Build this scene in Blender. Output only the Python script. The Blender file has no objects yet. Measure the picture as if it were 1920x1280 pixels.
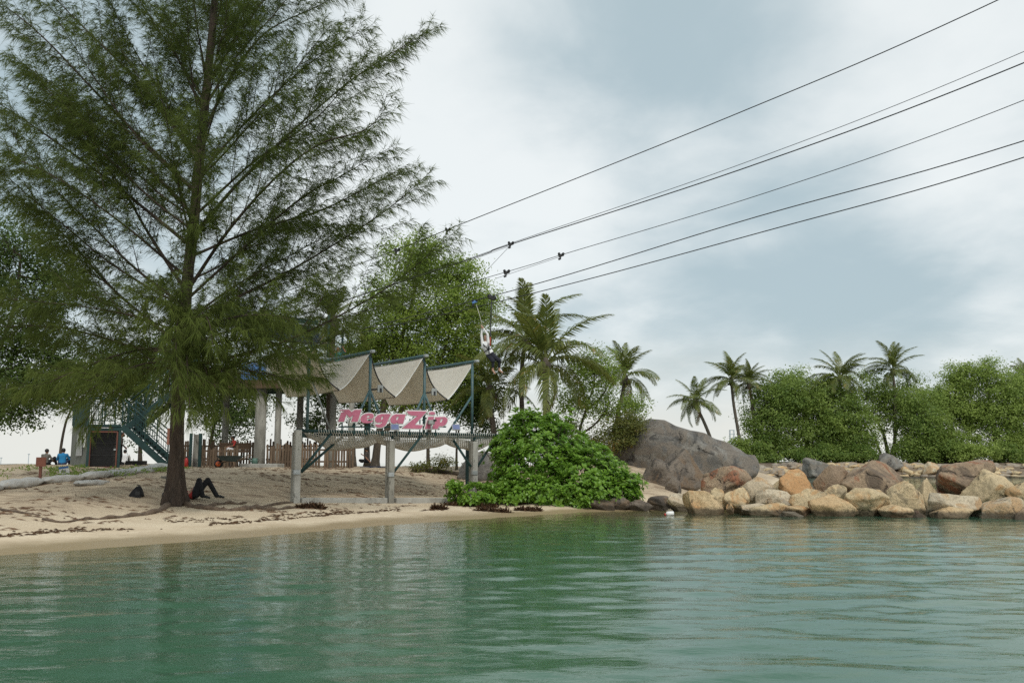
import bpy, bmesh, math, random
import numpy as np
from mathutils import Vector, Matrix, Quaternion

sc = bpy.context.scene
COL = sc.collection
random.seed(7)
RNG = np.random.default_rng(11)

# ---------------------------------------------------------------- camera
CAM_H = 1.6
FPX = 1700.0                      # focal length in pixels of a 1920 wide frame
PITCH = math.atan(228.0 / FPX)    # horizon lies below the middle of the frame
cam_d = bpy.data.cameras.new('camera')
cam = bpy.data.objects.new('camera', cam_d)
COL.objects.link(cam)
cam.location = (0, 0, CAM_H)
cam.rotation_euler = (math.radians(90) + PITCH, 0, 0)
cam_d.sensor_width = 36.0
cam_d.lens = 36.0 * FPX / 1920.0
cam_d.clip_start = 0.1
cam_d.clip_end = 9000.0
sc.camera = cam

# ---------------------------------------------------------------- sky and sun
SUN_ELEV = math.radians(48)
SUN_AZ = math.radians(160)        # from +Y towards +X: high behind the camera's right shoulder
sc.view_settings.view_transform = 'Standard'
sc.view_settings.look = 'None'
sc.view_settings.gamma = 1.0
sc.view_settings.exposure = 0.28
sc.view_settings.use_curve_mapping = False

world = bpy.data.worlds.new('World')
sc.world = world
world.use_nodes = True
wt = world.node_tree
wt.nodes.clear()


def wn(kind, **kw):
    n = wt.nodes.new(kind)
    for k, v in kw.items():
        setattr(n, k, v)
    return n


def wl(a, b):
    wt.links.new(a, b)


def wmath(op, a, b=None, clamp=False):
    n = wn('ShaderNodeMath', operation=op, use_clamp=clamp)
    for i, v in enumerate((a, b)):
        if v is None:
            continue
        if isinstance(v, (int, float)):
            n.inputs[i].default_value = v
        else:
            wl(v, n.inputs[i])
    return n.outputs[0]


def wmix(fac, a, b):
    n = wn('ShaderNodeMix', data_type='RGBA')
    if isinstance(fac, (int, float)):
        n.inputs[0].default_value = fac
    else:
        wl(fac, n.inputs[0])
    for s, v in ((6, a), (7, b)):
        if isinstance(v, tuple):
            n.inputs[s].default_value = (*v, 1)
        else:
            wl(v, n.inputs[s])
    return n.outputs[2]


SKY_STRENGTH = 0.1
sky = wn('ShaderNodeTexSky', sky_type='NISHITA')
sky.sun_disc = False
sky.sun_elevation = SUN_ELEV
sky.sun_rotation = SUN_AZ
sky.air_density = 1.0
sky.dust_density = 2.5
sky.ozone_density = 1.0
tc = wn('ShaderNodeTexCoord')
sep = wn('ShaderNodeSeparateXYZ')
wl(tc.outputs['Generated'], sep.inputs[0])
zc = wmath('MAXIMUM', sep.outputs[2], 0.0)
den = wmath('ADD', zc, 0.22)
cu = wmath('DIVIDE', sep.outputs[0], den)
cv = wmath('DIVIDE', sep.outputs[1], den)
comb = wn('ShaderNodeCombineXYZ')
wl(cu, comb.inputs[0]); wl(cv, comb.inputs[1])


def wnoise(scale, detail, rough, off, dist=0.0):
    m = wn('ShaderNodeMapping')
    m.inputs['Location'].default_value = off
    m.inputs['Scale'].default_value = (1.0, 0.85, 1.0)
    wl(comb.outputs[0], m.inputs[0])
    n = wn('ShaderNodeTexNoise')
    n.inputs['Scale'].default_value = scale
    n.inputs['Detail'].default_value = detail
    n.inputs['Roughness'].default_value = rough
    n.inputs['Distortion'].default_value = dist
    wl(m.outputs[0], n.inputs['Vector'])
    return n.outputs[0]


def wramp(v, lo, hi):
    n = wn('ShaderNodeMapRange', interpolation_type='SMOOTHSTEP')
    n.inputs[1].default_value = lo
    n.inputs[2].default_value = hi
    wl(v, n.inputs[0])
    return n.outputs[0]


def px_dir(px, py):
    dx, dy = (px - 960) / FPX, (640 - py) / FPX
    v = Vector((dx, math.cos(PITCH) - dy * math.sin(PITCH), math.sin(PITCH) + dy * math.cos(PITCH)))
    return v.normalized()


def lobe(px, py, width):
    """a broad bank of cloud around one direction of the sky (0..1)"""
    d = px_dir(px, py)
    dot = wn('ShaderNodeVectorMath', operation='DOT_PRODUCT')
    wl(tc.outputs['Generated'], dot.inputs[0])
    dot.inputs[1].default_value = d
    return wramp(dot.outputs['Value'], math.cos(math.radians(width)), 1.0)


n1 = wnoise(1.25, 7.0, 0.52, (3.1, 1.7, 0.0), 0.15)
n2 = wnoise(2.8, 8.0, 0.54, (9.4, 4.2, 2.0), 0.3)
n3 = wnoise(0.55, 4.0, 0.5, (1.4, 7.7, 5.0), 0.2)
base = wmath('ADD', wmath('MULTIPLY', n1, 0.62), wmath('MULTIPLY', n2, 0.32))
base = wmath('ADD', base, wmath('MULTIPLY', n3, 0.06))
for (lx, ly, lw, amp) in ((900, 240, 12, 0.085), (1180, 100, 11, -0.06), (1880, 40, 12, 0.07), (1450, 630, 12, -0.075), (1750, 610, 12, -0.055),
                          (1860, 400, 7, 0.05), (1150, 430, 11, 0.06), (1560, 240, 9, -0.03), (100, 150, 20, -0.08), (720, 430, 10, 0.04)):
    base = wmath('ADD', base, wmath('MULTIPLY', lobe(lx, ly, lw), amp))
bright = wramp(base, 0.355, 0.645)
nis = wn('ShaderNodeVectorMath', operation='SCALE')
wl(sky.outputs[0], nis.inputs[0])
nis.inputs['Scale'].default_value = 1.0
K = 1.0 / SKY_STRENGTH
grey_cloud = tuple(c * K for c in (0.395, 0.490, 0.525))
white_cloud = tuple(c * K for c in (0.77, 0.805, 0.80))
low_haze = tuple(c * K for c in (0.67, 0.675, 0.635))
cloud = wmix(bright, grey_cloud, white_cloud)
veil = wmix(0.88, nis.outputs[0], cloud)          # a little clear sky shows through the veil of cloud
hz = wn('ShaderNodeMapRange', interpolation_type='SMOOTHSTEP')
hz.inputs[1].default_value = 0.145
hz.inputs[2].default_value = 0.02
wl(wmath('ADD', zc, wmath('MULTIPLY', wmath('SUBTRACT', n1, 0.5), 0.16)), hz.inputs[0])
skycol = wmix(wmath('MULTIPLY', hz.outputs[0], 0.95), veil, low_haze)
bg = wn('ShaderNodeBackground')
bg.inputs['Strength'].default_value = SKY_STRENGTH
wl(skycol, bg.inputs[0])
wo = wn('ShaderNodeOutputWorld')
wl(bg.outputs[0], wo.inputs[0])

sun_d = bpy.data.lights.new('sun', 'SUN')
sun_d.energy = 1.5
sun_d.angle = math.radians(14)
sun_d.color = (1.0, 0.96, 0.9)
sun = bpy.data.objects.new('sun', sun_d)
COL.objects.link(sun)
sun_dir = Vector((math.sin(SUN_AZ) * math.cos(SUN_ELEV), math.cos(SUN_AZ) * math.cos(SUN_ELEV), math.sin(SUN_ELEV)))
sun.rotation_euler = sun_dir.to_track_quat('Z', 'Y').to_euler()

sc.cycles.max_bounces = 6
sc.cycles.diffuse_bounces = 2
sc.cycles.sample_clamp_indirect = 3.0
sc.cycles.glossy_bounces = 3
sc.cycles.transmission_bounces = 4
sc.cycles.transparent_max_bounces = 12
sc.cycles.use_adaptive_sampling = False
sc.cycles.use_denoising = False     # a little grain, as in a photograph; leaves and ripples stay crisp


# ---------------------------------------------------------------- placing helpers
def at(px, py, Y):
    """the point of the place at depth Y that the photograph shows at (px, py)"""
    dx, dy = (px - 960) / FPX, (640 - py) / FPX
    cy, sy = math.cos(PITCH), math.sin(PITCH)
    t = Y / (cy - dy * sy)
    return Vector((dx * t, Y, CAM_H + t * (sy + dy * cy)))


def px_x(px, Y, py=860):
    return at(px, py, Y).x


# ---------------------------------------------------------------- noise
def vnoise(x, y, seed=0):
    xi = np.floor(x).astype(np.int64); yi = np.floor(y).astype(np.int64)
    xf = x - xi; yf = y - yi
    u = xf * xf * (3 - 2 * xf); v = yf * yf * (3 - 2 * yf)

    def hsh(a, b):
        n = (a * 374761393 + b * 668265263 + seed * 1442695041) & 0xFFFFFFFF
        n = ((n ^ (n >> 13)) * 1274126177) & 0xFFFFFFFF
        return ((n ^ (n >> 16)) & 0xFFFF) / 65535.0
    a = hsh(xi, yi); b = hsh(xi + 1, yi); c = hsh(xi, yi + 1); d = hsh(xi + 1, yi + 1)
    return (a * (1 - u) + b * u) * (1 - v) + (c * (1 - u) + d * u) * v


def fbm(x, y, oct=4, seed=0):
    s = 0; a = 0.5; f = 1.0
    for i in range(oct):
        s = s + a * (vnoise(x * f, y * f, seed + i * 17) - 0.5)
        a *= 0.5; f *= 2.03
    return s


def smooth(e0, e1, x):
    t = np.clip((x - e0) / (e1 - e0), 0, 1)
    return t * t * (3 - 2 * t)


# ---------------------------------------------------------------- mesh helpers
class MB:
    """collects shapes and links them as ONE mesh object"""

    def __init__(self):
        self.v = []; self.f = []; self.m = []

    def add(self, vs, fs, mi=0):
        o = len(self.v)
        self.v.extend([tuple(p) for p in vs])
        for f in fs:
            self.f.append(tuple(i + o for i in f)); self.m.append(mi)
        return self

    def box(self, c, s, rz=0.0, mi=0, rot=None):
        hx, hy, hz_ = s[0] / 2, s[1] / 2, s[2] / 2
        M = rot if rot is not None else Matrix.Rotation(rz, 3, 'Z')
        vs = []
        for z in (-hz_, hz_):
            for (x, y) in ((-hx, -hy), (hx, -hy), (hx, hy), (-hx, hy)):
                vs.append(Vector(c) + M @ Vector((x, y, z)))
        return self.add(vs, [(3, 2, 1, 0), (4, 5, 6, 7), (0, 1, 5, 4), (1, 2, 6, 5), (2, 3, 7, 6), (3, 0, 4, 7)], mi)

    def beam(self, p0, p1, w, h, mi=0, up=(0, 0, 1)):
        p0 = Vector(p0); p1 = Vector(p1)
        d = (p1 - p0)
        L = d.length
        if L < 1e-6:
            return self
        d.normalize()
        u = Vector(up)
        if abs(d.dot(u)) > 0.98:
            u = Vector((0, 1, 0))
        s = d.cross(u).normalized(); u = s.cross(d).normalized()
        M = Matrix((d, s, u)).transposed()
        return self.box((p0 + p1) / 2, (L, w, h), rot=M, mi=mi)

    def tube(self, pts, rads, n=8, caps=True, mi=0):
        pts = [Vector(p) for p in pts]
        if isinstance(rads, (int, float)):
            rads = [rads] * len(pts)
        rings = []
        prev = None
        for i, p in enumerate(pts):
            if i == 0: t = pts[1] - pts[0]
            elif i == len(pts) - 1: t = pts[-1] - pts[-2]
            else: t = pts[i + 1] - pts[i - 1]
            if t.length < 1e-9: t = Vector((0, 0, 1))
            t.normalize()
            if prev is None:
                ref = Vector((0, 0, 1)) if abs(t.z) < 0.9 else Vector((1, 0, 0))
                a = t.cross(ref).normalized()
            else:
                a = prev - t * prev.dot(t)
                if a.length < 1e-6:
                    a = t.orthogonal()
                a.normalize()
            prev = a
            b = t.cross(a)
            rings.append([p + (a * math.cos(2 * math.pi * k / n) + b * math.sin(2 * math.pi * k / n)) * rads[i] for k in range(n)])
        vs = [q for r in rings for q in r]
        fs = []
        for i in range(len(pts) - 1):
            for k in range(n):
                fs.append((i * n + k, i * n + (k + 1) % n, (i + 1) * n + (k + 1) % n, (i + 1) * n + k))
        if caps:
            fs.append(tuple(reversed(range(n))))
            fs.append(tuple((len(pts) - 1) * n + k for k in range(n)))
        return self.add(vs, fs, mi)

    def ell(self, c, r, seg=12, rings=8, mi=0, rot=None):
        c = Vector(c)
        M = rot if rot is not None else Matrix.Identity(3)
        vs = [c + M @ Vector((0, 0, r[2]))]
        for i in range(1, rings):
            th = math.pi * i / rings
            for k in range(seg):
                ph = 2 * math.pi * k / seg
                vs.append(c + M @ Vector((r[0] * math.sin(th) * math.cos(ph), r[1] * math.sin(th) * math.sin(ph), r[2] * math.cos(th))))
        vs.append(c + M @ Vector((0, 0, -r[2])))
        fs = [(0, 1 + k, 1 + (k + 1) % seg) for k in range(seg)]
        for i in range(rings - 2):
            for k in range(seg):
                a = 1 + i * seg + k; b = 1 + i * seg + (k + 1) % seg
                fs.append((a, a + seg, b + seg, b))
        last = len(vs) - 1; o = 1 + (rings - 2) * seg
        fs += [(last, o + (k + 1) % seg, o + k) for k in range(seg)]
        return self.add(vs, fs, mi)

    def mesh(self, name='mesh', smooth_=False):
        me = bpy.data.meshes.new(name)
        me.from_pydata(self.v, [], self.f)
        if any(self.m):
            me.polygons.foreach_set('material_index', self.m)
        if smooth_:
            me.polygons.foreach_set('use_smooth', [True] * len(me.polygons))
        me.update()
        return me

    def build(self, name, mat, parent=None, smooth_=False, bevel=0.0):
        o = link(name, self.mesh(name, smooth_), mat, parent)
        if bevel:
            md = o.modifiers.new('bevel', 'BEVEL')
            md.width = bevel; md.segments = 1; md.limit_method = 'ANGLE'
        return o


def link(name, me, mat, parent=None):
    """links a mesh given in place coordinates; under an Empty it keeps its place"""
    o = bpy.data.objects.new(name, me)
    mats = mat if isinstance(mat, (list, tuple)) else [mat]
    if me is not None and len(me.materials) == 0:
        for m in mats:
            me.materials.append(m)
    COL.objects.link(o)
    if parent is not None:
        o.parent = parent
        if parent.type == 'EMPTY':
            o.matrix_parent_inverse = Matrix.Translation(-Vector(parent.location))
    return o


def put(name, me, loc, parent=None, rot=None, scale=None):
    """an instance of shared mesh data at a place"""
    o = bpy.data.objects.new(name, me)
    COL.objects.link(o)
    o.location = loc
    if rot is not None: o.rotation_euler = rot
    if scale is not None: o.scale = scale
    if parent is not None:
        o.parent = parent
        if parent.type == 'EMPTY':
            o.matrix_parent_inverse = Matrix.Translation(-Vector(parent.location))
    return o


def tag(o, label=None, cat=None, group=None, kind=None):
    if label: o['label'] = label
    if cat: o['category'] = cat
    if group: o['group'] = group
    if kind: o['kind'] = kind
    return o


def thing(name, label, cat, loc, group=None):
    o = bpy.data.objects.new(name, None)
    o.empty_display_size = 0.2
    COL.objects.link(o)
    o.location = loc
    return tag(o, label, cat, group)


def np_mesh(name, verts, faces, attr=None, smooth_=False):
    """fast mesh from numpy arrays; faces is (n,3) or (n,4); attr = per-vertex floats named tint"""
    me = bpy.data.meshes.new(name)
    n, k = faces.shape
    me.vertices.add(len(verts)); me.vertices.foreach_set('co', np.asarray(verts, np.float32).ravel())
    me.loops.add(n * k); me.loops.foreach_set('vertex_index', faces.astype(np.int32).ravel())
    me.polygons.add(n)
    me.polygons.foreach_set('loop_start', np.arange(0, n * k, k, dtype=np.int32))
    if smooth_:
        me.polygons.foreach_set('use_smooth', np.ones(n, dtype=bool))
    if attr is not None:
        for nm, val in attr.items():
            a = me.attributes.new(nm, 'FLOAT', 'POINT')
            a.data.foreach_set('value', np.asarray(val, np.float32))
    me.update(calc_edges=True)
    me.validate()
    return me


# ---------------------------------------------------------------- materials
def new_mat(name):
    m = bpy.data.materials.new(name)
    m.use_nodes = True
    nt = m.node_tree
    nt.nodes.clear()
    return m, nt


def nd(nt, kind, ins=None, **kw):
    n = nt.nodes.new(kind)
    for k, v in kw.items():
        setattr(n, k, v)
    if ins:
        for k, v in ins.items():
            if hasattr(v, 'links') or isinstance(v, bpy.types.NodeSocket):
                nt.links.new(v, n.inputs[k])
            else:
                n.inputs[k].default_value = v
    return n


def c4(c):
    return (c[0], c[1], c[2], 1.0)


def mixc(nt, fac, a, b, blend='MIX'):
    n = nt.nodes.new('ShaderNodeMix'); n.data_type = 'RGBA'; n.blend_type = blend
    for s, v in ((0, fac), (6, a), (7, b)):
        if isinstance(v, bpy.types.NodeSocket): nt.links.new(v, n.inputs[s])
        elif s == 0: n.inputs[s].default_value = v
        else: n.inputs[s].default_value = c4(v)
    return n.outputs[2]


def rng(nt, v, a, b, c=0.0, d=1.0):
    n = nd(nt, 'ShaderNodeMapRange', {0: v, 1: a, 2: b, 3: c, 4: d}, interpolation_type='SMOOTHSTEP')
    return n.outputs[0]


def noise(nt, vec, scale, detail=4.0, rough=0.55, dist=0.0):
    n = nd(nt, 'ShaderNodeTexNoise', {'Scale': scale, 'Detail': detail, 'Roughness': rough, 'Distortion': dist})
    if vec is not None: nt.links.new(vec, n.inputs['Vector'])
    return n.outputs[0]


def surf(name, c1, c2, scale=3.0, rough=0.8, bump=0.2, c3=None, fine=40.0, metal=0.0, stretch=None, bump_dist=0.02, per_object=0.0):
    """weathered plain surface: two tones in blotches, an optional third in small marks, fine relief"""
    m, nt = new_mat(name)
    tcn = nd(nt, 'ShaderNodeTexCoord')
    vec = tcn.outputs['Object']
    if per_object:
        oi = nd(nt, 'ShaderNodeObjectInfo')
        sc_ = nd(nt, 'ShaderNodeVectorMath', {0: vec}, operation='ADD')
        mul = nd(nt, 'ShaderNodeMath', {0: oi.outputs['Random'], 1: 57.0}, operation='MULTIPLY')
        nt.links.new(mul.outputs[0], sc_.inputs[1])
        vec = sc_.outputs[0]
    if stretch:
        mp = nd(nt, 'ShaderNodeMapping', {'Vector': vec, 'Scale': stretch}); vec = mp.outputs[0]
    a = noise(nt, vec, scale, 6.0, 0.6, 0.3)
    col = mixc(nt, rng(nt, a, 0.35, 0.68), c1, c2)
    if c3 is not None:
        b = noise(nt, vec, scale * 4.3, 5.0, 0.65, 0.6)
        col = mixc(nt, rng(nt, b, 0.56, 0.70), col, c3)
    if per_object:
        v = nd(nt, 'ShaderNodeMapRange', {0: oi.outputs['Random'], 3: 1 - per_object, 4: 1 + per_object}).outputs[0]
        hs = nd(nt, 'ShaderNodeHueSaturation', {'Value': v, 'Color': col}); col = hs.outputs[0]
    f = noise(nt, vec, fine, 4.0, 0.6)
    bp = nd(nt, 'ShaderNodeBump', {'Strength': bump, 'Distance': bump_dist, 'Height': f})
    p = nd(nt, 'ShaderNodeBsdfPrincipled', {'Base Color': col, 'Roughness': rough, 'Metallic': metal, 'Normal': bp.outputs[0]})
    o = nd(nt, 'ShaderNodeOutputMaterial', {0: p.outputs[0]})
    return m


def leafmat(name, c1, c2, rough=0.55, trans=0.3, spec=0.3, c3=None):
    """foliage: colour runs over the plant by the tint stored with each leaf, light comes through"""
    m, nt = new_mat(name)
    at_ = nd(nt, 'ShaderNodeAttribute', attribute_name='tint')
    col = mixc(nt, at_.outputs['Fac'], c1, c2)
    if c3 is not None:
        col = mixc(nt, rng(nt, at_.outputs['Fac'], 0.88, 1.0), col, c3)
    p = nd(nt, 'ShaderNodeBsdfPrincipled', {'Base Color': col, 'Roughness': rough, 'Specular IOR Level': spec})
    tcol = mixc(nt, 0.5, col, tuple(min(1, x * 1.6) for x in c2))
    t = nd(nt, 'ShaderNodeBsdfTranslucent', {'Color': tcol})
    mx = nd(nt, 'ShaderNodeMixShader', {0: trans, 1: p.outputs[0], 2: t.outputs[0]})
    nd(nt, 'ShaderNodeOutputMaterial', {0: mx.outputs[0]})
    return m


def flat(name, c, rough=0.6, metal=0.0, spec=0.5):
    return surf(name, c, tuple(x * 0.82 for x in c), 6.0, rough, 0.05, metal=metal)

# ---------------------------------------------------------------- terrain
def sea_ray(px, py):
    d = px_dir(px, py)
    t = -CAM_H / d.z
    return d.x * t, d.y * t


_sh = [sea_ray(*p) for p in ((-700, 1100), (-250, 1062), (0, 1041), (250, 1023), (490, 1005), (700, 986), (900, 972), (1000, 966),
                             (1100, 959), (1200, 957), (1290, 955))]
_sx = np.array([p[0] for p in _sh]); _sy = np.array([p[1] for p in _sh])


def ground_np(x, y):
    """height of the sandy islet and of the bed around it"""
    x = np.asarray(x, float); y = np.asarray(y, float)
    shore = np.interp(x, _sx, _sy)
    wob = fbm(x * 0.35, y * 0.35, 3, 5) * 0.9
    d1 = (y - shore) + wob * 0.35
    d2 = (6.7 + (y - 31) * 0.40 - x) * 1.25 + wob
    d3 = (72 + fbm(x * 0.1, x * 0 + 3.3, 2, 9) * 8 - y) * 2.5
    d = np.minimum(np.minimum(d1, d2), d3)
    k = smooth(-1.5, 4.5, x)
    left = 0.036 * d + smooth(8, 26, d) * 0.60
    right = 0.19 * d
    up = left * (1 - k) + right * k
    cap = 1.45 + 0.30 * k * smooth(1.5, 4.5, x)
    up = cap * (1 - np.exp(-np.maximum(up, 0) ** 1.6 / (cap ** 1.6) * 2.6))
    up = np.maximum(up, np.minimum(0.03 * np.maximum(d, 0), 0.30))
    # uneven, trodden sand away from the wash of the water
    lump = fbm(x * 0.9, y * 0.9, 4, 21) * 0.16 + fbm(x * 3.2, y * 3.2, 3, 33) * 0.10
    up = up + lump * smooth(0.18, 0.6, up)
    # back dune at the left, with a ragged crest
    up = up + np.exp(-((y - 47) / 3.0) ** 2) * smooth(-14, -20, x) * (0.10 + fbm(x * 0.8, y * 0.3, 3, 3) * 0.22)
    bed = -(0.035 * np.maximum(-d, 0) + 0.010 * np.maximum(-d, 0) ** 2)
    bed = np.maximum(bed, -2.6 + fbm(x * 0.2, y * 0.2, 2, 8) * 0.5)
    # low stony ridge under the breakwater
    yb = 29.8 - 0.10 * (x - 8)
    ridge = np.exp(-((y - yb - 1.6) / 1.5) ** 2) * smooth(5, 8, x)
    bed = np.maximum(bed, -2.6 + ridge * 2.45)
    return np.where(d > 0, up, bed)


def ground(x, y):
    return float(ground_np(np.array([x]), np.array([y]))[0])


def g(px, py, y0=9.0, y1=58.0):
    """where the line of sight through (px, py) meets the sand"""
    ys = np.arange(y0, y1, 0.1)
    a = at(px, py, 10.0)
    xs = a.x / 10.0 * ys
    zs = CAM_H + (a.z - CAM_H) / 10.0 * ys
    hs = ground_np(xs, ys)
    i = np.argmax(zs <= hs)
    if not (zs <= hs).any():
        i = int(np.argmin(zs - hs))
    return Vector((float(xs[i]), float(ys[i]), float(hs[i])))


def on(px, Y):
    """the sand under picture column px at depth Y"""
    x = px_x(px, Y)
    return Vector((x, Y, ground(x, Y)))


def graded(a, b, fine_a, fine_b, fine, coarse):
    out = list(np.arange(a, fine_a, coarse)) + list(np.arange(fine_a, fine_b, fine)) + list(np.arange(fine_b, b + coarse, coarse))
    return np.array(out)


def grid_mesh(name, xs, ys, hfun, extra=None):
    X, Y = np.meshgrid(xs, ys)
    Z = hfun(X, Y)
    v = np.stack([X.ravel(), Y.ravel(), Z.ravel()], 1)
    nx, ny = len(xs), len(ys)
    idx = np.arange(nx * ny).reshape(ny, nx)
    f = np.stack([idx[:-1, :-1].ravel(), idx[:-1, 1:].ravel(), idx[1:, 1:].ravel(), idx[1:, :-1].ravel()], 1)
    at_ = None if extra is None else {k: fn(X, Y).ravel() for k, fn in extra.items()}
    return np_mesh(name, v, f, at_, True)


def sand_material():
    m, nt = new_mat('sand')
    geo = nd(nt, 'ShaderNodeNewGeometry')
    pos = geo.outputs['Position']
    sepn = nd(nt, 'ShaderNodeSeparateXYZ', {0: pos})
    z = sepn.outputs[2]
    big = noise(nt, pos, 0.7, 6, 0.6, 0.3)
    fine = noise(nt, pos, 9.0, 6, 0.65)
    grain = noise(nt, pos, 160.0, 3, 0.7)
    dry = mixc(nt, rng(nt, big, 0.35, 0.68), (0.70, 0.585, 0.425), (0.60, 0.485, 0.34))
    dry = mixc(nt, rng(nt, fine, 0.45, 0.75, 0, 0.45), dry, (0.36, 0.265, 0.175))
    # fallen casuarina needles and dust lie on the sand above the tide line
    mp = nd(nt, 'ShaderNodeMapping', {'Vector': pos, 'Scale': (0.55, 1.9, 1.0), 'Rotation': (0, 0, 0.12)})
    lit = noise(nt, mp.outputs[0], 1.5, 9, 0.72, 0.9)
    up = rng(nt, z, 0.26, 0.55)
    lm = nd(nt, 'ShaderNodeMath', {0: rng(nt, lit, 0.46, 0.62), 1: up}, operation='MULTIPLY').outputs[0]
    tan = mixc(nt, nd(nt, 'ShaderNodeMath', {0: up, 1: 0.85}, operation='MULTIPLY').outputs[0], dry, (0.50, 0.40, 0.28))
    col = mixc(nt, nd(nt, 'ShaderNodeMath', {0: lm, 1: 0.62}, operation='MULTIPLY').outputs[0], tan, (0.14, 0.082, 0.05))
    # wet sand at the wash
    zz = nd(nt, 'ShaderNodeMath', {0: z, 1: nd(nt, 'ShaderNodeMath', {0: big, 1: 0.07}, operation='MULTIPLY').outputs[0]}, operation='SUBTRACT').outputs[0]
    wet = rng(nt, zz, 0.07, 0.0)
    col = mixc(nt, wet, col, (0.34, 0.26, 0.15))
    rgh = nd(nt, 'ShaderNodeMapRange', {0: wet, 3: 0.95, 4: 0.42}).outputs[0]
    h = nd(nt, 'ShaderNodeMath', {0: fine, 1: nd(nt, 'ShaderNodeMath', {0: grain, 1: 0.25}, operation='MULTIPLY').outputs[0]}, operation='ADD').outputs[0]
    bs = nd(nt, 'ShaderNodeMapRange', {0: zz, 1: 0.05, 2: 0.3, 3: 0.12, 4: 0.75}).outputs[0]
    bp = nd(nt, 'ShaderNodeBump', {'Strength': bs, 'Distance': 0.06, 'Height': h})
    p = nd(nt, 'ShaderNodeBsdfPrincipled', {'Base Color': col, 'Roughness': rgh, 'Normal': bp.outputs[0], 'Specular IOR Level': 0.25})
    nd(nt, 'ShaderNodeOutputMaterial', {0: p.outputs[0]})
    return m


M_SAND = sand_material()
xs = graded(-80, 60, -22, 14, 0.2, 1.0)
ys = np.concatenate([np.arange(4, 14, 0.8), np.arange(14, 50, 0.2), np.arange(50, 84, 0.8)])
beach = link('beach', grid_mesh('beach', xs, ys, ground_np), M_SAND)
tag(beach, 'pale sandy beach littered with brown casuarina needles', kind='structure')


# ---------------------------------------------------------------- water
def far_ground_np(x, y):
    """the far islet across the channel"""
    n = fbm(x * 0.12, y * 0.12, 3, 41) * 3
    d = np.minimum(y - 103 - n, (x - 20.0) * 0.9 - n)
    d = np.minimum(d, 190 - y)
    h = 1.75 * (1 - np.exp(-np.maximum(d, 0) / 3.2)) + fbm(x * 0.5, y * 0.5, 4, 44) * 0.35 * smooth(0.5, 3, d)
    bed = -np.minimum(0.25 * np.maximum(-d, 0), 3.0)
    return np.where(d > 0, h, bed)


def depth_np(x, y):
    return np.clip(-np.maximum(ground_np(x, y), far_ground_np(x, y)), 0.0, 4.0)


_wr = np.random.default_rng(5)
_waves = []
for i in range(95):
    lam = 0.24 * (6.0 ** _wr.random())
    ang = math.radians(90 + _wr.normal(0, 32))
    k = 2 * math.pi / lam
    slope = 0.0064 * (1.15 if lam < 0.5 else 0.95)
    _waves.append((k * math.cos(ang), k * math.sin(ang), slope / k, _wr.random() * 6.283))


def wave_np(x, y):
    z = np.zeros_like(x)
    for kx, ky, a, ph in _waves:
        z += a * np.sin(kx * x + ky * y + ph)
    gust = 0.60 + 2.2 * (fbm(x * 0.12, y * 0.22, 3, 71) + 0.2)
    near = 1.0 - smooth(34, 60, y)
    calm = smooth(0.0, 0.5, depth_np(x, y)) * 0.8 + 0.2
    return z * np.clip(gust, 0.35, 1.6) * calm * near


def water_material():
    m, nt = new_mat('lagoon_water')
    geo = nd(nt, 'ShaderNodeNewGeometry')
    pos = geo.outputs['Position']
    dep = nd(nt, 'ShaderNodeAttribute', attribute_name='depth').outputs['Fac']
    mp = nd(nt, 'ShaderNodeMapping', {'Vector': pos, 'Scale': (0.62, 1.5, 1.0), 'Rotation': (0, 0, 0.08)})
    r1 = noise(nt, mp.outputs[0], 4.5, 5, 0.6, 0.5)
    mp2 = nd(nt, 'ShaderNodeMapping', {'Vector': pos, 'Scale': (0.7, 1.3, 1.0), 'Rotation': (0, 0, -0.15)})
    r2 = noise(nt, mp2.outputs[0], 9.0, 3, 0.5, 0.3)
    h = nd(nt, 'ShaderNodeMath', {0: r1, 1: nd(nt, 'ShaderNodeMath', {0: r2, 1: 0.30}, operation='MULTIPLY').outputs[0]}, operation='ADD').outputs[0]
    bp = nd(nt, 'ShaderNodeBump', {'Strength': 0.17, 'Distance': 0.045, 'Height': h})
    nrm = bp.outputs[0]
    # turbid green water: the deeper, the less of the bed is seen
    e = nd(nt, 'ShaderNodeMath', {0: 2.718, 1: nd(nt, 'ShaderNodeMath', {0: dep, 1: -1.35}, operation='MULTIPLY').outputs[0]}, operation='POWER').outputs[0]
    turb = nd(nt, 'ShaderNodeMath', {0: 1.0, 1: e}, operation='SUBTRACT').outputs[0]
    cl = noise(nt, pos, 0.25, 4, 0.6)
    green = mixc(nt, rng(nt, cl, 0.3, 0.7), (0.048, 0.126, 0.074), (0.058, 0.142, 0.088))
    dif = nd(nt, 'ShaderNodeBsdfDiffuse', {'Color': green})
    tr = nd(nt, 'ShaderNodeBsdfTransparent', {'Color': (0.86, 0.93, 0.80, 1)})
    body = nd(nt, 'ShaderNodeMixShader', {0: turb, 1: tr.outputs[0], 2: dif.outputs[0]})
    fr = nd(nt, 'ShaderNodeFresnel', {'IOR': 1.33, 'Normal': nrm})
    gl = nd(nt, 'ShaderNodeBsdfGlossy', {'Color': (0.95, 0.97, 0.97, 1), 'Roughness': 0.02, 'Normal': nrm})
    out = nd(nt, 'ShaderNodeMixShader', {0: fr.outputs[0], 1: body.outputs[0], 2: gl.outputs[0]})
    nd(nt, 'ShaderNodeOutputMaterial', {0: out.outputs[0]})
    return m


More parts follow.
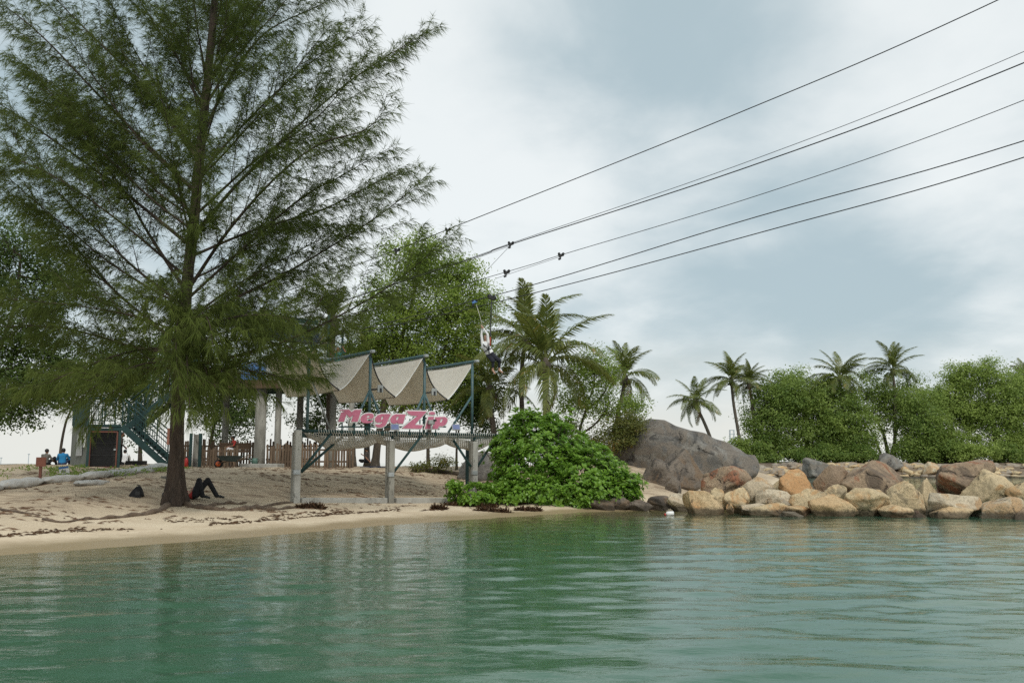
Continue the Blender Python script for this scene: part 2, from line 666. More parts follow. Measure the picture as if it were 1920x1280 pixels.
M_WATER = water_material()
wx = np.concatenate([-np.geomspace(5000, 27, 26), np.arange(-26, 30, 0.125), np.geomspace(31, 5000, 26)])
yy = [3.0]
while yy[-1] < 44: yy.append(yy[-1] + max(0.06, 0.0065 * yy[-1]))
wy = np.concatenate([[-400, -40, -5, 1], np.array(yy), np.arange(45, 90, 1.2), np.geomspace(92, 8000, 24)])
sea = link('lagoon_water', grid_mesh('lagoon_water', wx, wy, wave_np, {'depth': depth_np}), M_WATER)
tag(sea, 'rippled green lagoon water reflecting trees and cloudy sky', kind='structure')


# ---------------------------------------------------------------- rocks
def rock_material(name, c1, c2, c3, c4_, dark=0.5):
    """granite: two body tones, rust stains, dark lichen, pale scuffs, all in the stone's own coordinates"""
    m, nt = new_mat(name)
    tcn = nd(nt, 'ShaderNodeTexCoord')
    oi = nd(nt, 'ShaderNodeObjectInfo')
    mul = nd(nt, 'ShaderNodeMath', {0: oi.outputs['Random'], 1: 83.0}, operation='MULTIPLY').outputs[0]
    vec = nd(nt, 'ShaderNodeVectorMath', {0: tcn.outputs['Object'], 1: mul}, operation='ADD').outputs[0]
    a = noise(nt, vec, 0.9, 6, 0.6, 0.6)
    b = noise(nt, vec, 1.3, 5, 0.6, 1.0)
    b2 = nd(nt, 'ShaderNodeVectorMath', {0: vec, 1: (13.0, 7.0, 3.0)}, operation='ADD').outputs[0]
    c = noise(nt, b2, 1.1, 7, 0.68, 0.7)
    d = noise(nt, vec, 14.0, 6, 0.7)
    gr = noise(nt, vec, 90.0, 3, 0.7)
    col = mixc(nt, rng(nt, a, 0.38, 0.62), c1, c2)
    amt = nd(nt, 'ShaderNodeMapRange', {0: oi.outputs['Random'], 3: 0.58, 4: 0.42}).outputs[0]
    st = nd(nt, 'ShaderNodeMapRange', {0: b, 1: amt, 2: nd(nt, 'ShaderNodeMath', {0: amt, 1: 0.12}, operation='ADD').outputs[0]}, interpolation_type='SMOOTHSTEP').outputs[0]
    col = mixc(nt, nd(nt, 'ShaderNodeMath', {0: st, 1: 0.85}, operation='MULTIPLY').outputs[0], col, c3)
    col = mixc(nt, rng(nt, c, 0.53, 0.63, 0, dark), col, c4_)
    col = mixc(nt, rng(nt, d, 0.42, 0.68, 0, 0.6), col, tuple(x * 0.42 for x in c2))
    col = mixc(nt, rng(nt, gr, 0.35, 0.7, 0, 0.25), col, tuple(min(0.7, x * 1.4) for x in c1))
    wv = nd(nt, 'ShaderNodeVectorMath', {0: vec, 1: nd(nt, 'ShaderNodeVectorMath', {0: nd(nt, 'ShaderNodeTexNoise', {'Vector': vec, 'Scale': 2.2, 'Detail': 4.0}).outputs[1], 1: (0.55, 0.55, 0.55)}, operation='MULTIPLY').outputs[0]}, operation='ADD').outputs[0]
    vo = nd(nt, 'ShaderNodeTexVoronoi', {'Vector': wv, 'Scale': 0.55}, feature='DISTANCE_TO_EDGE').outputs['Distance']
    crack = rng(nt, vo, 0.022, 0.0)
    crack = nd(nt, 'ShaderNodeMath', {0: crack, 1: rng(nt, c, 0.50, 0.62)}, operation='MULTIPLY').outputs[0]
    col = mixc(nt, nd(nt, 'ShaderNodeMath', {0: crack, 1: 0.7}, operation='MULTIPLY').outputs[0], col, (0.03, 0.026, 0.022))
    # tide mark: the stone is dark and damp just above the water
    geo = nd(nt, 'ShaderNodeNewGeometry')
    zz = nd(nt, 'ShaderNodeSeparateXYZ', {0: geo.outputs['Position']}).outputs[2]
    zz = nd(nt, 'ShaderNodeMath', {0: zz, 1: nd(nt, 'ShaderNodeMath', {0: d, 1: 0.16}, operation='MULTIPLY').outputs[0]}, operation='SUBTRACT').outputs[0]
    wet = rng(nt, zz, 0.17, 0.04, 0, 0.82)
    col = mixc(nt, wet, col, (0.055, 0.045, 0.033))
    h = nd(nt, 'ShaderNodeMath', {0: d, 1: nd(nt, 'ShaderNodeMath', {0: gr, 1: 0.2}, operation='MULTIPLY').outputs[0]}, operation='ADD').outputs[0]
    h = nd(nt, 'ShaderNodeMath', {0: h, 1: crack}, operation='SUBTRACT').outputs[0]
    bp = nd(nt, 'ShaderNodeBump', {'Strength': 0.8, 'Distance': 0.09, 'Height': h})
    p = nd(nt, 'ShaderNodeBsdfPrincipled', {'Base Color': col, 'Roughness': 0.85, 'Normal': bp.outputs[0], 'Specular IOR Level': 0.25})
    nd(nt, 'ShaderNodeOutputMaterial', {0: p.outputs[0]})
    return m


M_ROCK_TAN = rock_material('tan_granite', (0.70, 0.53, 0.32), (0.56, 0.43, 0.265), (0.54, 0.29, 0.12), (0.17, 0.13, 0.10), 0.6)
M_ROCK_RUST = rock_material('rust_granite', (0.68, 0.50, 0.30), (0.58, 0.37, 0.19), (0.54, 0.25, 0.095), (0.20, 0.14, 0.10), 0.4)
M_ROCK_BROWN = rock_material('brown_granite', (0.42, 0.31, 0.205), (0.29, 0.215, 0.15), (0.30, 0.085, 0.035), (0.075, 0.063, 0.055), 0.8)
M_ROCK_GREY = rock_material('grey_granite', (0.27, 0.255, 0.225), (0.125, 0.120, 0.114), (0.205, 0.17, 0.135), (0.036, 0.036, 0.037), 0.9)
M_ROCK_GREYBROWN = rock_material('grey_brown_granite', (0.235, 0.195, 0.155), (0.165, 0.14, 0.115), (0.20, 0.13, 0.075), (0.05, 0.048, 0.046), 0.9)
M_ROCK_PALE = rock_material('pale_granite', (0.68, 0.57, 0.41), (0.54, 0.43, 0.29), (0.52, 0.30, 0.13), (0.17, 0.145, 0.12), 0.5)


_hull_dirs = None


def rock_mesh(name, size, seed, cuts=9, sub=4, rough=0.12, flatten=0.62, profile=None):
    """a boulder: a ball cut flat by several planes, worn round at the edges and roughened"""
    r = np.random.default_rng(seed)
    bm = bmesh.new()
    bmesh.ops.create_icosphere(bm, subdivisions=sub + 1, radius=1.0)
    co = np.array([v.co[:] for v in bm.verts])
    rad = np.ones(len(co)) * 1.0
    planes = r.normal(size=(cuts, 3)); planes /= np.linalg.norm(planes, axis=1)[:, None]
    dist = r.uniform(flatten - 0.12, 0.86, cuts)
    dots = co @ planes.T
    with np.errstate(divide='ignore', invalid='ignore'):
        lim = np.where(dots > 0.05, dist / np.maximum(dots, 0.05), 9.0)
    # soft minimum keeps the edges slightly rounded
    al = 90.0
    rad = -np.log(np.exp(-al * rad) + np.exp(-al * lim).sum(1)) / al
    p = co * rad[:, None]
    ph = r.uniform(0, 6.28, (14, 4))
    n = np.zeros(len(p))
    for i in range(14):
        k = r.normal(size=3) * (1.5 + i * 0.75)
        n += (1 - 2 * np.abs(np.sin(p @ k * 0.6 + ph[i, 0]))) / (1.5 + i * 0.75)
    # a few sharper cracks
    for i in range(3):
        k = r.normal(size=3); k /= np.linalg.norm(k)
        s = p @ k + 0.12 * np.sin(p @ (r.normal(size=3) * 4)) - r.uniform(-0.5, 0.5)
        n -= 0.5 * np.exp(-(s / 0.03) ** 2) * (r.random() < 0.6)
    p = p * (1 + rough * n * 0.55)[:, None]
    p = (p - (p.max(0) + p.min(0)) / 2) / ((p.max(0) - p.min(0)) / 2)
    if profile is not None:
        p = profile(p)
    p = p * np.array(size)
    for v, q in zip(bm.verts, p):
        v.co = q
    me = bpy.data.meshes.new(name)
    bm.to_mesh(me); bm.free()
    me.polygons.foreach_set('use_smooth', [True] * len(me.polygons))
    me.update()
    return me


def rock(px0, px1, ytop, ybot, Y, mat, label, seed, group=None, cat='rock', name='breakwater_rock', depth=0.85, tilt=0.0, sink=0.18, **kw):
    """a stone that spans px0..px1 and ytop..ybot in the photograph at depth Y"""
    a = at(px0, (ytop + ybot) / 2, Y); b = at(px1, (ytop + ybot) / 2, Y)
    zt = at((px0 + px1) / 2, ytop, Y).z; zb = at((px0 + px1) / 2, ybot, Y).z
    w = (b.x - a.x) / 2
    hgt = (zt - zb) / 2 * (1 + sink)
    me = rock_mesh(name, (w * 1.12, max(w, hgt) * depth, hgt * 1.10), seed, **kw)
    me.materials.append(mat)
    o = bpy.data.objects.new(name, me)
    COL.objects.link(o)
    o.location = ((a.x + b.x) / 2, Y + 0.2 * w, zt - hgt)
    o.rotation_euler = (0, tilt, 0)
    return tag(o, label, cat, group)


# the great grey boulder and its neighbours on the point
def whale(p):
    q = p.copy()
    x = p[:, 0]
    # a hump at the left that runs down in a long back to the right
    top = np.interp(x, [-1.1, -0.85, -0.60, -0.45, -0.32, -0.15, 0.05, 0.3, 0.55, 0.8, 0.95, 1.1], [0.10, 0.40, 0.86, 1.04, 1.02, 0.82, 0.62, 0.47, 0.32, 0.10, -0.10, -0.4])
    zz = p[:, 2]
    cap = np.sqrt(np.clip(1 - (x * 0.93) ** 2, 0.04, 1))
    q[:, 2] = np.where(zz > 0, zz / cap * np.maximum(top, 0.02), zz)
    return q


rock(1168, 1412, 781, 925, 43.5, M_ROCK_GREY, 'huge grey whale-backed boulder with a hump, largest of all the rocks', 4, 'boulders on the point',
     'boulder', 'giant_boulder', depth=0.55, profile=whale, cuts=6, flatten=0.8, sink=0.0, sub=5, rough=0.10)
rock(1237, 1318, 845, 935, 37.8, M_ROCK_GREYBROWN, 'dark grey pointed boulder leaning in front of the huge whale-backed one', 14, 'boulders on the point', 'boulder', 'leaning_boulder', depth=0.7, cuts=12, flatten=0.55, tilt=0.35)
rock(1204, 1272, 865, 932, 36.2, M_ROCK_GREYBROWN, 'brown-grey wedge-shaped boulder on the sand nearest the green bush', 27, 'boulders on the point', 'boulder', 'wedge_boulder', depth=0.7, cuts=12, flatten=0.55, tilt=0.25)
rock(1248, 1276, 893, 932, 35.4, M_ROCK_GREYBROWN, 'small brown boulder tucked under the wedge-shaped boulder', 31, 'boulders on the point', 'boulder', 'small_boulder', depth=0.7)
rock(862, 962, 848, 905, 41.0, M_ROCK_GREY, 'low rounded grey boulder behind the right concrete post', 35, 'boulders on the point', 'boulder', 'low_boulder', depth=0.7, cuts=5, flatten=0.8)

G_ROCK = 'breakwater rocks'
_rocks = [
    # px0, px1, top, bottom, Y, material, label, seed, tilt
    (1321, 1416, 876, 945, 32.6, M_ROCK_BROWN, 'rounded rock with a dark lichen cap beside the huge grey boulder', 51, 0.1),
    (1288, 1352, 921, 962, 29.6, M_ROCK_RUST, 'orange domed rock at the left end of the breakwater', 52, 0.0),
    (1332, 1364, 918, 956, 30.2, M_ROCK_TAN, 'small angular tan rock leaning on the orange domed rock', 53, 0.3),
    (1358, 1404, 914, 958, 30.0, M_ROCK_TAN, 'upright tan rock behind a tiny orange stone', 54, 0.1),
    (1362, 1376, 944, 962, 29.0, M_ROCK_RUST, 'tiny orange stone standing at the waterline', 55, 0.0),
    (1394, 1452, 896, 952, 30.6, M_ROCK_PALE, 'pale rock with an orange crown beside the upright tan rock', 56, 0.0),
    (1420, 1490, 918, 952, 30.0, M_ROCK_PALE, 'long pale loaf-shaped rock in the middle of the left pile', 57, 0.0),
    (1392, 1440, 944, 966, 28.9, M_ROCK_PALE, 'low whitish rock awash below the pale loaf-shaped rock', 58, 0.0),
    (1408, 1476, 943, 970, 28.6, M_ROCK_TAN, 'flat brown-topped rock awash beside the low whitish rock', 59, 0.0),
    (1440, 1492, 902, 940, 31.6, M_ROCK_TAN, 'sandy rock half hidden behind the pale loaf-shaped rock', 60, 0.0),
    (1466, 1532, 881, 948, 31.2, M_ROCK_RUST, 'tall orange-stained rock with a rounded top left of the brown boulder pair', 61, -0.2),
    (1458, 1522, 948, 972, 28.4, M_ROCK_RUST, 'flat orange slab lying at the waterline', 62, 0.0),
    (1466, 1506, 959, 972, 27.8, M_ROCK_PALE, 'small pink stone barely above the water', 63, 0.0),
    (1488, 1552, 917, 958, 29.6, M_ROCK_TAN, 'slanting tan slab above the flat orange slab', 64, -0.45),
    (1530, 1592, 873, 926, 31.4, M_ROCK_BROWN, 'round brown-grey boulder left of the largest tan boulder', 65, 0.0),
    (1546, 1590, 909, 940, 30.2, M_ROCK_TAN, 'small blocky tan rock under the round brown-grey boulder', 66, 0.0),
    (1582, 1692, 867, 934, 30.8, M_ROCK_BROWN, 'largest tan and black boulder on top of the breakwater', 67, -0.15),
    (1522, 1602, 929, 970, 28.3, M_ROCK_RUST, 'orange and white wedge rock with a dark hollow at the water', 68, -0.1),
    (1590, 1670, 912, 972, 28.2, M_ROCK_TAN, 'tall cream and orange rock with a dark diagonal seam', 69, -0.2),
    (1654, 1724, 948, 974, 27.8, M_ROCK_RUST, 'low rust-striped rock at the water beneath the black-streaked block', 70, 0.1),
    (1668, 1736, 905, 966, 29.2, M_ROCK_TAN, 'black-streaked tan block in front of the narrow upright stone', 71, 0.15),
    (1718, 1762, 899, 962, 29.8, M_ROCK_TAN, 'narrow upright buff stone with a rounded tip', 72, 0.05),
    (1738, 1838, 926, 976, 28.0, M_ROCK_PALE, 'broad grey-buff rock below the dark red boulder', 73, 0.0),
    (1754, 1828, 951, 980, 27.3, M_ROCK_RUST, 'low salmon-coloured rock in front of the broad grey-buff rock', 74, 0.0),
    (1766, 1870, 863, 928, 29.8, M_ROCK_BROWN, 'dark red boulder with a rusty face on top of the pile', 75, -0.25),
    (1822, 1912, 885, 946, 28.6, M_ROCK_TAN, 'pointed cream boulder beside the dark red boulder', 76, 0.2),
    (1838, 1914, 933, 984, 27.2, M_ROCK_PALE, 'squarish buff block at the waterline near the right edge', 77, 0.0),
    (1896, 1975, 905, 962, 28.0, M_ROCK_TAN, 'tan rock cut by the right edge of the picture, behind', 78, 0.0),
    (1908, 1990, 945, 992, 26.6, M_ROCK_BROWN, 'mossy brown rock at the water in the bottom right of the pile', 79, 0.0),
]
for (a_, b_, t_, u_, Y_, m_, l_, s_, ti_) in _rocks:
    rock(a_, b_, t_, u_, Y_, m_, l_, s_, G_ROCK, tilt=ti_, cuts=15 + s_ % 8, flatten=0.58 + 0.03 * (s_ % 4))

for k, (a_, b_, t_, u_, Y_, m_, l_) in enumerate((
        (1376, 1412, 930, 962, 31.0, M_ROCK_BROWN, 'dark stone wedged behind the upright tan rock'),
        (1500, 1548, 905, 945, 31.8, M_ROCK_BROWN, 'dark stone in the gap under the tall orange-stained rock'),
        (1570, 1620, 925, 962, 30.4, M_ROCK_BROWN, 'dark stone in the gap below the largest tan boulder'),
        (1640, 1690, 925, 966, 30.4, M_ROCK_BROWN, 'dark stone behind the black-streaked block'),
        (1728, 1790, 918, 960, 30.4, M_ROCK_BROWN, 'dark stone behind the broad grey-buff rock'),
        (1810, 1860, 915, 955, 29.8, M_ROCK_BROWN, 'dark stone under the pointed cream boulder'),
        (1705, 1740, 958, 978, 27.6, M_ROCK_BROWN, 'wet dark stone awash between the rust-striped and salmon rocks'))):
    rock(a_, b_, t_, u_, Y_, m_, l_, 140 + k, G_ROCK, cuts=11)

for k, (a_, b_, t_, u_, Y_, l_) in enumerate((
        (1108, 1150, 934, 958, 31.4, 'dark wet ledge rock under the right side of the green bush'), (1140, 1186, 931, 957, 31.5, 'brown ledge rock at the waterline right of the bush'),
        (1176, 1222, 936, 957, 31.4, 'flat dark ledge rock at the waterline below the wedge boulder'), (1214, 1262, 930, 956, 31.6, 'broken ledge rock at the waterline left of the orange domed rock'),
        (1252, 1296, 926, 957, 31.4, 'pale-topped ledge rock beside the orange domed rock'))):
    rock(a_, b_, t_, u_, Y_, M_ROCK_GREYBROWN if k != 4 else M_ROCK_PALE, l_, 170 + k, 'ledge rocks at the point', 'rock', 'ledge_rock', cuts=14, flatten=0.5, depth=0.9)

# ---------------------------------------------------------------- vegetation: materials
M_BARK = surf('casuarina_bark', (0.075, 0.052, 0.038), (0.042, 0.030, 0.022), 5.0, 0.95, 1.0, (0.15, 0.115, 0.085), 14.0, stretch=(1, 1, 0.16), bump_dist=0.12)
M_BARK2 = surf('grey_brown_bark', (0.105, 0.085, 0.062), (0.06, 0.047, 0.035), 4.0, 0.95, 0.7, (0.15, 0.13, 0.10), 20.0, stretch=(1, 1, 0.3), bump_dist=0.04)
M_ROOT = surf('root_bark', (0.16, 0.115, 0.08), (0.085, 0.058, 0.04), 5.0, 0.95, 0.8, (0.2, 0.16, 0.12), 24.0)
M_PALMTRUNK = surf('palm_trunk', (0.13, 0.11, 0.085), (0.075, 0.06, 0.046), 6.0, 0.95, 0.9, None, 9.0, stretch=(0.6, 0.6, 3.0), bump_dist=0.04)
M_NEEDLE = leafmat('casuarina_needles', (0.052, 0.074, 0.018), (0.125, 0.160, 0.036), 0.7, 0.38, 0.15)
M_LEAF_DARK = leafmat('dark_leaf', (0.042, 0.074, 0.016), (0.095, 0.145, 0.028), 0.5, 0.4)
M_LEAF_MID = leafmat('mid_leaf', (0.085, 0.145, 0.024), (0.300, 0.390, 0.075), 0.5, 0.48)
M_LEAF_FAR = leafmat('far_leaf', (0.085, 0.148, 0.030), (0.300, 0.385, 0.090), 0.55, 0.42)
M_LEAF_YEL = leafmat('yellowish_leaf', (0.080, 0.105, 0.022), (0.175, 0.17, 0.040), 0.5, 0.35, 0.3, (0.21, 0.12, 0.03))
M_LEAF_BUSH = leafmat('bush_leaf', (0.070, 0.180, 0.018), (0.215, 0.360, 0.048), 0.36, 0.32, 0.4)
M_PALM = leafmat('palm_leaf', (0.080, 0.115, 0.024), (0.190, 0.205, 0.045), 0.42, 0.32, 0.4, (0.28, 0.20, 0.05))
M_PALM_DEAD = leafmat('dead_palm_leaf', (0.15, 0.085, 0.035), (0.24, 0.15, 0.07), 0.8, 0.2)


def spline(pts, n):
    """smooth curve through points (Catmull-Rom), n points"""
    P = np.array([tuple(p) for p in pts], float)
    if len(P) < 3:
        t = np.linspace(0, 1, n)[:, None]
        return P[0] * (1 - t) + P[-1] * t
    Q = np.vstack([2 * P[0] - P[1], P, 2 * P[-1] - P[-2]])
    out = []
    for u in np.linspace(0, len(P) - 1 - 1e-6, n):
        i = int(u); t = u - i
        a, b, c, d = Q[i], Q[i + 1], Q[i + 2], Q[i + 3]
        out.append(0.5 * (2 * b + (c - a) * t + (2 * a - 5 * b + 4 * c - d) * t * t + (3 * b - a - 3 * c + d) * t ** 3))
    return np.array(out)


def unit(v):
    return v / (np.linalg.norm(v, axis=-1, keepdims=True) + 1e-9)


class Tubes:
    """many thin tapered tubes, fast"""

    def __init__(self):
        self.V = []; self.F = []; self.n = 0

    def add(self, pts, r0, r1, sides=4, power=1.0):
        pts = np.asarray(pts, float)
        m = len(pts)
        t = np.gradient(pts, axis=0); t = unit(t)
        ref = np.array([0.3, 0.2, 1.0]) if abs(t[0][2]) < 0.9 else np.array([1.0, 0.1, 0.0])
        a = unit(np.cross(t, ref)); b = np.cross(t, a)
        rad = r0 + (r1 - r0) * np.linspace(0, 1, m) ** power
        ang = np.arange(sides) * 2 * np.pi / sides
        ring = (pts[:, None, :] + rad[:, None, None] * (a[:, None, :] * np.cos(ang)[None, :, None] + b[:, None, :] * np.sin(ang)[None, :, None]))
        self.V.append(ring.reshape(-1, 3))
        i = np.arange(m - 1)[:, None] * sides; k = np.arange(sides)[None, :]; k2 = (k + 1) % sides
        f = np.stack([i + k, i + k2, i + sides + k2, i + sides + k], -1).reshape(-1, 4) + self.n
        self.F.append(f)
        self.n += m * sides

    def mesh(self, name):
        return np_mesh(name, np.vstack(self.V), np.vstack(self.F), None, True)


# ---------------------------------------------------------------- the casuarina
CAS_BASE = g(327, 946)
CY = CAS_BASE.y


def cpt(px, py, dY=0.0):
    return np.array(at(px, py, CY + dY)[:])


cas = thing('casuarina_tree', 'tall dark feathery casuarina towering over the left of the beach', 'tree', CAS_BASE)
trunk_px = [(327, 946), (329, 900), (331, 850), (333, 780), (337, 700), (343, 620), (352, 520), (363, 420), (372, 320), (383, 210), (394, 100), (403, 0), (412, -110), (420, -240), (425, -340)]
trunk_line = spline([cpt(*p) for p in trunk_px], 60)


def trunk_mesh():
    n = 40
    V = []; F = []
    m = len(trunk_line)
    for i, p in enumerate(trunk_line):
        hz_ = p[2] - CAS_BASE.z
        r = 0.178 * (1 - min(hz_, 24) / 25.5) ** 0.8 + 0.012
        fl = math.exp(-max(hz_, 0) / 0.55)
        for k in range(n):
            a = 2 * math.pi * k / n
            lobes = 0.5 + 0.5 * math.sin(a * 5 + 0.6) + 0.35 * math.sin(a * 9 + 2)
            rr = r * (1 + 0.07 * math.sin(a * 7 + hz_ * 1.1) + 0.05 * math.sin(a * 13 - hz_ * 2.3) + 0.03 * math.sin(hz_ * 9 + a * 3)) + fl * (0.13 + 0.15 * lobes)
            V.append((p[0] + rr * math.cos(a), p[1] + rr * math.sin(a), p[2] - (0.25 if i == 0 else 0)))
    for i in range(m - 1):
        for k in range(n):
            F.append((i * n + k, i * n + (k + 1) % n, (i + 1) * n + (k + 1) % n, (i + 1) * n + k))
    return np_mesh('trunk', np.array(V), np.array(F), None, True)


link('trunk', trunk_mesh(), M_BARK, cas)

_limbs = [
    [(348, 620, 0), (440, 560, .3), (530, 515, .5), (640, 450, .3), (730, 390, 0), (812, 318, -.3)],
    [(352, 560, 0), (440, 480, -.5), (560, 375, -.8), (640, 330, -.9), (740, 272, -1)],
    [(365, 440, 0), (450, 340, .4), (560, 235, .6), (680, 135, .8), (828, 45, 1)],
    [(372, 330, 0), (470, 220, -.6), (580, 120, -1), (700, 45, -1.2)],
    [(350, 600, 0), (450, 530, 1.2), (560, 470, 2), (660, 415, 2.4)],
    [(385, 200, 0), (440, 110, .3), (520, 20, .5), (580, -60, .6)],
    [(345, 690, 0), (430, 670, -.5), (520, 645, -1), (620, 600, -1.4), (740, 530, -1.6), (860, 428, -1.8)],
    [(345, 700, 0), (420, 692, .4), (500, 672, .8), (590, 650, 1), (680, 600, 1)],
    [(355, 540, 0), (430, 430, -1), (520, 330, -1.8), (600, 270, -2.2), (690, 240, -2.5), (740, 175, -2.6)],
    [(378, 260, 0), (430, 150, 1), (500, 60, 1.8), (600, 10, 2.3), (665, -30, 2.4)],
    [(370, 400, 0), (480, 300, -.8), (600, 215, -1.3), (700, 90, -1.5)],
    [(360, 480, 0), (480, 430, .8), (600, 395, 1.2), (700, 345, 1.4), (765, 308, 1.5)],
    [(345, 650, 0), (430, 620, 1.6), (540, 590, 2.8), (640, 540, 3.2)],
    [(335, 645, 0), (215, 545, .4), (120, 440, .6), (50, 385, .8), (-40, 330, 1)],
    [(340, 570, 0), (250, 500, -.5), (170, 420, -1), (80, 330, -1.3), (0, 215, -1.5)],
    [(360, 400, 0), (270, 310, .5), (150, 215, .8), (110, 165, .9), (0, 95, 1)],
    [(365, 360, 0), (260, 260, -1), (180, 150, -1.6), (110, 40, -2)],
    [(372, 300, 0), (310, 190, .8), (250, 90, 1.2), (200, -10, 1.5)],
    [(380, 210, 0), (330, 100, -.5), (290, 0, -.8)],
    [(385, 150, 0), (370, 50, .6), (360, -40, .8)],
    [(330, 660, 0), (250, 650, .8), (120, 615, 1.4), (0, 612, 1.8), (-90, 620, 2)],
    [(335, 690, 0), (250, 690, -.6), (150, 700, -1), (60, 730, -1.2), (-20, 770, -1.3)],
    [(332, 620, 0), (240, 590, -1.2), (120, 570, -2), (0, 560, -2.4)],
    [(345, 540, 0), (280, 440, 1), (220, 340, 1.6), (150, 260, 2), (60, 170, 2.2)],
    [(335, 640, 0), (270, 600, 1.5), (190, 560, 2.5), (90, 540, 3)],
    [(332, 680, 0), (260, 670, 1), (180, 690, 1.6), (90, 740, 2)],
    [(330, 690, 0), (280, 680, -1.5), (200, 710, -2.6), (120, 770, -3.2)],
    [(340, 640, 0), (348, 640, -1.6), (352, 700, -2.8), (358, 790, -3.3)],
    [(340, 660, 0), (370, 660, -1.3), (392, 715, -2.2), (402, 785, -2.6)],
    [(338, 600, 0), (335, 590, -1.8), (330, 640, -3.0), (334, 730, -3.5)],
    [(345, 690, 0), (430, 690, -1.2), (500, 700, -1.8), (560, 715, -2.0)],
    [(343, 660, 0), (420, 640, -1.5), (500, 640, -2.4), (570, 660, -2.8)],
    [(343, 640, 0), (420, 600, -1.8), (490, 590, -2.8), (560, 600, -3.2)],
    [(335, 680, 0), (270, 700, -1.0), (200, 745, -1.6), (150, 800, -1.8)],
    [(335, 650, 0), (240, 660, -1.5), (130, 700, -2.4), (40, 740, -2.8)],
    [(345, 600, 0), (365, 580, -1.5), (390, 600, -2.8), (400, 650, -3.4)],
    [(350, 500, 0), (375, 430, -1.6), (400, 390, -2.8)],
    [(338, 600, 0), (300, 560, -2), (270, 560, -3)],
    [(345, 690, 0), (380, 690, -1.2), (430, 700, -2), (470, 730, -2.3)],
    [(347, 680, 0), (450, 700, .5), (540, 705, .7), (620, 700, .8)],
    [(340, 680, 0), (330, 670, -1.4), (318, 700, -2.4), (322, 770, -2.9)],
    [(362, 430, 0), (330, 330, -1.8), (300, 250, -2.8)],
    [(375, 300, 0), (410, 190, -1.6), (450, 110, -2.6)],
    [(390, 140, 0), (450, 40, -1), (490, -50, -1.4)],
    [(372, 300, 0), (255, 150, .6), (135, 30, 1.0), (40, -70, 1.2)],
    [(366, 360, 0), (210, 205, -.8), (70, 60, -1.3), (-50, -30, -1.5)],
    [(356, 460, 0), (200, 335, .9), (60, 235, 1.5), (-70, 150, 1.8)],
    [(384, 190, 0), (300, 60, .5), (220, -60, .8)],
    [(388, 160, 0), (480, 20, -.4), (570, -90, -.6)],
    [(350, 520, 0), (230, 420, -1.4), (100, 330, -2.2), (-20, 280, -2.6)],
]
_crs = np.random.default_rng(3)
limb_lines = []
for L in _limbs:
    limb_lines.append((spline([cpt(*p) for p in L], 26), 1.0))
for i in range(34):       # the limbs that reach away from and towards the photograph's viewpoint
    t = 0.30 + 0.66 * (i + _crs.random()) / 34
    p0 = trunk_line[int(t * 59)]
    hgt = p0[2]
    az = _crs.choice([math.pi / 2, -math.pi / 2]) + _crs.normal(0, 0.6)
    el = math.radians(22 + 40 * t + _crs.normal(0, 6))
    ln = (6.2 * (1 - (hgt / 24) ** 1.6) + 1.2) * _crs.uniform(0.75, 1.05)
    d = np.array([math.cos(az) * math.cos(el), math.sin(az) * math.cos(el), math.sin(el)])
    pts = [p0 + d * ln * s + np.array([0, 0, 0.22 * ln * (s * s - s)]) + _crs.normal(0, 0.06, 3) * s for s in np.linspace(0, 1, 6)]
    limb_lines.append((spline(pts, 20), 0.9))

wood = Tubes()
needles_p = []; needles_d = []; needles_l = []; needles_t = []


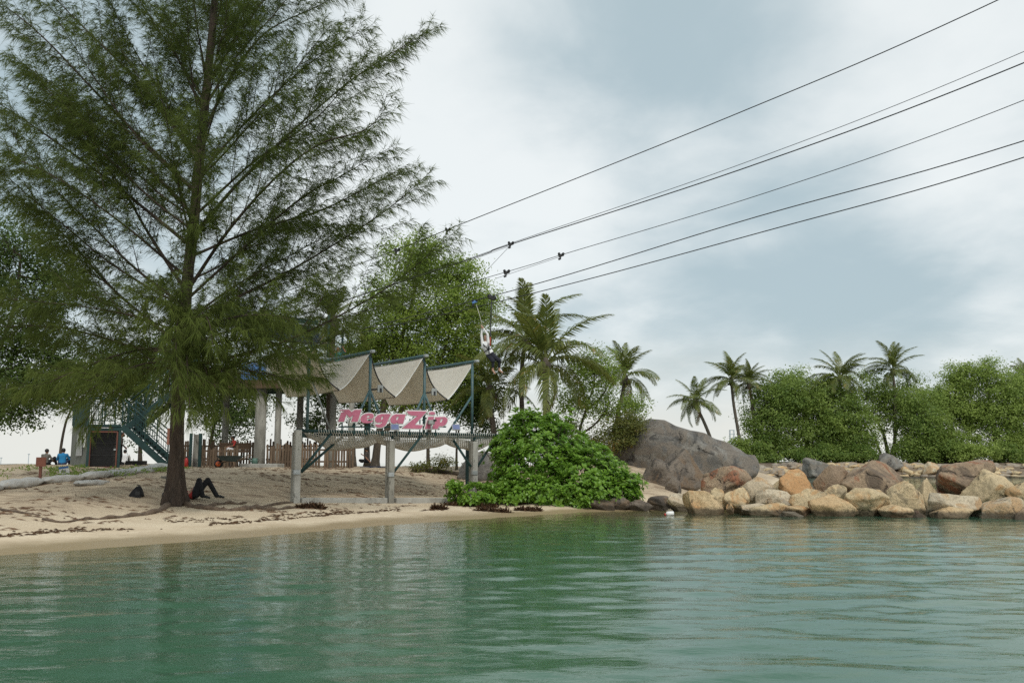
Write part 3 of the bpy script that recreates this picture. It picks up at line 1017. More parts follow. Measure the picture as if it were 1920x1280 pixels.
def shoots(line, r0, level, tint0):
    """side shoots with drooping needles along one limb"""
    seg = np.linalg.norm(np.diff(line, axis=0), axis=1)
    cum = np.concatenate([[0], np.cumsum(seg)]); L = cum[-1]
    tang = unit(np.gradient(line, axis=0))
    start = 0.16 if level == 0 else 0.08
    # second-order limbs
    if level == 0:
        s = start * L + 0.3
        while s < L * 0.93:
            u = s / L
            p = np.array([np.interp(s, cum, line[:, k]) for k in range(3)])
            t = unit(np.array([np.interp(s, cum, tang[:, k]) for k in range(3)]))
            rnd = unit(_crs.normal(size=3)); perp = unit(rnd - t * (rnd @ t))
            d = unit(t * 0.85 + perp * 0.62 + np.array([0, 0, 0.16]))
            ln = (0.55 + 0.42 * (L - s)) * _crs.uniform(0.55, 1.0)
            ln = min(ln, 2.6)
            q = np.array([p + d * ln * w + np.array([0, 0, 0.10 * ln * w * w]) + t * 0.12 * ln * w * w for w in np.linspace(0, 1, 7)])
            wood.add(q, 0.005 + 0.0045 * ln, 0.003, 3)
            shoots(q, 0.01, 1, tint0 + _crs.normal(0, 0.10))
            s += _crs.uniform(0.22, 0.38)
    # needle-bearing twigs
    step = 0.085
    m = max(3, int((1 - start) * L / step))
    sv = start * L + (np.arange(m) + _crs.random(m)) * ((1 - start) * L / m)
    u = sv / L
    p = np.stack([np.interp(sv, cum, line[:, k]) for k in range(3)], 1)
    t = unit(np.stack([np.interp(sv, cum, tang[:, k]) for k in range(3)], 1))
    rnd = unit(_crs.normal(size=(m, 3)))
    perp = unit(rnd - t * (rnd * t).sum(1, keepdims=True))
    d = unit(t * 0.85 + perp * 0.62)
    ln = _crs.uniform(0.25, 0.62, m) * (1 - 0.5 * u)
    n = 15
    w = _crs.random((m, n))
    base = p[:, None, :] + d[:, None, :] * (ln[:, None] * w)[:, :, None] + np.array([0, 0, -0.18]) * (w ** 2 * ln[:, None])[:, :, None]
    rd = unit(_crs.normal(size=(m, n, 3)))
    nd_ = unit(d[:, None, :] * 0.8 + rd * 0.50 + np.array([0, 0, -0.34]))
    needles_p.append(base.reshape(-1, 3)); needles_d.append(nd_.reshape(-1, 3))
    needles_l.append(_crs.uniform(0.16, 0.36, m * n)); needles_t.append(np.clip(np.repeat(tint0 + 0.25 * u, n) + _crs.normal(0, 0.13, m * n), 0, 1))


for li, (line, w) in enumerate(limb_lines):
    L = np.linalg.norm(np.diff(line, axis=0), axis=1).sum()
    wood.add(line, (0.013 + 0.0052 * L) * w, 0.005, 6, 0.8)
    tint = 0.30 + (0.30 if 27 <= li <= 41 else 0) + _crs.normal(0, 0.10)
    shoots(line, 0.05, 0, tint)
link('limb_framework', wood.mesh('limb_framework'), M_BARK, cas)


def needle_mesh(name, P, D, Ln, T, width):
    n = len(P)
    rd = unit(_crs.normal(size=(n, 3)))
    side = unit(np.cross(D, rd)) * (width * 0.5)
    droop = np.array([0, 0, -1.0]) * (Ln * 0.34)[:, None]
    a = P - side; b = P + side; c = P + D * Ln[:, None] + droop
    V = np.stack([a, b, c], 1).reshape(-1, 3)
    F = np.arange(3 * n).reshape(n, 3)
    return np_mesh(name, V, F, {'tint': np.repeat(T, 3)})


NP = np.vstack(needles_p); ND = np.vstack(needles_d); NL = np.concatenate(needles_l); NT = np.concatenate(needles_t)
print('casuarina needles', len(NP))
NMAX = 640000
if len(NP) > NMAX:
    keep = _crs.permutation(len(NP))[:NMAX]
    NP, ND, NL, NT = NP[keep], ND[keep], NL[keep], NT[keep]
tag(link('crown', needle_mesh('crown', NP, ND, NL, NT, 0.0145), M_NEEDLE, cas), kind='stuff')

# surface roots of the casuarina that run over the sand
for rp in ([(335, 944), (360, 950), (405, 957), (450, 957), (500, 950), (545, 943), (572, 935)], [(318, 948), (290, 962), (250, 968), (205, 973), (158, 975)],
           [(452, 958), (478, 953), (505, 957), (540, 954), (575, 951)], [(345, 948), (380, 953), (420, 946), (462, 945)]):
    mb = MB()
    pts = [g(*p) + Vector((0, 0, 0.02)) for p in rp]
    sp = [Vector(q) + Vector((0, 0, 0.03 * math.sin(i * 1.3))) for i, q in enumerate(spline(pts, 22))]
    mb.tube(sp, [0.085 * (1 - 0.8 * i / 21) + 0.012 for i in range(22)], 8)
    mb.build('root', M_ROOT, cas, True)


# ---------------------------------------------------------------- broadleaf trees
def leaf_quads(P, size, rngs, droop=0.3, aspect=0.45, out=None):
    """rhombic leaves, one bent quad each"""
    n = len(P)
    d = unit(rngs.normal(size=(n, 3)) + np.array([0, 0, -droop]))
    s = unit(np.cross(d, rngs.normal(size=(n, 3))))
    if out is not None:                    # blades turn their faces outwards and to the sky
        N = unit(out * 0.75 + np.array([0, 0, 0.65]) + rngs.normal(0, 0.55, (n, 3)))
        d = unit(np.cross(N, rngs.normal(size=(n, 3))) + np.array([0, 0, -droop * 0.6]))
        s = unit(np.cross(N, d))
    L = size * rngs.uniform(0.65, 1.25, n)[:, None]
    W = L * aspect * 0.5
    up = np.cross(s, d) * (L * 0.10)
    a = P; b = P + d * L * 0.45 + s * W + up; c = P + d * L; e = P + d * L * 0.45 - s * W + up
    V = np.stack([a, b, c, e], 1).reshape(-1, 3)
    F = np.arange(4 * n).reshape(n, 4)
    return V, F


def tree(name, label, trunk_px_, Y, blobs, n_leaf, leaf, mat, r0=0.16, seed=1, clump=0.34, per=70, group=None, bark=None, cat='tree', droop=0.3, extra_trunks=(), loc=None, base_tint=0.45, fork=0.45):
    """trunk along a line of picture points at depth Y; crown of leaf clumps inside ellipsoids (px, py, rx, ry, dY)"""
    r = np.random.default_rng(seed)
    bark = bark or M_BARK2
    pts = [np.array(at(p[0], p[1], Y + (p[2] if len(p) > 2 else 0))[:]) for p in trunk_px_]
    b0 = Vector(pts[0]) if loc is None else Vector(loc)
    pts[0][2] -= 0.15
    t = thing(name, label, cat, b0, group)
    line = spline(pts, 20)
    tb = Tubes()
    tb.add(line, r0, r0 * 0.35, 9)
    tb.add(np.array([line[0] - [0, 0, 0.1], line[0] + [0, 0, 0.2], line[1] + [0, 0, 0.35]]), r0 * 1.6, r0 * 0.9, 9)
    lines = [line]
    for ex in extra_trunks:
        l2 = spline([np.array(at(p[0], p[1], Y + (p[2] if len(p) > 2 else 0))[:]) for p in ex], 16)
        tb.add(l2, r0 * 0.7, r0 * 0.2, 7); lines.append(l2)
    P = []; T = []; O = []
    vol = sum(b[2] * b[3] for b in blobs)
    nodes = np.vstack([l[int(len(l) * fork):] for l in lines])
    for (bx, by, rx, ry, dY) in blobs:
        c = np.array(at(bx, by, Y + dY)[:])
        k = Y / FPX
        R = np.array([rx * k, min(rx, ry) * k * 0.95 + 0.3, ry * k])
        nc = max(4, int(n_leaf / per * rx * ry / vol))
        i0 = np.argmin(np.linalg.norm(nodes - c, axis=1) + np.maximum(nodes[:, 2] - c[2], 0))
        hub = nodes[i0]
        mid = (hub + c) / 2 + r.normal(0, 0.15, 3)
        main = spline([hub, mid, c], 10)
        tb.add(main, r0 * 0.38, r0 * 0.14, 6)
        for q in range(nc):
            v = unit(r.normal(size=3)) * (r.random() ** 0.42)
            cc = c + v * R
            off = clump * r.uniform(0.6, 1.3)
            nn = int(per * r.uniform(0.6, 1.4))
            pp = cc + r.normal(size=(nn, 3)) * off * np.array([1.0, 1.0, 0.62])
            P.append(pp)
            O.append(unit(v * 0.8 + (pp - cc) / off * 0.6))
            hgt = v[2]
            T.append(np.clip(base_tint + r.normal(0, 0.2) + r.normal(0, 0.12, nn), 0, 1))
            if r.random() < 0.55:
                st = main[r.integers(3, 10)]
                tw = spline([st, (st + cc) / 2 + r.normal(0, 0.12, 3), cc], 6)
                tb.add(tw, r0 * 0.13, 0.008, 3)
    P = np.vstack(P); T = np.concatenate(T)
    V, F = leaf_quads(P, leaf, r, droop, out=np.vstack(O))
    link('trunk', tb.mesh('trunk'), bark, t)
    tag(link('crown', np_mesh('crown', V, F, {'tint': np.repeat(T, 4)}), mat, t), kind='stuff')
    return t


def low(px, Y):
    p = on(px, Y)
    # picture row of the sand there
    cy, sy = math.cos(PITCH), math.sin(PITCH)
    zc_ = (p.z - CAM_H)
    f = p.y * cy + zc_ * sy; u = -p.y * sy + zc_ * cy
    return 640 - FPX * u / f


G_BACK = 'trees behind the beach'
tree('shade_tree', 'bushy green tree at the far left edge behind the casuarina', [(-75, low(-75, 46)), (-50, 760), (20, 600), (40, 480)], 46,
     [(20, 470, 90, 80, 0), (70, 620, 70, 90, 1), (-40, 560, 80, 130, 0), (20, 700, 90, 80, .5), (110, 520, 60, 70, 1.2), (30, 770, 80, 30, 0.3)], 34000, 0.19, M_LEAF_DARK, 0.17, 101, group=G_BACK, clump=0.42, base_tint=0.5)
tree('shade_tree', 'slender bent tree beside the seated pair near the grey booth', [(113, low(113, 47)), (114, 840), (124, 790), (138, 760), (160, 715)], 47,
     [(150, 690, 95, 60, 0), (60, 730, 75, 40, .5), (240, 700, 70, 60, .8), (130, 740, 70, 28, -.5)], 16000, 0.17, M_LEAF_DARK, 0.085, 102, group=G_BACK, clump=0.36, base_tint=0.3)
tree('shade_tree', 'dark leafy tree behind the green staircase and booth', [(262, low(262, 54)), (266, 800), (285, 740), (300, 660)], 54,
     [(270, 720, 95, 70, 0), (350, 690, 70, 80, 1), (300, 650, 90, 60, 0), (250, 790, 50, 40, 0)], 15000, 0.19, M_LEAF_DARK, 0.13, 103, group=G_BACK, clump=0.42, base_tint=0.45)
tree('shade_tree', 'dark low-hanging leafy tree behind the picket fence', [(393, low(393, 53)), (395, 830), (410, 760), (430, 680)], 53,
     [(420, 745, 75, 60, 0), (440, 790, 50, 45, -.6), (395, 700, 70, 60, 0), (470, 720, 50, 60, .4)], 15000, 0.19, M_LEAF_DARK, 0.14, 104, group=G_BACK, clump=0.40, base_tint=0.4)
tree('shade_tree', 'tree with airy dark twigs behind the left half of the pink lettering', [(662, low(662, 50)), (661, 800), (660, 740), (650, 660)], 50,
     [(610, 740, 60, 40, 0), (650, 700, 70, 50, .5), (590, 790, 45, 25, 0), (690, 760, 45, 40, 0)], 9000, 0.18, M_LEAF_DARK, 0.17, 105, group=G_BACK, clump=0.42, base_tint=0.45)
tree('shade_tree', 'large light-green tree rising behind the canopies and rider', [(703, low(703, 48)), (708, 830), (722, 750), (745, 660), (775, 560)], 48,
     [(780, 490, 75, 55, 0), (860, 520, 55, 45, .4), (740, 570, 70, 60, -.4), (840, 590, 85, 60, 0), (900, 570, 45, 40, .5), (780, 660, 80, 50, .3), (880, 660, 60, 50, 0), (700, 640, 60, 55, .6),
      (760, 730, 75, 40, 0.4), (850, 730, 70, 35, 0)], 60000, 0.165, M_LEAF_MID, 0.23, 106, group=G_BACK, clump=0.36, extra_trunks=([(708, 830), (760, 760), (820, 690), (850, 600)], [(722, 750), (735, 690), (735, 600)]), base_tint=0.62)
tree('shade_tree', 'thin straight-stemmed tree behind the middle concrete post', [(803, low(803, 49)), (803, 830), (810, 770), (830, 700)], 49,
     [(800, 740, 60, 30, 0), (850, 700, 50, 40, 0)], 6000, 0.17, M_LEAF_DARK, 0.11, 107, group=G_BACK, clump=0.36, base_tint=0.5)
tree('shade_tree', 'small dark tree with slanting bare boughs left of the right post', [(856, low(856, 48)), (857, 830), (866, 780), (880, 745)], 48,
     [(880, 770, 45, 30, 0), (905, 740, 40, 40, 0), (900, 800, 30, 20, 0)], 8000, 0.16, M_LEAF_DARK, 0.07, 108, group=G_BACK, clump=0.32, extra_trunks=([(832, 775), (850, 745), (885, 715), (915, 690)],), base_tint=0.4)
tree('shade_tree', 'loose-leaved tree right of the tall coconut palm', [(1092, low(1092, 46)), (1085, 820), (1098, 770), (1115, 720)], 46,
     [(1075, 750, 45, 55, 0), (1120, 700, 55, 45, 0), (1150, 770, 55, 50, .5), (1100, 680, 40, 25, .4), (1185, 780, 25, 40, .5), (1060, 800, 35, 25, 0)], 12500, 0.15, M_LEAF_MID, 0.10, 109, group=G_BACK, clump=0.34,
     extra_trunks=([(1098, 770), (1130, 740), (1150, 700)], [(1088, 815), (1120, 790), (1150, 745)]), base_tint=0.45)
tree('shrub', 'yellowing twiggy shrub against the left side of the huge boulder', [(1150, low(1150, 43)), (1152, 850), (1160, 830)], 43,
     [(1165, 815, 45, 28, 0), (1120, 835, 35, 25, -.3), (1185, 795, 22, 20, 0)], 6500, 0.13, M_LEAF_YEL, 0.06, 110, clump=0.26, cat='shrub', base_tint=0.5)
tree('shrub', 'low yellow-green shrub on the bank left of the right post', [(820, low(820, 42)), (822, 872)], 42,
     [(826, 868, 28, 13, 0), (790, 874, 18, 8, 0)], 1600, 0.11, M_LEAF_YEL, 0.03, 111, clump=0.2, per=50, cat='shrub', base_tint=0.4)


# ---------------------------------------------------------------- palms
def frond_mesh(name, length, droop, seed, mat, n=46, width=0.62, ragged=0.0):
    """one pinnate frond along +X: arching rachis with two ranks of leaflets"""
    r = np.random.default_rng(seed)
    s = np.linspace(0, 1, 24)
    x = s - 0.28 * droop * s ** 3
    z = 0.30 * s * (1 - s) - 0.78 * droop * s ** 2.0
    line = np.stack([x * length, 0.05 * np.sin(s * 3 + seed) * s * length, z * length], 1)
    tb = Tubes(); tb.add(line, 0.035, 0.006, 5)
    V = list(tb.V[0]); F = [tuple(f) for f in tb.F[0]]; T = [0.75] * len(V)
    tang = unit(np.gradient(line, axis=0))
    for side in (-1, 1):
        for i in range(n):
            u = 0.16 + 0.84 * (i + r.random() * 0.6) / n
            if r.random() < ragged: continue
            p = np.array([np.interp(u, s, line[:, k]) for k in range(3)])
            t = np.array([np.interp(u, s, tang[:, k]) for k in range(3)]); t = unit(t)
            sd = unit(np.cross(np.array([0, 0, 1.0]), t)) * side
            up = np.cross(t, sd) * side
            prof = (math.sin(math.pi * min(1, 0.12 + u * 0.86)) ** 0.6) * (1 - 0.25 * u)
            L = length * 0.31 * prof * r.uniform(0.85, 1.1)
            d0 = unit(t * (0.55 + 0.5 * u) + sd * 0.9 + up * 0.25 + r.normal(0, 0.07, 3))
            w = np.cross(d0, up); w = unit(w) * (0.018 + 0.010 * prof)
            hang = np.array([0, 0, -1.0])
            m1 = p + d0 * L * 0.5 + hang * L * 0.06
            m2 = p + d0 * L * 0.80 + hang * L * (0.40 + 0.30 * droop)
            o = len(V)
            V += [p - w * 0.6, p + w * 0.6, m1 - w, m1 + w, m2]
            tt = np.clip(0.35 + 0.25 * r.normal() + 0.25 * (u > 0.85), 0, 1)
            T += [tt] * 5
            F += [(o, o + 1, o + 3, o + 2), (o + 2, o + 3, o + 4)]
    me = bpy.data.meshes.new(name)
    me.from_pydata([tuple(v) for v in V], [], F)
    a = me.attributes.new('tint', 'FLOAT', 'POINT'); a.data.foreach_set('value', np.array(T, np.float32))
    me.materials.append(mat)
    me.update()
    return me


FRONDS = [frond_mesh('frond', 1.0 * 3.0, dr, 200 + i, M_PALM) for i, dr in enumerate((0.15, 0.3, 0.46, 0.6, 0.72, 0.85))]
FROND_DEAD = [frond_mesh('dead_frond', 2.6, 1.0, 230 + i, M_PALM_DEAD, 30, ragged=0.35) for i in range(2)]


def palm(name, label, line_px, Y, size, seed, group=None, n=17, r0=0.13, dead=2, up_bias=0.0, loc_ground=True):
    r = np.random.default_rng(seed)
    pts = [np.array(at(p[0], p[1], Y)[:]) for p in line_px]
    b0 = Vector(pts[0])
    t = thing(name, label, 'palm tree', b0, group)
    line = spline(pts, 26)
    V = MB()
    rad = [r0 * (1.45 if i == 0 else 1.0 - 0.32 * i / 25) * (1.0 + 0.07 * (i % 2)) for i in range(26)]
    V.tube([Vector(p) for p in line], rad, 10)
    V.build('trunk', M_PALMTRUNK, t, True)
    top = Vector(line[-1])
    cb = MB()
    cb.ell(top, (r0 * 1.5, r0 * 1.5, r0 * 2.6), 10, 8)
    for k in range(5):
        a = k * 1.26
        cb.ell(top + Vector((math.cos(a) * r0 * 1.7, math.sin(a) * r0 * 1.7, -r0 * 1.2)), (0.11, 0.11, 0.14), 8, 6)
    cb.build('crown_heart', M_PALMTRUNK, t, True)
    for k in range(n):
        f = k / (n - 1)
        az = k * 2.39996 + seed * 1.7 + r.normal(0, 0.3)
        el = math.radians(80 - 88 * f ** 0.7 + r.normal(0, 11) + up_bias)
        vi = min(5, max(0, int(f * 5.2 + r.normal(0, 0.4) + 0.6)))
        o = put('frond', FRONDS[vi], top + Vector((0, 0, r0 * 1.2 * (1 - f))), t)
        sc_ = size / 3.0 * 1.3 * (0.78 + 0.3 * math.sin(math.pi * min(1, f + 0.15))) * r.uniform(0.92, 1.08)
        o.scale = (sc_, sc_, sc_)
        o.rotation_euler = (r.normal(0, 0.25), -el, az)
        o.rotation_mode = 'XYZ'
    for k in range(dead):
        az = r.uniform(0, 6.28)
        o = put('dead_frond', FROND_DEAD[k % 2], top - Vector((0, 0, 0.1)), t)
        sc_ = size / 3.0 * 0.85
        o.scale = (sc_, sc_, sc_)
        o.rotation_euler = (0, math.radians(38 + 15 * r.random()), az)
    return t


G_PALM = 'coconut palms behind the beach'
palm('coconut_palm', 'largest coconut palm, standing right of the zip line rider', [(1025, low(1025, 42)), (1025, 800), (1024, 740), (1022, 690)], 42, 2.95, 301, G_PALM, 20, 0.20, 3)
palm('coconut_palm', 'slim-trunked palm half hidden behind the largest coconut palm', [(979, low(979, 46)), (979, 790), (978, 700), (985, 640)], 46, 2.7, 302, G_PALM, 15, 0.14, 1)
palm('coconut_palm', 'short dark palm beneath the rider\'s feet', [(930, low(930, 44)), (925, 800), (918, 760), (919, 735)], 44, 1.9, 303, G_PALM, 16, 0.15, 2)
palm('coconut_palm', 'small yellowing palm leaning right beside the loose-leaved tree', [(1150, low(1150, 48)), (1158, 780), (1166, 745), (1172, 712)], 48, 1.75, 304, G_PALM, 16, 0.13, 2)
palm('coconut_palm', 'palm with brown trunk rising behind the leftmost canopy', [(620, low(620, 47)), (620, 800), (621, 700), (622, 612)], 47, 2.2, 305, G_PALM, 13, 0.27, 1)
palm('coconut_palm', 'palm with bristling low fronds behind the first canopy peak', [(688, low(688, 51)), (688, 800), (690, 720), (690, 668)], 51, 1.9, 306, G_PALM, 14, 0.17, 1)

# ---------------------------------------------------------------- the green bush by the water
BUSH_BASE = g(1040, 944)
bush = thing('sea_lettuce_bush', 'large glossy bright-green bush spilling over the sand at the water', 'bush', BUSH_BASE)


def rosette_mesh(name, seed, leaves=11, L=0.20):
    r = np.random.default_rng(seed)
    V = []; F = []; T = []
    for i in range(leaves):
        a = i * 2.399 + r.normal(0, 0.2)
        el = math.radians(68 - 62 * i / leaves + r.normal(0, 8))
        ln = L * (0.7 + 0.4 * i / leaves) * r.uniform(0.85, 1.1)
        d = np.array([math.cos(a) * math.cos(el), math.sin(a) * math.cos(el), math.sin(el)])
        s = np.array([-math.sin(a), math.cos(a), 0.0])
        u = np.cross(d, s)
        if u[2] < 0: u = -u
        w = ln * 0.21
        o = len(V)
        p1 = d * ln * 0.30 + u * 0.01; p2 = d * ln * 0.74 - u * ln * 0.02; p3 = d * ln - u * ln * 0.13
        V += [d * 0.01, p1 - s * w * 0.55 + u * w * 0.2, p1, p1 + s * w * 0.55 + u * w * 0.2, p2 - s * w + u * w * 0.3, p2, p2 + s * w + u * w * 0.3, p3]
        T += [np.clip(0.5 + r.normal(0, 0.2) + 0.25 * (1 - i / leaves), 0, 1)] * 8
        F += [(o, o + 1, o + 2), (o, o + 2, o + 3), (o + 1, o + 4, o + 5, o + 2), (o + 2, o + 5, o + 6, o + 3), (o + 4, o + 7, o + 5), (o + 5, o + 7, o + 6)]
    me = bpy.data.meshes.new(name)
    me.from_pydata([tuple(v) for v in V], [], F)
    a_ = me.attributes.new('tint', 'FLOAT', 'POINT'); a_.data.foreach_set('value', np.array(T, np.float32))
    me.polygons.foreach_set('use_smooth', [True] * len(me.polygons))
    me.materials.append(M_LEAF_BUSH)
    me.update()
    return me


ROS = [rosette_mesh('leaf_rosette', 400 + i) for i in range(6)]
_br = np.random.default_rng(77)
_el = [(1008, 872, 78, 90, 33.4, 1.5), (1092, 900, 76, 56, 32.8, 1.4), (1155, 920, 40, 30, 32.4, 0.8), (968, 895, 44, 50, 33.0, 1.0), (890, 928, 44, 17, 31.6, 0.6),
       (1045, 922, 125, 32, 32.2, 1.0), (962, 832, 34, 34, 33.8, 0.8), (1048, 842, 52, 46, 33.8, 1.0), (1005, 812, 50, 30, 33.9, 0.8), (852, 912, 15, 9, 31.6, 0.3),
       (1120, 868, 36, 26, 33.2, 0.7), (1180, 905, 22, 16, 32.6, 0.5), (985, 788, 22, 14, 33.9, 0.4), (1030, 795, 18, 16, 33.9, 0.4)]
cand = []
ells = []
for (ex, ey, rx, ry, Y_, rd) in _el:
    c = np.array(at(ex, ey, Y_)[:]); k = Y_ / FPX
    ells.append((c, np.array([rx * k, rd, ry * k])))
for c, R in ells:
    nn = int(430 * (R[0] * R[2] + R[0] * R[1]) / 2.2)
    for i in range(nn):
        v = unit(_br.normal(size=3))
        if v[1] > 0.75 or vnoise(np.array([v[0] * 4 + c[0] * 3]), np.array([v[2] * 4 + c[2] * 5]), 9)[0] < 0.22: continue
        rad = 1.0 + _br.normal(0, 0.10) + 0.16 * math.sin(v[0] * 7 + c[0]) * math.sin(v[2] * 6)
        if _br.random() < 0.38: rad *= _br.uniform(0.55, 0.95)
        p = c + v * R * rad
        if any((((p - c2) / R2) ** 2).sum() < 0.30 for c2, R2 in ells): continue
        gz = ground(p[0], p[1])
        if p[2] < gz + 0.10: p[2] = gz + _br.uniform(0.08, 0.3)
        nrm = unit(v / R)
        cand.append((p, nrm))
order = sorted(range(len(cand)), key=lambda i: cand[i][0][1] - 0.5 * cand[i][1][1] * -1)
print('bush rosettes', len(cand))
front = set(order[:300]) if len(order) > 300 else set(order)
SV = []; SF = []; ST = []; so = 0
_rosdata = []
for me in ROS:
    v = np.array([q.co[:] for q in me.vertices]); t = np.zeros(len(v), np.float32); me.attributes['tint'].data.foreach_get('value', t)
    fs = [tuple(p.vertices) for p in me.polygons]
    _rosdata.append((v, fs, t))
stems = Tubes()
for i, (p, nrm) in enumerate(cand):
    d = unit(nrm * 0.75 + np.array([0, 0, 0.75]) + _br.normal(0, 0.18, 3))
    q = Vector(d).to_track_quat('Z', 'Y') @ Quaternion((0, 0, 1), _br.uniform(0, 6.28))
    s = _br.uniform(0.8, 1.25)
    k = i % 6
    if i in front:
        o = put('leaf_rosette', ROS[k], Vector(p), bush, q.to_euler(), (s, s, s))
    else:
        v, fs, t = _rosdata[k]
        M = np.array(q.to_matrix())
        SV.append(v @ M.T * s + p); ST.append(np.clip(t + _br.normal(0, 0.2), 0, 1))
        SF += [tuple(a + so for a in f) for f in fs]; so += len(v)
    if i % 6 == 0:
        e = p - d * _br.uniform(0.35, 0.8); e2 = np.array([e[0] * 0.8 + p[0] * 0.2, e[1] + 0.3, max(ground(e[0], e[1]) - 0.05, e[2] - _br.uniform(0.3, 0.9))])
        stems.add(spline([e2, e, p], 6), 0.014, 0.007, 4)
me = bpy.data.meshes.new('foliage'); me.from_pydata([tuple(v) for v in np.vstack(SV)], [], SF)
a_ = me.attributes.new('tint', 'FLOAT', 'POINT'); a_.data.foreach_set('value', np.concatenate(ST).astype(np.float32))
me.polygons.foreach_set('use_smooth', [True] * len(me.polygons)); me.update()
tag(link('foliage', me, M_LEAF_BUSH, bush), kind='stuff')
link('stem_thicket', stems.mesh('stem_thicket'), M_BARK2, bush)

# ---------------------------------------------------------------- the far islet
def bank_material():
    return surf('far_bank_soil', (0.21, 0.16, 0.11), (0.12, 0.085, 0.06), 0.6, 0.95, 0.8, (0.30, 0.25, 0.18), 6.0, bump_dist=0.15)


fx = np.arange(14, 130, 0.8); fy = np.concatenate([np.arange(98, 118, 0.5), np.arange(118, 195, 2.0)])
far_land = link('far_islet_ground', grid_mesh('far_islet_ground', fx, fy, far_ground_np), bank_material())
tag(far_land, 'low brown bank of the islet across the channel', kind='structure')


def fz(px, Y):
    x = px_x(px, Y)
    return float(far_ground_np(np.array([x]), np.array([Y]))[0])


M_ROCK_BANK = rock_material('bank_granite', (0.40, 0.35, 0.28), (0.30, 0.255, 0.20), (0.34, 0.22, 0.12), (0.12, 0.10, 0.085), 0.6)
STONES = []
for i in range(6):
    me = rock_mesh('bank_stone', (1, 0.8, 0.62), 500 + i, cuts=9, sub=2, flatten=0.55)
    me.materials.append(M_ROCK_TAN if i % 3 == 0 else (M_ROCK_BANK)); STONES.append(me)
_fr = np.random.default_rng(91)
for i in range(290):
    px = 1404 + 530 * _fr.random()
    Y_ = 101.5 + 6.0 * _fr.random()
    x = px_x(px, Y_); z = fz(px, Y_)
    s = _fr.uniform(0.4, 1.0)
    o = put('bank_stone', STONES[i % 6], (x, Y_, max(z, -0.1) + s * 0.05), far_land, (0, 0, _fr.uniform(0, 6.28)), (s * 1.3, s, s * 0.8))
rock(1508, 1552, 859, 892, 101.5, M_ROCK_GREY, 'grey rounded boulder on the far bank, left of the other far one', 81, 'boulders on the far bank', 'boulder', 'far_boulder')
rock(1648, 1692, 850, 878, 105.0, M_ROCK_GREY, 'dark grey boulder on the far bank below a gap in the trees', 82, 'boulders on the far bank', 'boulder', 'far_boulder')
rock(1735, 1764, 866, 888, 102.0, M_ROCK_PALE, 'pale upright stone on the far bank between the big breakwater rocks', 83, 'boulders on the far bank', 'boulder', 'far_boulder')

G_FAR = 'trees on the far islet'
FAR = [
    ('far_tree', 'leftmost dense tree of the far islet, dark to the ground', [(1452, 862), (1455, 800), (1462, 750)], 116, [(1440, 790, 42, 62, 0), (1475, 750, 40, 50, 0), (1430, 835, 35, 28, -1)], 'broad'),
    ('far_tree', 'broad pale-topped tree second from the left on the far islet', [(1512, 862), (1512, 800), (1508, 740)], 118, [(1500, 740, 48, 36, 0), (1545, 760, 45, 45, 0), (1500, 810, 50, 45, -1), (1550, 830, 40, 30, -1)], 'broad'),
    ('far_tree', 'rounded tree under the stout middle palm on the far islet', [(1590, 862), (1585, 800), (1580, 760)], 115, [(1565, 790, 45, 50, 0), (1605, 800, 35, 45, 0), (1580, 840, 50, 22, -1)], 'broad'),
    ('far_tree', 'forked tree beneath the tallest far palm with sky between its stems', [(1668, 862), (1655, 810), (1630, 770)], 120, [(1625, 740, 45, 38, 0), (1690, 745, 45, 40, 0), (1650, 775, 40, 35, 0), (1700, 790, 35, 30, 0)], 'fork'),
    ('far_tree', 'bushy tree right of the forked tree on the far islet', [(1735, 862), (1738, 810), (1745, 770)], 114, [(1730, 790, 42, 50, 0), (1760, 830, 45, 32, -1), (1715, 840, 40, 24, -1)], 'broad'),
    ('far_tree', 'tree with layered light-green tiers, second from the right on the far islet', [(1788, 862), (1785, 800), (1790, 740)], 117, [(1800, 715, 34, 26, 0), (1770, 755, 40, 26, 0), (1810, 780, 45, 30, 0), (1790, 830, 45, 30, -1)], 'tier'),
    ('far_tree', 'tall tree with layered crown near the right edge of the far islet', [(1868, 862), (1862, 790), (1850, 720)], 116, [(1846, 700, 26, 22, 0), (1870, 730, 48, 30, 0), (1850, 780, 45, 35, 0), (1900, 780, 40, 45, 0), (1870, 830, 50, 30, -1)], 'tier'),
    ('far_tree', 'tree cut by the right edge on the far islet', [(1945, 862), (1940, 800), (1930, 740)], 118, [(1930, 745, 40, 45, 0), (1945, 810, 45, 50, 0)], 'tier'),
]
for i, (nm, lb, tp, Y_, bl, kd) in enumerate(FAR):
    tp = [(tp[0][0], low(tp[0][0], Y_) if False else 866)] + tp[1:]
    bl = [(b[0], b[1] + (-6 if b[1] < 800 else 5), b[2] * 1.18, b[3] * 1.15, b[4]) for b in bl]
    tree(nm, lb, tp, Y_, bl, 25000 if kd != 'fork' else 15000, 0.33, M_LEAF_FAR, 0.28, 600 + i, clump=0.60, per=75, group=G_FAR, base_tint=(0.40, 0.68, 0.5, 0.62, 0.42, 0.8, 0.72, 0.6)[i],
         extra_trunks=([(1668, 862), (1680, 815), (1690, 770)], [(1655, 862), (1640, 820), (1620, 790)]) if kd == 'fork' else (), fork=0.3)
tree('far_shrub', 'pale low shrub at the left end of the far islet', [(1376, 852), (1377, 838)], 113, [(1376, 836, 14, 14, 0), (1396, 842, 14, 16, 0)], 2600, 0.3, M_LEAF_FAR, 0.05, 640, clump=0.4, cat='shrub', base_tint=0.7)
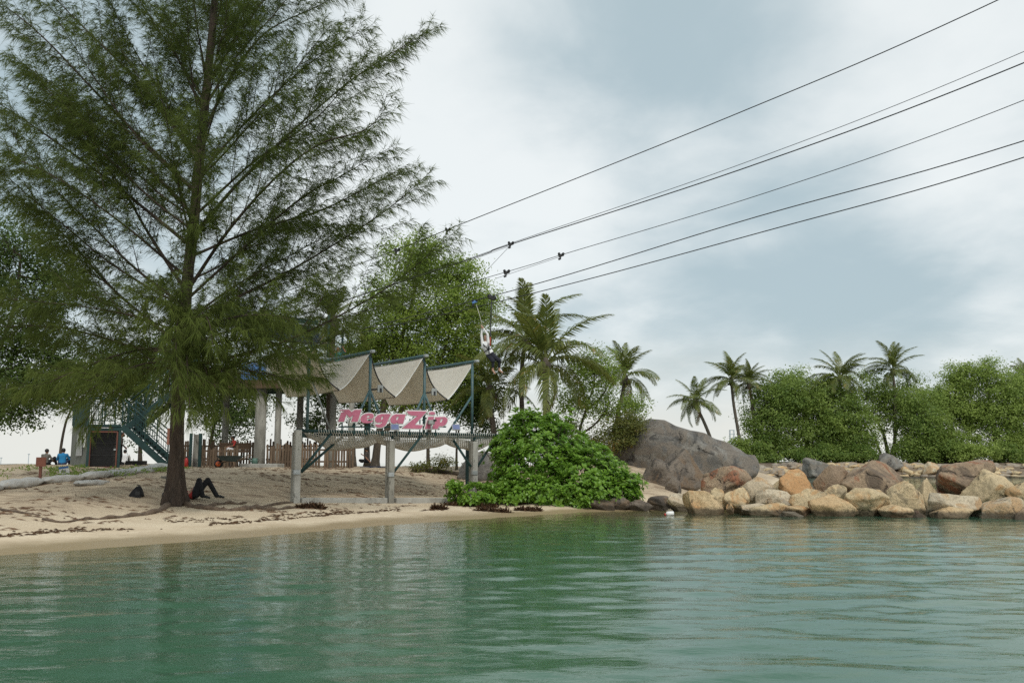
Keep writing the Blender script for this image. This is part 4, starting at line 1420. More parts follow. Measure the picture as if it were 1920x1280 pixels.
tree('far_shrub', 'bright low shrub in front of the right-hand far trees', [(1820, 866), (1820, 850)], 110, [(1815, 848, 40, 16, 0), (1850, 846, 24, 16, 0)], 4200, 0.3, M_LEAF_FAR, 0.05, 641, clump=0.4, cat='shrub', base_tint=0.75)
for i, (px, lb) in enumerate(((1490, 'shrub left of the grey far boulder under the trees'), (1550, 'shrub beneath the stout middle far palm'), (1720, 'shrub right of the dark grey far boulder'), (1425, 'shrub at the foot of the leftmost dense far tree'), 
                              (1610, 'dark shrub left of the sky gap on the far islet'), (1775, 'shrub below the layered light-green far tree'), (1890, 'shrub near the right edge of the far islet'))):
    tree('far_shrub', lb, [(px, 866), (px, 850)], 112, [(px, 852 - 4 * (i % 3), 26 + 7 * (i % 3), 12 + 5 * (i % 4), 0), (px + 22, 856, 20 + 4 * (i % 2), 10, -1)], 3200, 0.32, M_LEAF_FAR, 0.05, 650 + i, clump=0.4, cat='shrub', base_tint=0.2 + 0.08 * (i % 4))
G_FP = 'palms on the far islet'
for (lb, ln, Y_, sz, sd) in (
        ('leftmost far palm, low and leaning left over the great boulder', [(1340, 845), (1328, 810), (1315, 780), (1304, 757)], 112, 2.90, 701),
        ('slender tall far palm second from the left with a curved trunk', [(1391, 858), (1386, 820), (1376, 760), (1371, 716)], 114, 3.24, 702),
        ('far palm close against the left end of the dense trees', [(1416, 858), (1414, 800), (1409, 750), (1405, 722)], 116, 2.56, 703),
        ('stout middle far palm rising out of the dense green trees', [(1582, 862), (1580, 800), (1577, 740), (1574, 712)], 116, 3.51, 704),
        ('tallest far palm above the forked tree', [(1677, 862), (1678, 800), (1678, 740), (1674, 698)], 118, 3.38, 705),
        ('far palm peeping in at the right edge of the picture', [(1925, 862), (1924, 800), (1922, 740), (1920, 712)], 122, 2.56, 706)):
    palm('far_palm', lb, ln, Y_, sz, sd, G_FP, 19 + sd % 5, 0.22, sd % 3, up_bias=(-10, 4, 8, -4, 6, 0)[sd - 701])

# ---------------------------------------------------------------- built things: materials
M_CONC = surf('weathered_concrete', (0.42, 0.41, 0.37), (0.30, 0.29, 0.26), 2.2, 0.9, 0.5, (0.16, 0.15, 0.13), 30.0, stretch=(1, 1, 0.35))
M_CONC_DARK = surf('stained_concrete', (0.30, 0.29, 0.25), (0.17, 0.16, 0.135), 2.0, 0.92, 0.5, (0.09, 0.085, 0.07), 26.0, stretch=(1, 1, 0.3))
M_STEEL_GREEN = surf('green_painted_steel', (0.014, 0.048, 0.045), (0.009, 0.032, 0.032), 3.0, 0.8, 0.15, (0.03, 0.055, 0.05), 40.0)
M_STEEL_BLUE = surf('blue_green_painted_steel', (0.055, 0.115, 0.125), (0.04, 0.085, 0.095), 3.0, 0.5, 0.15, (0.12, 0.14, 0.135), 40.0)
M_STEEL_GALV = surf('galvanised_steel', (0.40, 0.42, 0.42), (0.30, 0.32, 0.32), 5.0, 0.45, 0.1, None, 40.0, metal=0.4)
M_WOOD = surf('weathered_timber', (0.165, 0.112, 0.07), (0.10, 0.067, 0.043), 3.0, 0.9, 0.6, (0.24, 0.185, 0.13), 22.0, stretch=(1.5, 1.5, 0.2), per_object=0.22)
M_PLANK = surf('brown_plank', (0.10, 0.06, 0.034), (0.065, 0.04, 0.024), 3.0, 0.85, 0.5, None, 20.0, stretch=(0.25, 1, 1), per_object=0.15)
M_DARK = flat('dark_interior_steel', (0.018, 0.018, 0.018), 0.6)
M_REDBROWN = flat('red_brown_paint', (0.16, 0.055, 0.035), 0.6)
M_NET = surf('pale_rope_net', (0.62, 0.60, 0.54), (0.46, 0.44, 0.39), 5.0, 0.95, 0.2)
M_PINK = surf('faded_pink_paint', (0.52, 0.155, 0.235), (0.46, 0.125, 0.20), 3.0, 0.55, 0.08, (0.58, 0.21, 0.28), 50.0)
M_WHITE = surf('white_paint', (0.78, 0.78, 0.76), (0.70, 0.70, 0.67), 3.0, 0.5, 0.05, (0.6, 0.6, 0.56), 50.0)
M_GREYPAINT = flat('grey_paint', (0.34, 0.35, 0.34), 0.6)
M_BLUE_SHEET = flat('blue_roof_sheet', (0.10, 0.24, 0.55), 0.45)
M_PANEL = flat('solar_cell', (0.10, 0.14, 0.30), 0.55)
M_BLACK = flat('black_cloth', (0.012, 0.012, 0.014), 0.85)
M_BLACK_PL = flat('black_plastic', (0.015, 0.015, 0.016), 0.45)
M_ORANGE = flat('orange_paint', (0.62, 0.12, 0.03), 0.5)
M_RED = flat('red_paint', (0.42, 0.025, 0.02), 0.4)
M_CABLE = flat('steel_wire_rope', (0.035, 0.036, 0.038), 0.5, 0.3)
M_BAG = surf('grey_geotextile', (0.47, 0.46, 0.43), (0.38, 0.36, 0.33), 3.0, 0.95, 0.4, (0.42, 0.34, 0.25), 60.0, per_object=0.08)


def sail_material():
    """woven shade cloth: lets part of the light through"""
    m, nt = new_mat('cream_shade_cloth')
    tcn = nd(nt, 'ShaderNodeTexCoord')
    a = noise(nt, tcn.outputs['Object'], 1.6, 5, 0.6, 0.4)
    col = mixc(nt, rng(nt, a, 0.35, 0.7), (0.90, 0.87, 0.79), (0.83, 0.79, 0.70))
    b = noise(nt, tcn.outputs['Object'], 6.0, 5, 0.7, 0.4)
    col = mixc(nt, rng(nt, b, 0.55, 0.75, 0, 0.4), col, (0.64, 0.58, 0.48))
    w = noise(nt, tcn.outputs['Object'], 60.0, 2, 0.5)
    bp = nd(nt, 'ShaderNodeBump', {'Strength': 0.06, 'Distance': 0.005, 'Height': w})
    d = nd(nt, 'ShaderNodeBsdfDiffuse', {'Color': col, 'Normal': bp.outputs[0]})
    t = nd(nt, 'ShaderNodeBsdfTranslucent', {'Color': mixc(nt, 0.5, col, (0.55, 0.45, 0.32))})
    mx = nd(nt, 'ShaderNodeMixShader', {0: 0.42, 1: d.outputs[0], 2: t.outputs[0]})
    nd(nt, 'ShaderNodeOutputMaterial', {0: mx.outputs[0]})
    return m


M_SAIL = sail_material()

# ---------------------------------------------------------------- the net frame at the water's edge
P1 = on(557, 28.9); P3 = on(889, 33.2)
RAIL_Z = at(557, 807, 28.9).z


def fr(t, back=0.0, z=None):
    """a point of the frame: t along the front, back = metres behind it"""
    p = P1.lerp(P3, t)
    q = Vector((p.x - 0.065 * back, p.y + back, p.z))
    if z is not None: q.z = z
    return q


BACK = 3.8
frame = thing('net_frame', 'concrete-posted green steel frame with a sagging white net', 'net frame', P1)
for i, t in enumerate((0.0, 0.495, 1.0)):
    mb = MB()
    b = fr(t); b.z = ground(b.x, b.y)
    top = RAIL_Z + (0.02 if i == 0 else -0.25)
    mb.box((b.x, b.y, (b.z - 0.4 + top) / 2), (0.20, 0.24, top - b.z + 0.4), 0.55)
    mb.build('concrete_post', M_CONC if i != 1 else M_CONC_DARK, frame, bevel=0.015)
    mb = MB(); mb.box((b.x - 0.125, b.y + 0.04, (b.z - 0.3 + top) / 2 - 0.02), (0.07, 0.16, top - b.z + 0.2), 0.55)
    mb.build('steel_channel', M_CONC_DARK, frame, bevel=0.006)
    mb = MB(); mb.box((b.x + 0.02, b.y - 0.10, b.z + (0.95 if i < 2 else 1.05)), (0.20, 0.12, 0.14), 0.55)
    mb.build('bracket_plate', M_STEEL_GALV, frame, bevel=0.006)
for t in (0.97,):                           # post at the back
    b = fr(t, BACK); b.z = ground(b.x, b.y)
    MB().box((b.x, b.y, (b.z - 0.3 + RAIL_Z - 0.12) / 2), (0.14, 0.14, RAIL_Z - 0.12 - b.z + 0.3), 0.55).build('rear_post', M_STEEL_GREEN, frame, bevel=0.01)
MB().tube([fr(-0.01, 0, RAIL_Z), fr(0.5, 0, RAIL_Z), fr(1.165, 0, RAIL_Z)], 0.055, 10).build('front_rail', M_STEEL_GREEN, frame, True)
MB().tube([fr(-0.01, BACK, RAIL_Z), fr(1.165, BACK, RAIL_Z)], 0.055, 10).build('rear_rail', M_STEEL_GREEN, frame, True)
for t in (0.02, 0.5, 1.0, 1.15):
    MB().beam(fr(t, 0.06, RAIL_Z - 0.13), fr(t, BACK, RAIL_Z - 0.13), 0.09, 0.13).build('cross_beam', M_STEEL_GREEN, frame)


def brace(p, q, r=0.045):
    MB().tube([p, q], r, 8).build('brace', M_STEEL_GREEN, frame, True)


zb = P1.z + 1.0
brace(fr(0.02, -0.05, zb - 0.05), fr(0.17, 0.02, RAIL_Z - 0.04))
brace(fr(0.02, 0.14, zb - 0.05), fr(0.21, 0.9, RAIL_Z - 0.14))
brace(fr(0.51, -0.05, zb - 0.1), fr(0.675, 0.02, RAIL_Z - 0.04))
brace(fr(0.98, -0.03, zb + 0.1), fr(0.86, 0.4, RAIL_Z - 0.14))
brace(fr(1.02, -0.03, zb + 0.1), fr(1.15, 0.02, RAIL_Z - 0.04))
# concrete ground beam between the posts
gb = MB()
for a, b in ((0.02, 0.47), (0.52, 0.975)):
    pa = fr(a); pb = fr(b)
    gb.beam(pa + Vector((0, 0.05, 0.02)), pb + Vector((0, 0.05, 0.02)), 0.26, 0.26)
gb.build('ground_beam', M_CONC, frame, bevel=0.02)

# the net itself: knotted cord slung between the rails, its front edge laced to the front rail
net = Tubes()
NT_, NB_ = 92, 34


def net_pt(t, b):
    tt = -0.0 + 1.155 * t
    p = fr(tt, BACK * b, RAIL_Z)
    bays = abs(math.sin(math.pi * tt * 2.35 + 0.25)) ** 0.7
    sag = (0.24 + 0.32 * bays) * (math.sin(math.pi * min(1, b * 1.0)) ** 0.55) * (0.35 + 0.65 * min(1, tt * 9, (1.155 - tt) * 7))
    p.z -= sag + 0.03 * math.sin(t * 31 + b * 9) * math.sin(math.pi * b)
    return np.array(p[:])


grid = np.array([[net_pt(i / (NT_ - 1), j / (NB_ - 1)) for j in range(NB_)] for i in range(NT_)])
for i in range(NT_): net.add(grid[i], 0.015, 0.015, 3)
for j in range(NB_): net.add(grid[:, j], 0.015, 0.015, 3)
link('net', net.mesh('net'), M_NET, frame)
lace = []
for k in range(560):
    tt = 0.10 + 1.04 * k / 559
    p = fr(tt, 0, RAIL_Z); a = k * 0.9
    lace.append((p.x, p.y + 0.068 * math.cos(a), p.z + 0.068 * math.sin(a)))
lt = Tubes(); lt.add(np.array(lace), 0.011, 0.011, 4)
link('lacing_rope', lt.mesh('lacing_rope'), M_NET, frame)

# ---------------------------------------------------------------- the canopies
can = thing('shade_canopy', 'row of peaked cream shade sails on blue-green masts above the net', 'canopy', fr(0.04, 0, RAIL_Z))
RV = Vector((-2.55, 3.3, 0.0))
ZA = 5.28
A = []
for px, py in ((590, 652), (693, 663), (793, 671), (888, 681)):
    Y_ = 30.5 * 205.0 / (868 - py)
    p = at(px, py, Y_); A.append(Vector((p.x, p.y, ZA)))
Vv = [at(636, 731, 30.1), at(741, 744, 31.2), at(839, 749, 32.6)]
mast_px = (570, 685, 787, 883)
for k in range(4):
    a = A[k]
    foot = fr((0.045, 0.37, 0.685, 0.985)[k], 0.0, RAIL_Z + 0.03)
    m_ = MB().tube([foot, Vector((foot.x, foot.y, a.z - 0.15))], 0.05, 10).build('mast', M_STEEL_BLUE, can, True)
    # ridge tube running back from the peak
    MB().tube([a - RV * 0.035 + Vector((0, 0, 0.05)), a + RV + Vector((0, 0, 0.05))], 0.055, 10).build('ridge_tube', M_STEEL_BLUE, can, True)
    MB().tube([Vector((foot.x, foot.y, a.z - 0.2)), a + RV * 0.02], 0.035, 8).build('mast_head', M_STEEL_BLUE, can, True)
    cap = MB().box(a - RV * 0.05 + Vector((0, 0, 0.05)), (0.14, 0.16, 0.10), 0.6).build('ridge_end_cap', M_STEEL_GALV, can, bevel=0.02)
    if k > 0:
        j = foot.copy(); j.z = RAIL_Z + 1.42
        d = (P3 - P1).normalized(); d.z = 0
        for s in (-1, 1):
            if k == 3 and s == 1: continue
            e = j + d * (s * 0.62); e.z = RAIL_Z + 0.15
            if k == 3: e = j + d * (-1.05); e.z = RAIL_Z + 0.05
            MB().tube([j, e], 0.042, 8).build('mast_strut', M_STEEL_BLUE, can, True)
        if k < 3:
            q = j + d * 0.42 + Vector((0, -0.12, 0.05))
            lamp = MB().box(q, (0.25, 0.04, 0.25), 0.9).build('floodlight', M_GREYPAINT, can, bevel=0.01)
            MB().tube([j, q], 0.03, 6).build('floodlight_arm', M_DARK, lamp, True)
            MB().box(q + Vector((-0.02, -0.035, -0.05)), (0.16, 0.03, 0.14), 0.55).build('floodlight_lamp', M_DARK, lamp)
# slanting stay at the left end
MB().tube([at(585, 712, 30.0), at(618, 803, 30.2)], 0.03, 8).build('stay_tube', M_STEEL_GALV, can, True)


def slope(top0, top1, bot0, bot1, sag, name):
    """one hanging flank of a canopy: ridge top0..top1, valley bot0..bot1"""
    nu, nv = 22, 18
    V = []; F = []
    for i in range(nu):
        u = i / (nu - 1)
        for j in range(nv):
            v = j / (nv - 1)
            t = top0.lerp(top1, u); b = bot0.lerp(bot1, u)
            p = t.lerp(b, v)
            edge = 0.10 * math.sin(math.pi * v) * (1 - abs(2 * u - 1) ** 3)
            p = p + Vector((0, 0, -sag * math.sin(math.pi * v) - 0.05 * math.sin(math.pi * u)))
            p = p + RV * (0.06 * math.sin(math.pi * v) * (1 - 2 * u))
            V.append(tuple(p))
    for i in range(nu - 1):
        for j in range(nv - 1):
            F.append((i * nv + j, i * nv + j + 1, (i + 1) * nv + j + 1, (i + 1) * nv + j))
    o = link(name, np_mesh(name, np.array(V), np.array(F), None, True), M_SAIL, can)
    md = o.modifiers.new('thick', 'SOLIDIFY'); md.thickness = 0.006
    # hem rope along the front edge
    hem = [Vector(V[j]) for j in range(nv)]
    return o, hem


for k in range(4):
    a = A[k]
    if k > 0:                      # flank that faces the water
        o, hem = slope(a, a + RV, Vv[k - 1], Vv[k - 1] + RV, 0.27, 'sail')
        MB().tube(hem, 0.016, 6).build('hem', M_WHITE, o, True)
    if k < 3:                      # flank that faces away
        o, hem = slope(a + Vector((0.03, 0.03, 0)), a + RV + Vector((0.03, 0.03, 0)), Vv[k], Vv[k] + RV, 0.16, 'sail')
        MB().tube(hem, 0.024, 6).build('edge_cable', M_CABLE, o, True)
for v in Vv:
    MB().tube([v + Vector((0, 0, -0.01)), v + RV + Vector((0, 0, -0.01))], 0.015, 6).build('valley_cable', M_CABLE, can, True)

# ---------------------------------------------------------------- the lettering
sign = thing('lettering_sign', 'pink cut-out letters with white borders standing on the net frame', 'sign', fr(0.25, 0.3, RAIL_Z))
LET = {
    'M': ([[(262, 210), (392, 203), (432, 240), (480, 207), (566, 206), (514, 372), (426, 372), (456, 280), (404, 316), (360, 266), (325, 370), (246, 370), (290, 242), (340, 236), (325, 224), (285, 226)]]),
    'e': ([[(737, 296), (729, 270), (692, 257), (642, 259), (592, 279), (560, 318), (556, 354), (576, 380), (622, 391), (672, 389), (716, 373), (727, 352), (690, 362), (656, 358), (640, 342), (642, 332), (720, 324)],
           [(640, 313), (650, 291), (676, 287), (682, 300), (668, 312)]]),
    'g': ([[(974, 266), (850, 264), (796, 280), (760, 316), (756, 358), (784, 383), (828, 381), (860, 364), (848, 394), (815, 411), (764, 406), (762, 432), (802, 452), (852, 448), (896, 424), (916, 388)],
           [(836, 336), (849, 300), (872, 296), (862, 336), (846, 348)]]),
    'a': ([[(1180, 270), (1040, 267), (994, 290), (966, 336), (974, 381), (1010, 399), (1052, 391), (1070, 374), (1066, 397), (1142, 398)],
           [(1044, 346), (1052, 308), (1079, 294), (1082, 316), (1066, 349)]]),
    'Z': ([[(1196, 223), (1470, 229), (1302, 414), (1418, 420), (1392, 468), (1128, 462), (1345, 291), (1262, 286), (1216, 262)]]),
    'i': ([[(1497, 302), (1572, 302), (1524, 470), (1446, 470)], [(1590, 255), (1575, 240), (1545, 233), (1515, 240), (1500, 255), (1515, 270), (1545, 277), (1575, 270)]]),
    'p': ([[(1592, 309), (1720, 305), (1755, 326), (1757, 366), (1731, 411), (1690, 433), (1640, 431), (1622, 470), (1548, 470)],
           [(1648, 372), (1668, 331), (1692, 324), (1692, 346), (1672, 386)]]),
}
LETTER_DEPTH = -0.16


def letter_point(zx, zy):
    px, py = 600 + zx / 7.385, 740 + zy / 7.385
    # intersect the line of sight with the upright plane of the sign
    n = Vector(((P3 - P1).y, -(P3 - P1).x, 0)).normalized()
    o = Vector((0, 0, CAM_H)); d = px_dir(px, py)
    q = fr(0.3, LETTER_DEPTH)
    t = (q - o).dot(n) / d.dot(n)
    return o + d * t


L_O = letter_point(262, 470)
L_X = Vector(((P3 - P1).x, (P3 - P1).y, 0)).normalized()
L_Z = Vector((0, 0, 1)); L_N = L_X.cross(L_Z)


def letter_curve(name, loops, offset, depth, back, mat, round_):
    cu_ = bpy.data.curves.new(name, 'CURVE')
    cu_.dimensions = '2D'; cu_.fill_mode = 'BOTH'; cu_.extrude = depth; cu_.offset = offset; cu_.resolution_u = 6
    for lp in loops:
        pts = []
        for zx, zy in lp:
            w = letter_point(zx, zy) - L_O
            pts.append((w.dot(L_X), w.z))
        sp = cu_.splines.new('BEZIER' if round_ else 'POLY')
        if round_:
            sp.bezier_points.add(len(pts) - 1)
            for b, p in zip(sp.bezier_points, pts):
                b.co = (p[0], p[1], 0); b.handle_left_type = b.handle_right_type = 'AUTO'
        else:
            sp.points.add(len(pts) - 1)
            for b, p in zip(sp.points, pts): b.co = (p[0], p[1], 0, 1)
        sp.use_cyclic_u = True
    tmp = bpy.data.objects.new('tmp', cu_); COL.objects.link(tmp)
    dg = bpy.context.evaluated_depsgraph_get()
    me = bpy.data.meshes.new_from_object(tmp.evaluated_get(dg))
    bpy.data.objects.remove(tmp); bpy.data.curves.remove(cu_)
    M = Matrix.Translation(L_O + L_N * back) @ Matrix((L_X, L_Z, L_N)).transposed().to_4x4()
    me.transform(M)
    me.materials.clear()
    return me


for ch, loops in LET.items():
    rd_ = ch in 'e'
    back_ = letter_curve('letter', loops, 0.032, 0.02, 0.0, None, rd_)
    lo = link('letter', back_, M_WHITE, sign)
    face = letter_curve('letter_face', loops, 0.0, 0.012, 0.030, None, rd_)
    link('letter_face', face, M_PINK, lo)
MB().beam(letter_point(250, 440) + Vector((0, 0.1, 0)), letter_point(1740, 440) + Vector((0, 0.1, 0)), 0.05, 0.05).build('sign_rail', M_STEEL_GREEN, sign)
for zx in (300, 470, 640, 860, 1060, 1240, 1380, 1480, 1600):
    p = letter_point(zx, 330) + Vector((0, 0.1, 0))
    MB().beam(p, Vector((p.x, p.y, RAIL_Z - 0.1)), 0.04, 0.04).build('sign_upright', M_STEEL_GREEN, sign)

for i, (zx, lb) in enumerate(((1022, 'blue panel lamp on the net rail under the middle of the lettering'), (1868, 'blue panel lamp on the net rail right of the lettering'))):
    p = letter_point(zx, 462) + Vector((0.05, -0.12, 0.03))
    t_ = thing('panel_lamp', lb, 'lamp', p, 'panel lamps on the net rail')
    R = Matrix.Rotation(0.55, 3, 'Z') @ Matrix.Rotation(math.radians(-48), 3, 'X') @ Matrix.Rotation(0.1, 3, 'Y')
    R = Matrix.Rotation(0.25, 3, 'Z') @ Matrix.Rotation(math.radians(62), 3, 'X')
    MB().box(p, (0.30, 0.24, 0.04), rot=R).build('casing', M_GREYPAINT, t_, bevel=0.008)
    MB().box(p + R @ Vector((0, 0, 0.024)), (0.25, 0.19, 0.006), rot=R).build('blue_panel', M_PANEL, t_)
    MB().beam(p, p + Vector((0, 0.1, -0.18)), 0.05, 0.05).build('lamp_bracket', M_DARK, t_)
p = letter_point(1500, 380) - L_N * -0.18
cam_t = thing('camera_box', 'small grey camera on a pole in front of the last letters', 'camera', p)
MB().box(p, (0.22, 0.16, 0.15), 0.5).build('housing', M_GREYPAINT, cam_t, bevel=0.012)
MB().box(p + Vector((0.13, -0.04, 0.06)), (0.09, 0.10, 0.07), 0.5).build('lens', M_DARK, cam_t)
MB().tube([p, Vector((p.x, p.y, RAIL_Z))], 0.022, 8).build('pole', M_STEEL_GALV, cam_t, True)

# ---------------------------------------------------------------- booth, stair and landing tower
YB = 42.0
c0 = at(161, 880, YB); c1 = at(223, 880, YB + 0.5); c3 = at(131, 880, YB + 1.9)
booth_top = at(161, 799, YB).z
gz = min(ground(c.x, c.y) for c in (c0, c1, c3)) - 0.1
c2 = c1 + (c3 - c0)
booth = thing('utility_booth', 'grey panelled booth with a dark mesh door under the stair landing', 'booth', (c0.x, c0.y, gz))


def wall(p, q, z0, z1, th, name, mat, parent, inset=0.0, bev=0.0):
    a = Vector((p.x, p.y, 0)); b = Vector((q.x, q.y, 0))
    mb = MB(); m = (a + b) / 2; d = b - a
    n = Vector((-d.y, d.x, 0)).normalized()
    mb.box((m.x + n.x * (th / 2 + inset), m.y + n.y * (th / 2 + inset), (z0 + z1) / 2), (d.length, th, z1 - z0), math.atan2(d.y, d.x))
    return mb.build(name, mat, parent, bevel=bev)


M_PANELGREY = surf('grey_green_panel', (0.15, 0.16, 0.14), (0.10, 0.11, 0.095), 1.6, 0.8, 0.2, (0.07, 0.075, 0.062), 20.0, stretch=(1, 1, 0.3))
sidewall = wall(c3, c0, gz, booth_top, 0.08, 'side_wall', M_PANELGREY, booth)
wall(c2, c3, gz, booth_top, 0.08, 'back_wall', M_PANELGREY, booth)
wall(c1, c2, gz, booth_top, 0.08, 'right_wall', M_PANELGREY, booth)
fw = (c1 - c0); fw.z = 0; fdir = fw.normalized(); fn = Vector((fdir.y, -fdir.x, 0))
for s in (0.03, 0.97):
    p = c0 + fw * s
    MB().box((p.x, p.y, (gz + booth_top) / 2), (0.12, 0.12, booth_top - gz), math.atan2(fdir.y, fdir.x)).build('corner_post', M_STEEL_GREEN, booth, bevel=0.008)
p = c0 + fw * 0.5
MB().box((p.x, p.y, booth_top - 0.09), (fw.length - 0.15, 0.10, 0.18), math.atan2(fdir.y, fdir.x)).build('lintel', M_STEEL_GREEN, booth)
nb = MB().box((p.x + fn.x * 0.06, p.y + fn.y * 0.06, booth_top - 0.06), (0.75, 0.02, 0.08), math.atan2(fdir.y, fdir.x)).build('name_board', M_DARK, booth)
mbw = MB()
for k in range(9):
    q = p + fdir * (-0.15 + 0.045 * k) + fn * 0.075
    mbw.box((q.x, q.y, booth_top - 0.06), (0.028, 0.006, 0.03 + 0.012 * (k % 3 == 0)), math.atan2(fdir.y, fdir.x))
mbw.build('faded_lettering', M_WHITE, nb)
door = MB()
dz0, dz1 = gz + 0.12, booth_top - 0.24
d0 = c0 + fw * 0.08 + fn * 0.02; d1 = c0 + fw * 0.90 + fn * 0.02
for (a, b) in (((d0, dz0), (d0, dz1)), ((d1, dz0), (d1, dz1)), ((d0, dz0), (d1, dz0)), ((d0, dz1), (d1, dz1))):
    door.beam((a[0].x, a[0].y, a[1]), (b[0].x, b[0].y, b[1]), 0.06, 0.06)
dr = door.build('door_frame', M_REDBROWN, booth)
msh = Tubes()
for k in range(1, 24):
    q = d0.lerp(d1, k / 24); msh.add(np.array([(q.x, q.y, dz0), (q.x, q.y, dz1)]), 0.006, 0.006, 3)
for k in range(1, 30):
    z = dz0 + (dz1 - dz0) * k / 30; msh.add(np.array([(d0.x, d0.y, z), (d1.x, d1.y, z)]), 0.006 if k % 10 else 0.02, 0.006 if k % 10 else 0.02, 3)
link('door_mesh', msh.mesh('door_mesh'), M_DARK, dr)
q = d0.lerp(d1, 0.93) + fn * 0.05
MB().box((q.x, q.y, (dz0 + dz1) / 2), (0.10, 0.05, 0.07)).build('lock', M_STEEL_GALV, dr)
bk = c0 + fw * 0.5 - fn * 0.6
MB().box((bk.x, bk.y, (gz + booth_top) / 2), (fw.length * 0.94, 0.05, booth_top - gz), math.atan2(fdir.y, fdir.x)).build('inner_board', M_DARK, booth)
q = c0.lerp(c3, 0.42); sd = (c3 - c0); sd.z = 0; sn = Vector((sd.y, -sd.x, 0)).normalized() * -1
ang = math.atan2(sd.y, sd.x)
sn = Vector((sd.normalized().y, -sd.normalized().x, 0))
if sn.y > 0: sn = -sn
MB().box((q.x + sn.x * 0.05, q.y + sn.y * 0.05, booth_top - 0.85), (0.85, 0.03, 1.0), ang).build('notice_board', M_GREYPAINT, booth, bevel=0.01)
q = c0.lerp(c3, 0.12)
MB().box((q.x + sn.x * 0.05, q.y + sn.y * 0.05, booth_top - 0.6), (0.28, 0.02, 0.7), ang).build('notice_sheet', M_WHITE, booth)

stair = thing('steel_stair', 'dark green steel stair with railings climbing from the sand past the booth', 'staircase', g(312, 884))
LZ = booth_top + 0.10
lm_ = (c0 + c1 + c2 + c3) / 4
MB().add([(c.x, c.y, z) for z in (booth_top + 0.004, LZ) for c in (c0 + fn * 0.1, c1 + fn * 0.1, c2, c3)],
         [(3, 2, 1, 0), (4, 5, 6, 7), (0, 1, 5, 4), (1, 2, 6, 5), (2, 3, 7, 6), (3, 0, 4, 7)]).build('landing_floor', M_STEEL_GREEN, stair)


def railing(p, q, h, n, parent, mid=True):
    """posts, rails and balusters from p to q (foot points)"""
    p = Vector(p); q = Vector(q)
    up = Vector((0, 0, h))
    MB().tube([p + up, q + up], 0.032, 8).build('handrail', M_STEEL_GREEN, parent, True)
    if mid: MB().tube([p + up * 0.8, q + up * 0.8], 0.022, 6).build('mid_rail', M_STEEL_GREEN, parent, True)
    MB().tube([p + up * 0.14, q + up * 0.14], 0.022, 6).build('bottom_rail', M_STEEL_GREEN, parent, True)
    bar = MB().tube([(0, 0, h * 0.14), (0, 0, h * 0.8)], 0.011, 5).mesh('baluster')
    bar.materials.append(M_STEEL_GREEN)
    post = MB().tube([(0, 0, 0), (0, 0, h)], 0.034, 6).mesh('railing_post')
    post.materials.append(M_STEEL_GREEN)
    np_ = max(1, n // 7)
    for k in range(np_ + 1): put('railing_post', post, p.lerp(q, k / np_), parent)
    for k in range(1, n):
        put('baluster', bar, p.lerp(q, k / n), parent)


lv = lambda c: Vector((c.x, c.y, LZ))
railing(lv(c0 + fn * 0.05), lv(c0.lerp(c1, 0.8) + fn * 0.05), 1.2, 14, stair)
railing(lv(c3), lv(c2), 1.2, 14, stair)
wall(Vector((c3.x, c3.y, 0)), Vector((c0.x, c0.y, 0)), LZ, LZ + 1.2, 0.03, 'side_panel', M_STEEL_GREEN, stair)


def flight(p, q, width, steps, parent, rail_n):
    """one flight from foot p to head q; width runs back"""
    p = Vector(p); q = Vector(q)
    back = Vector((0.12, 1, 0)).normalized() * width
    for b in (Vector((0, 0, 0)), back):
        MB().beam(p + b, q + b, 0.06, 0.30).build('stringer', M_STEEL_GREEN, parent)
        railing(p + b + Vector((0, 0, 0.12)), q + b + Vector((0, 0, 0.12)), 1.15, rail_n, parent)
    for k in range(steps):
        c = p.lerp(q, (k + 0.5) / steps) + back / 2 + Vector((0, 0, 0.03))
        MB().box(c, (abs(q.x - p.x) / steps * 0.95, width, 0.04)).build('tread', M_DARK, parent)


foot = on(314, 42.3); foot.z += 0.05
head = Vector((c1.x + 0.05, c1.y - 0.05, LZ - 0.08))
flight(foot, head, 1.1, 11, stair, 20)
DECK_Z = at(340, 716, 44).z
up0 = Vector((c1.x - 0.25, c1.y + 1.3, LZ - 0.08)); up1 = at(348, 716, 44.4)
flight(up0, up1, 1.1, 14, stair, 22)

tower = thing('landing_tower', 'tall platform on concrete columns with blue roof behind the casuarina boughs', 'platform', on(485, 44))
DX0, DX1 = px_x(350, 44), px_x(640, 44)
for i in range(22):
    y_ = 43.4 + 4.0 * (i + 0.5) / 22
    MB().box(((DX0 + DX1) / 2, y_, DECK_Z - 0.03), (DX1 - DX0, 4.0 / 22 * 0.92, 0.06)).build('deck_plank', M_PLANK, tower)
for y_ in (43.5, 45.4, 47.2):
    MB().beam((DX0, y_, DECK_Z - 0.2), (DX1, y_, DECK_Z - 0.2), 0.16, 0.26).build('deck_beam', M_STEEL_GREEN, tower)
MB().beam((DX0, 43.34, DECK_Z - 0.15), (DX1, 43.34, DECK_Z - 0.15), 0.05, 0.4).build('fascia_board', M_PLANK, tower)
for (px, Y_, r_) in ((486, 43.9, 0.27), (519, 44.2, 0.155), (622, 45.5, 0.17), (657, 44.2, 0.14), (420, 46.6, 0.17), (560, 46.8, 0.17)):
    b = on(px, Y_)
    ztop = DECK_Z - 0.28 if px != 657 else DECK_Z - 0.6
    mb = MB().tube([(b.x, b.y, b.z - 0.3), (b.x, b.y, b.z + 0.5), (b.x, b.y, ztop)], [r_ * 1.12, r_, r_ * 0.96], 14)
    mb.build('column', M_CONC_DARK, tower, True)
RZ0 = at(412, 581, 43.2).z
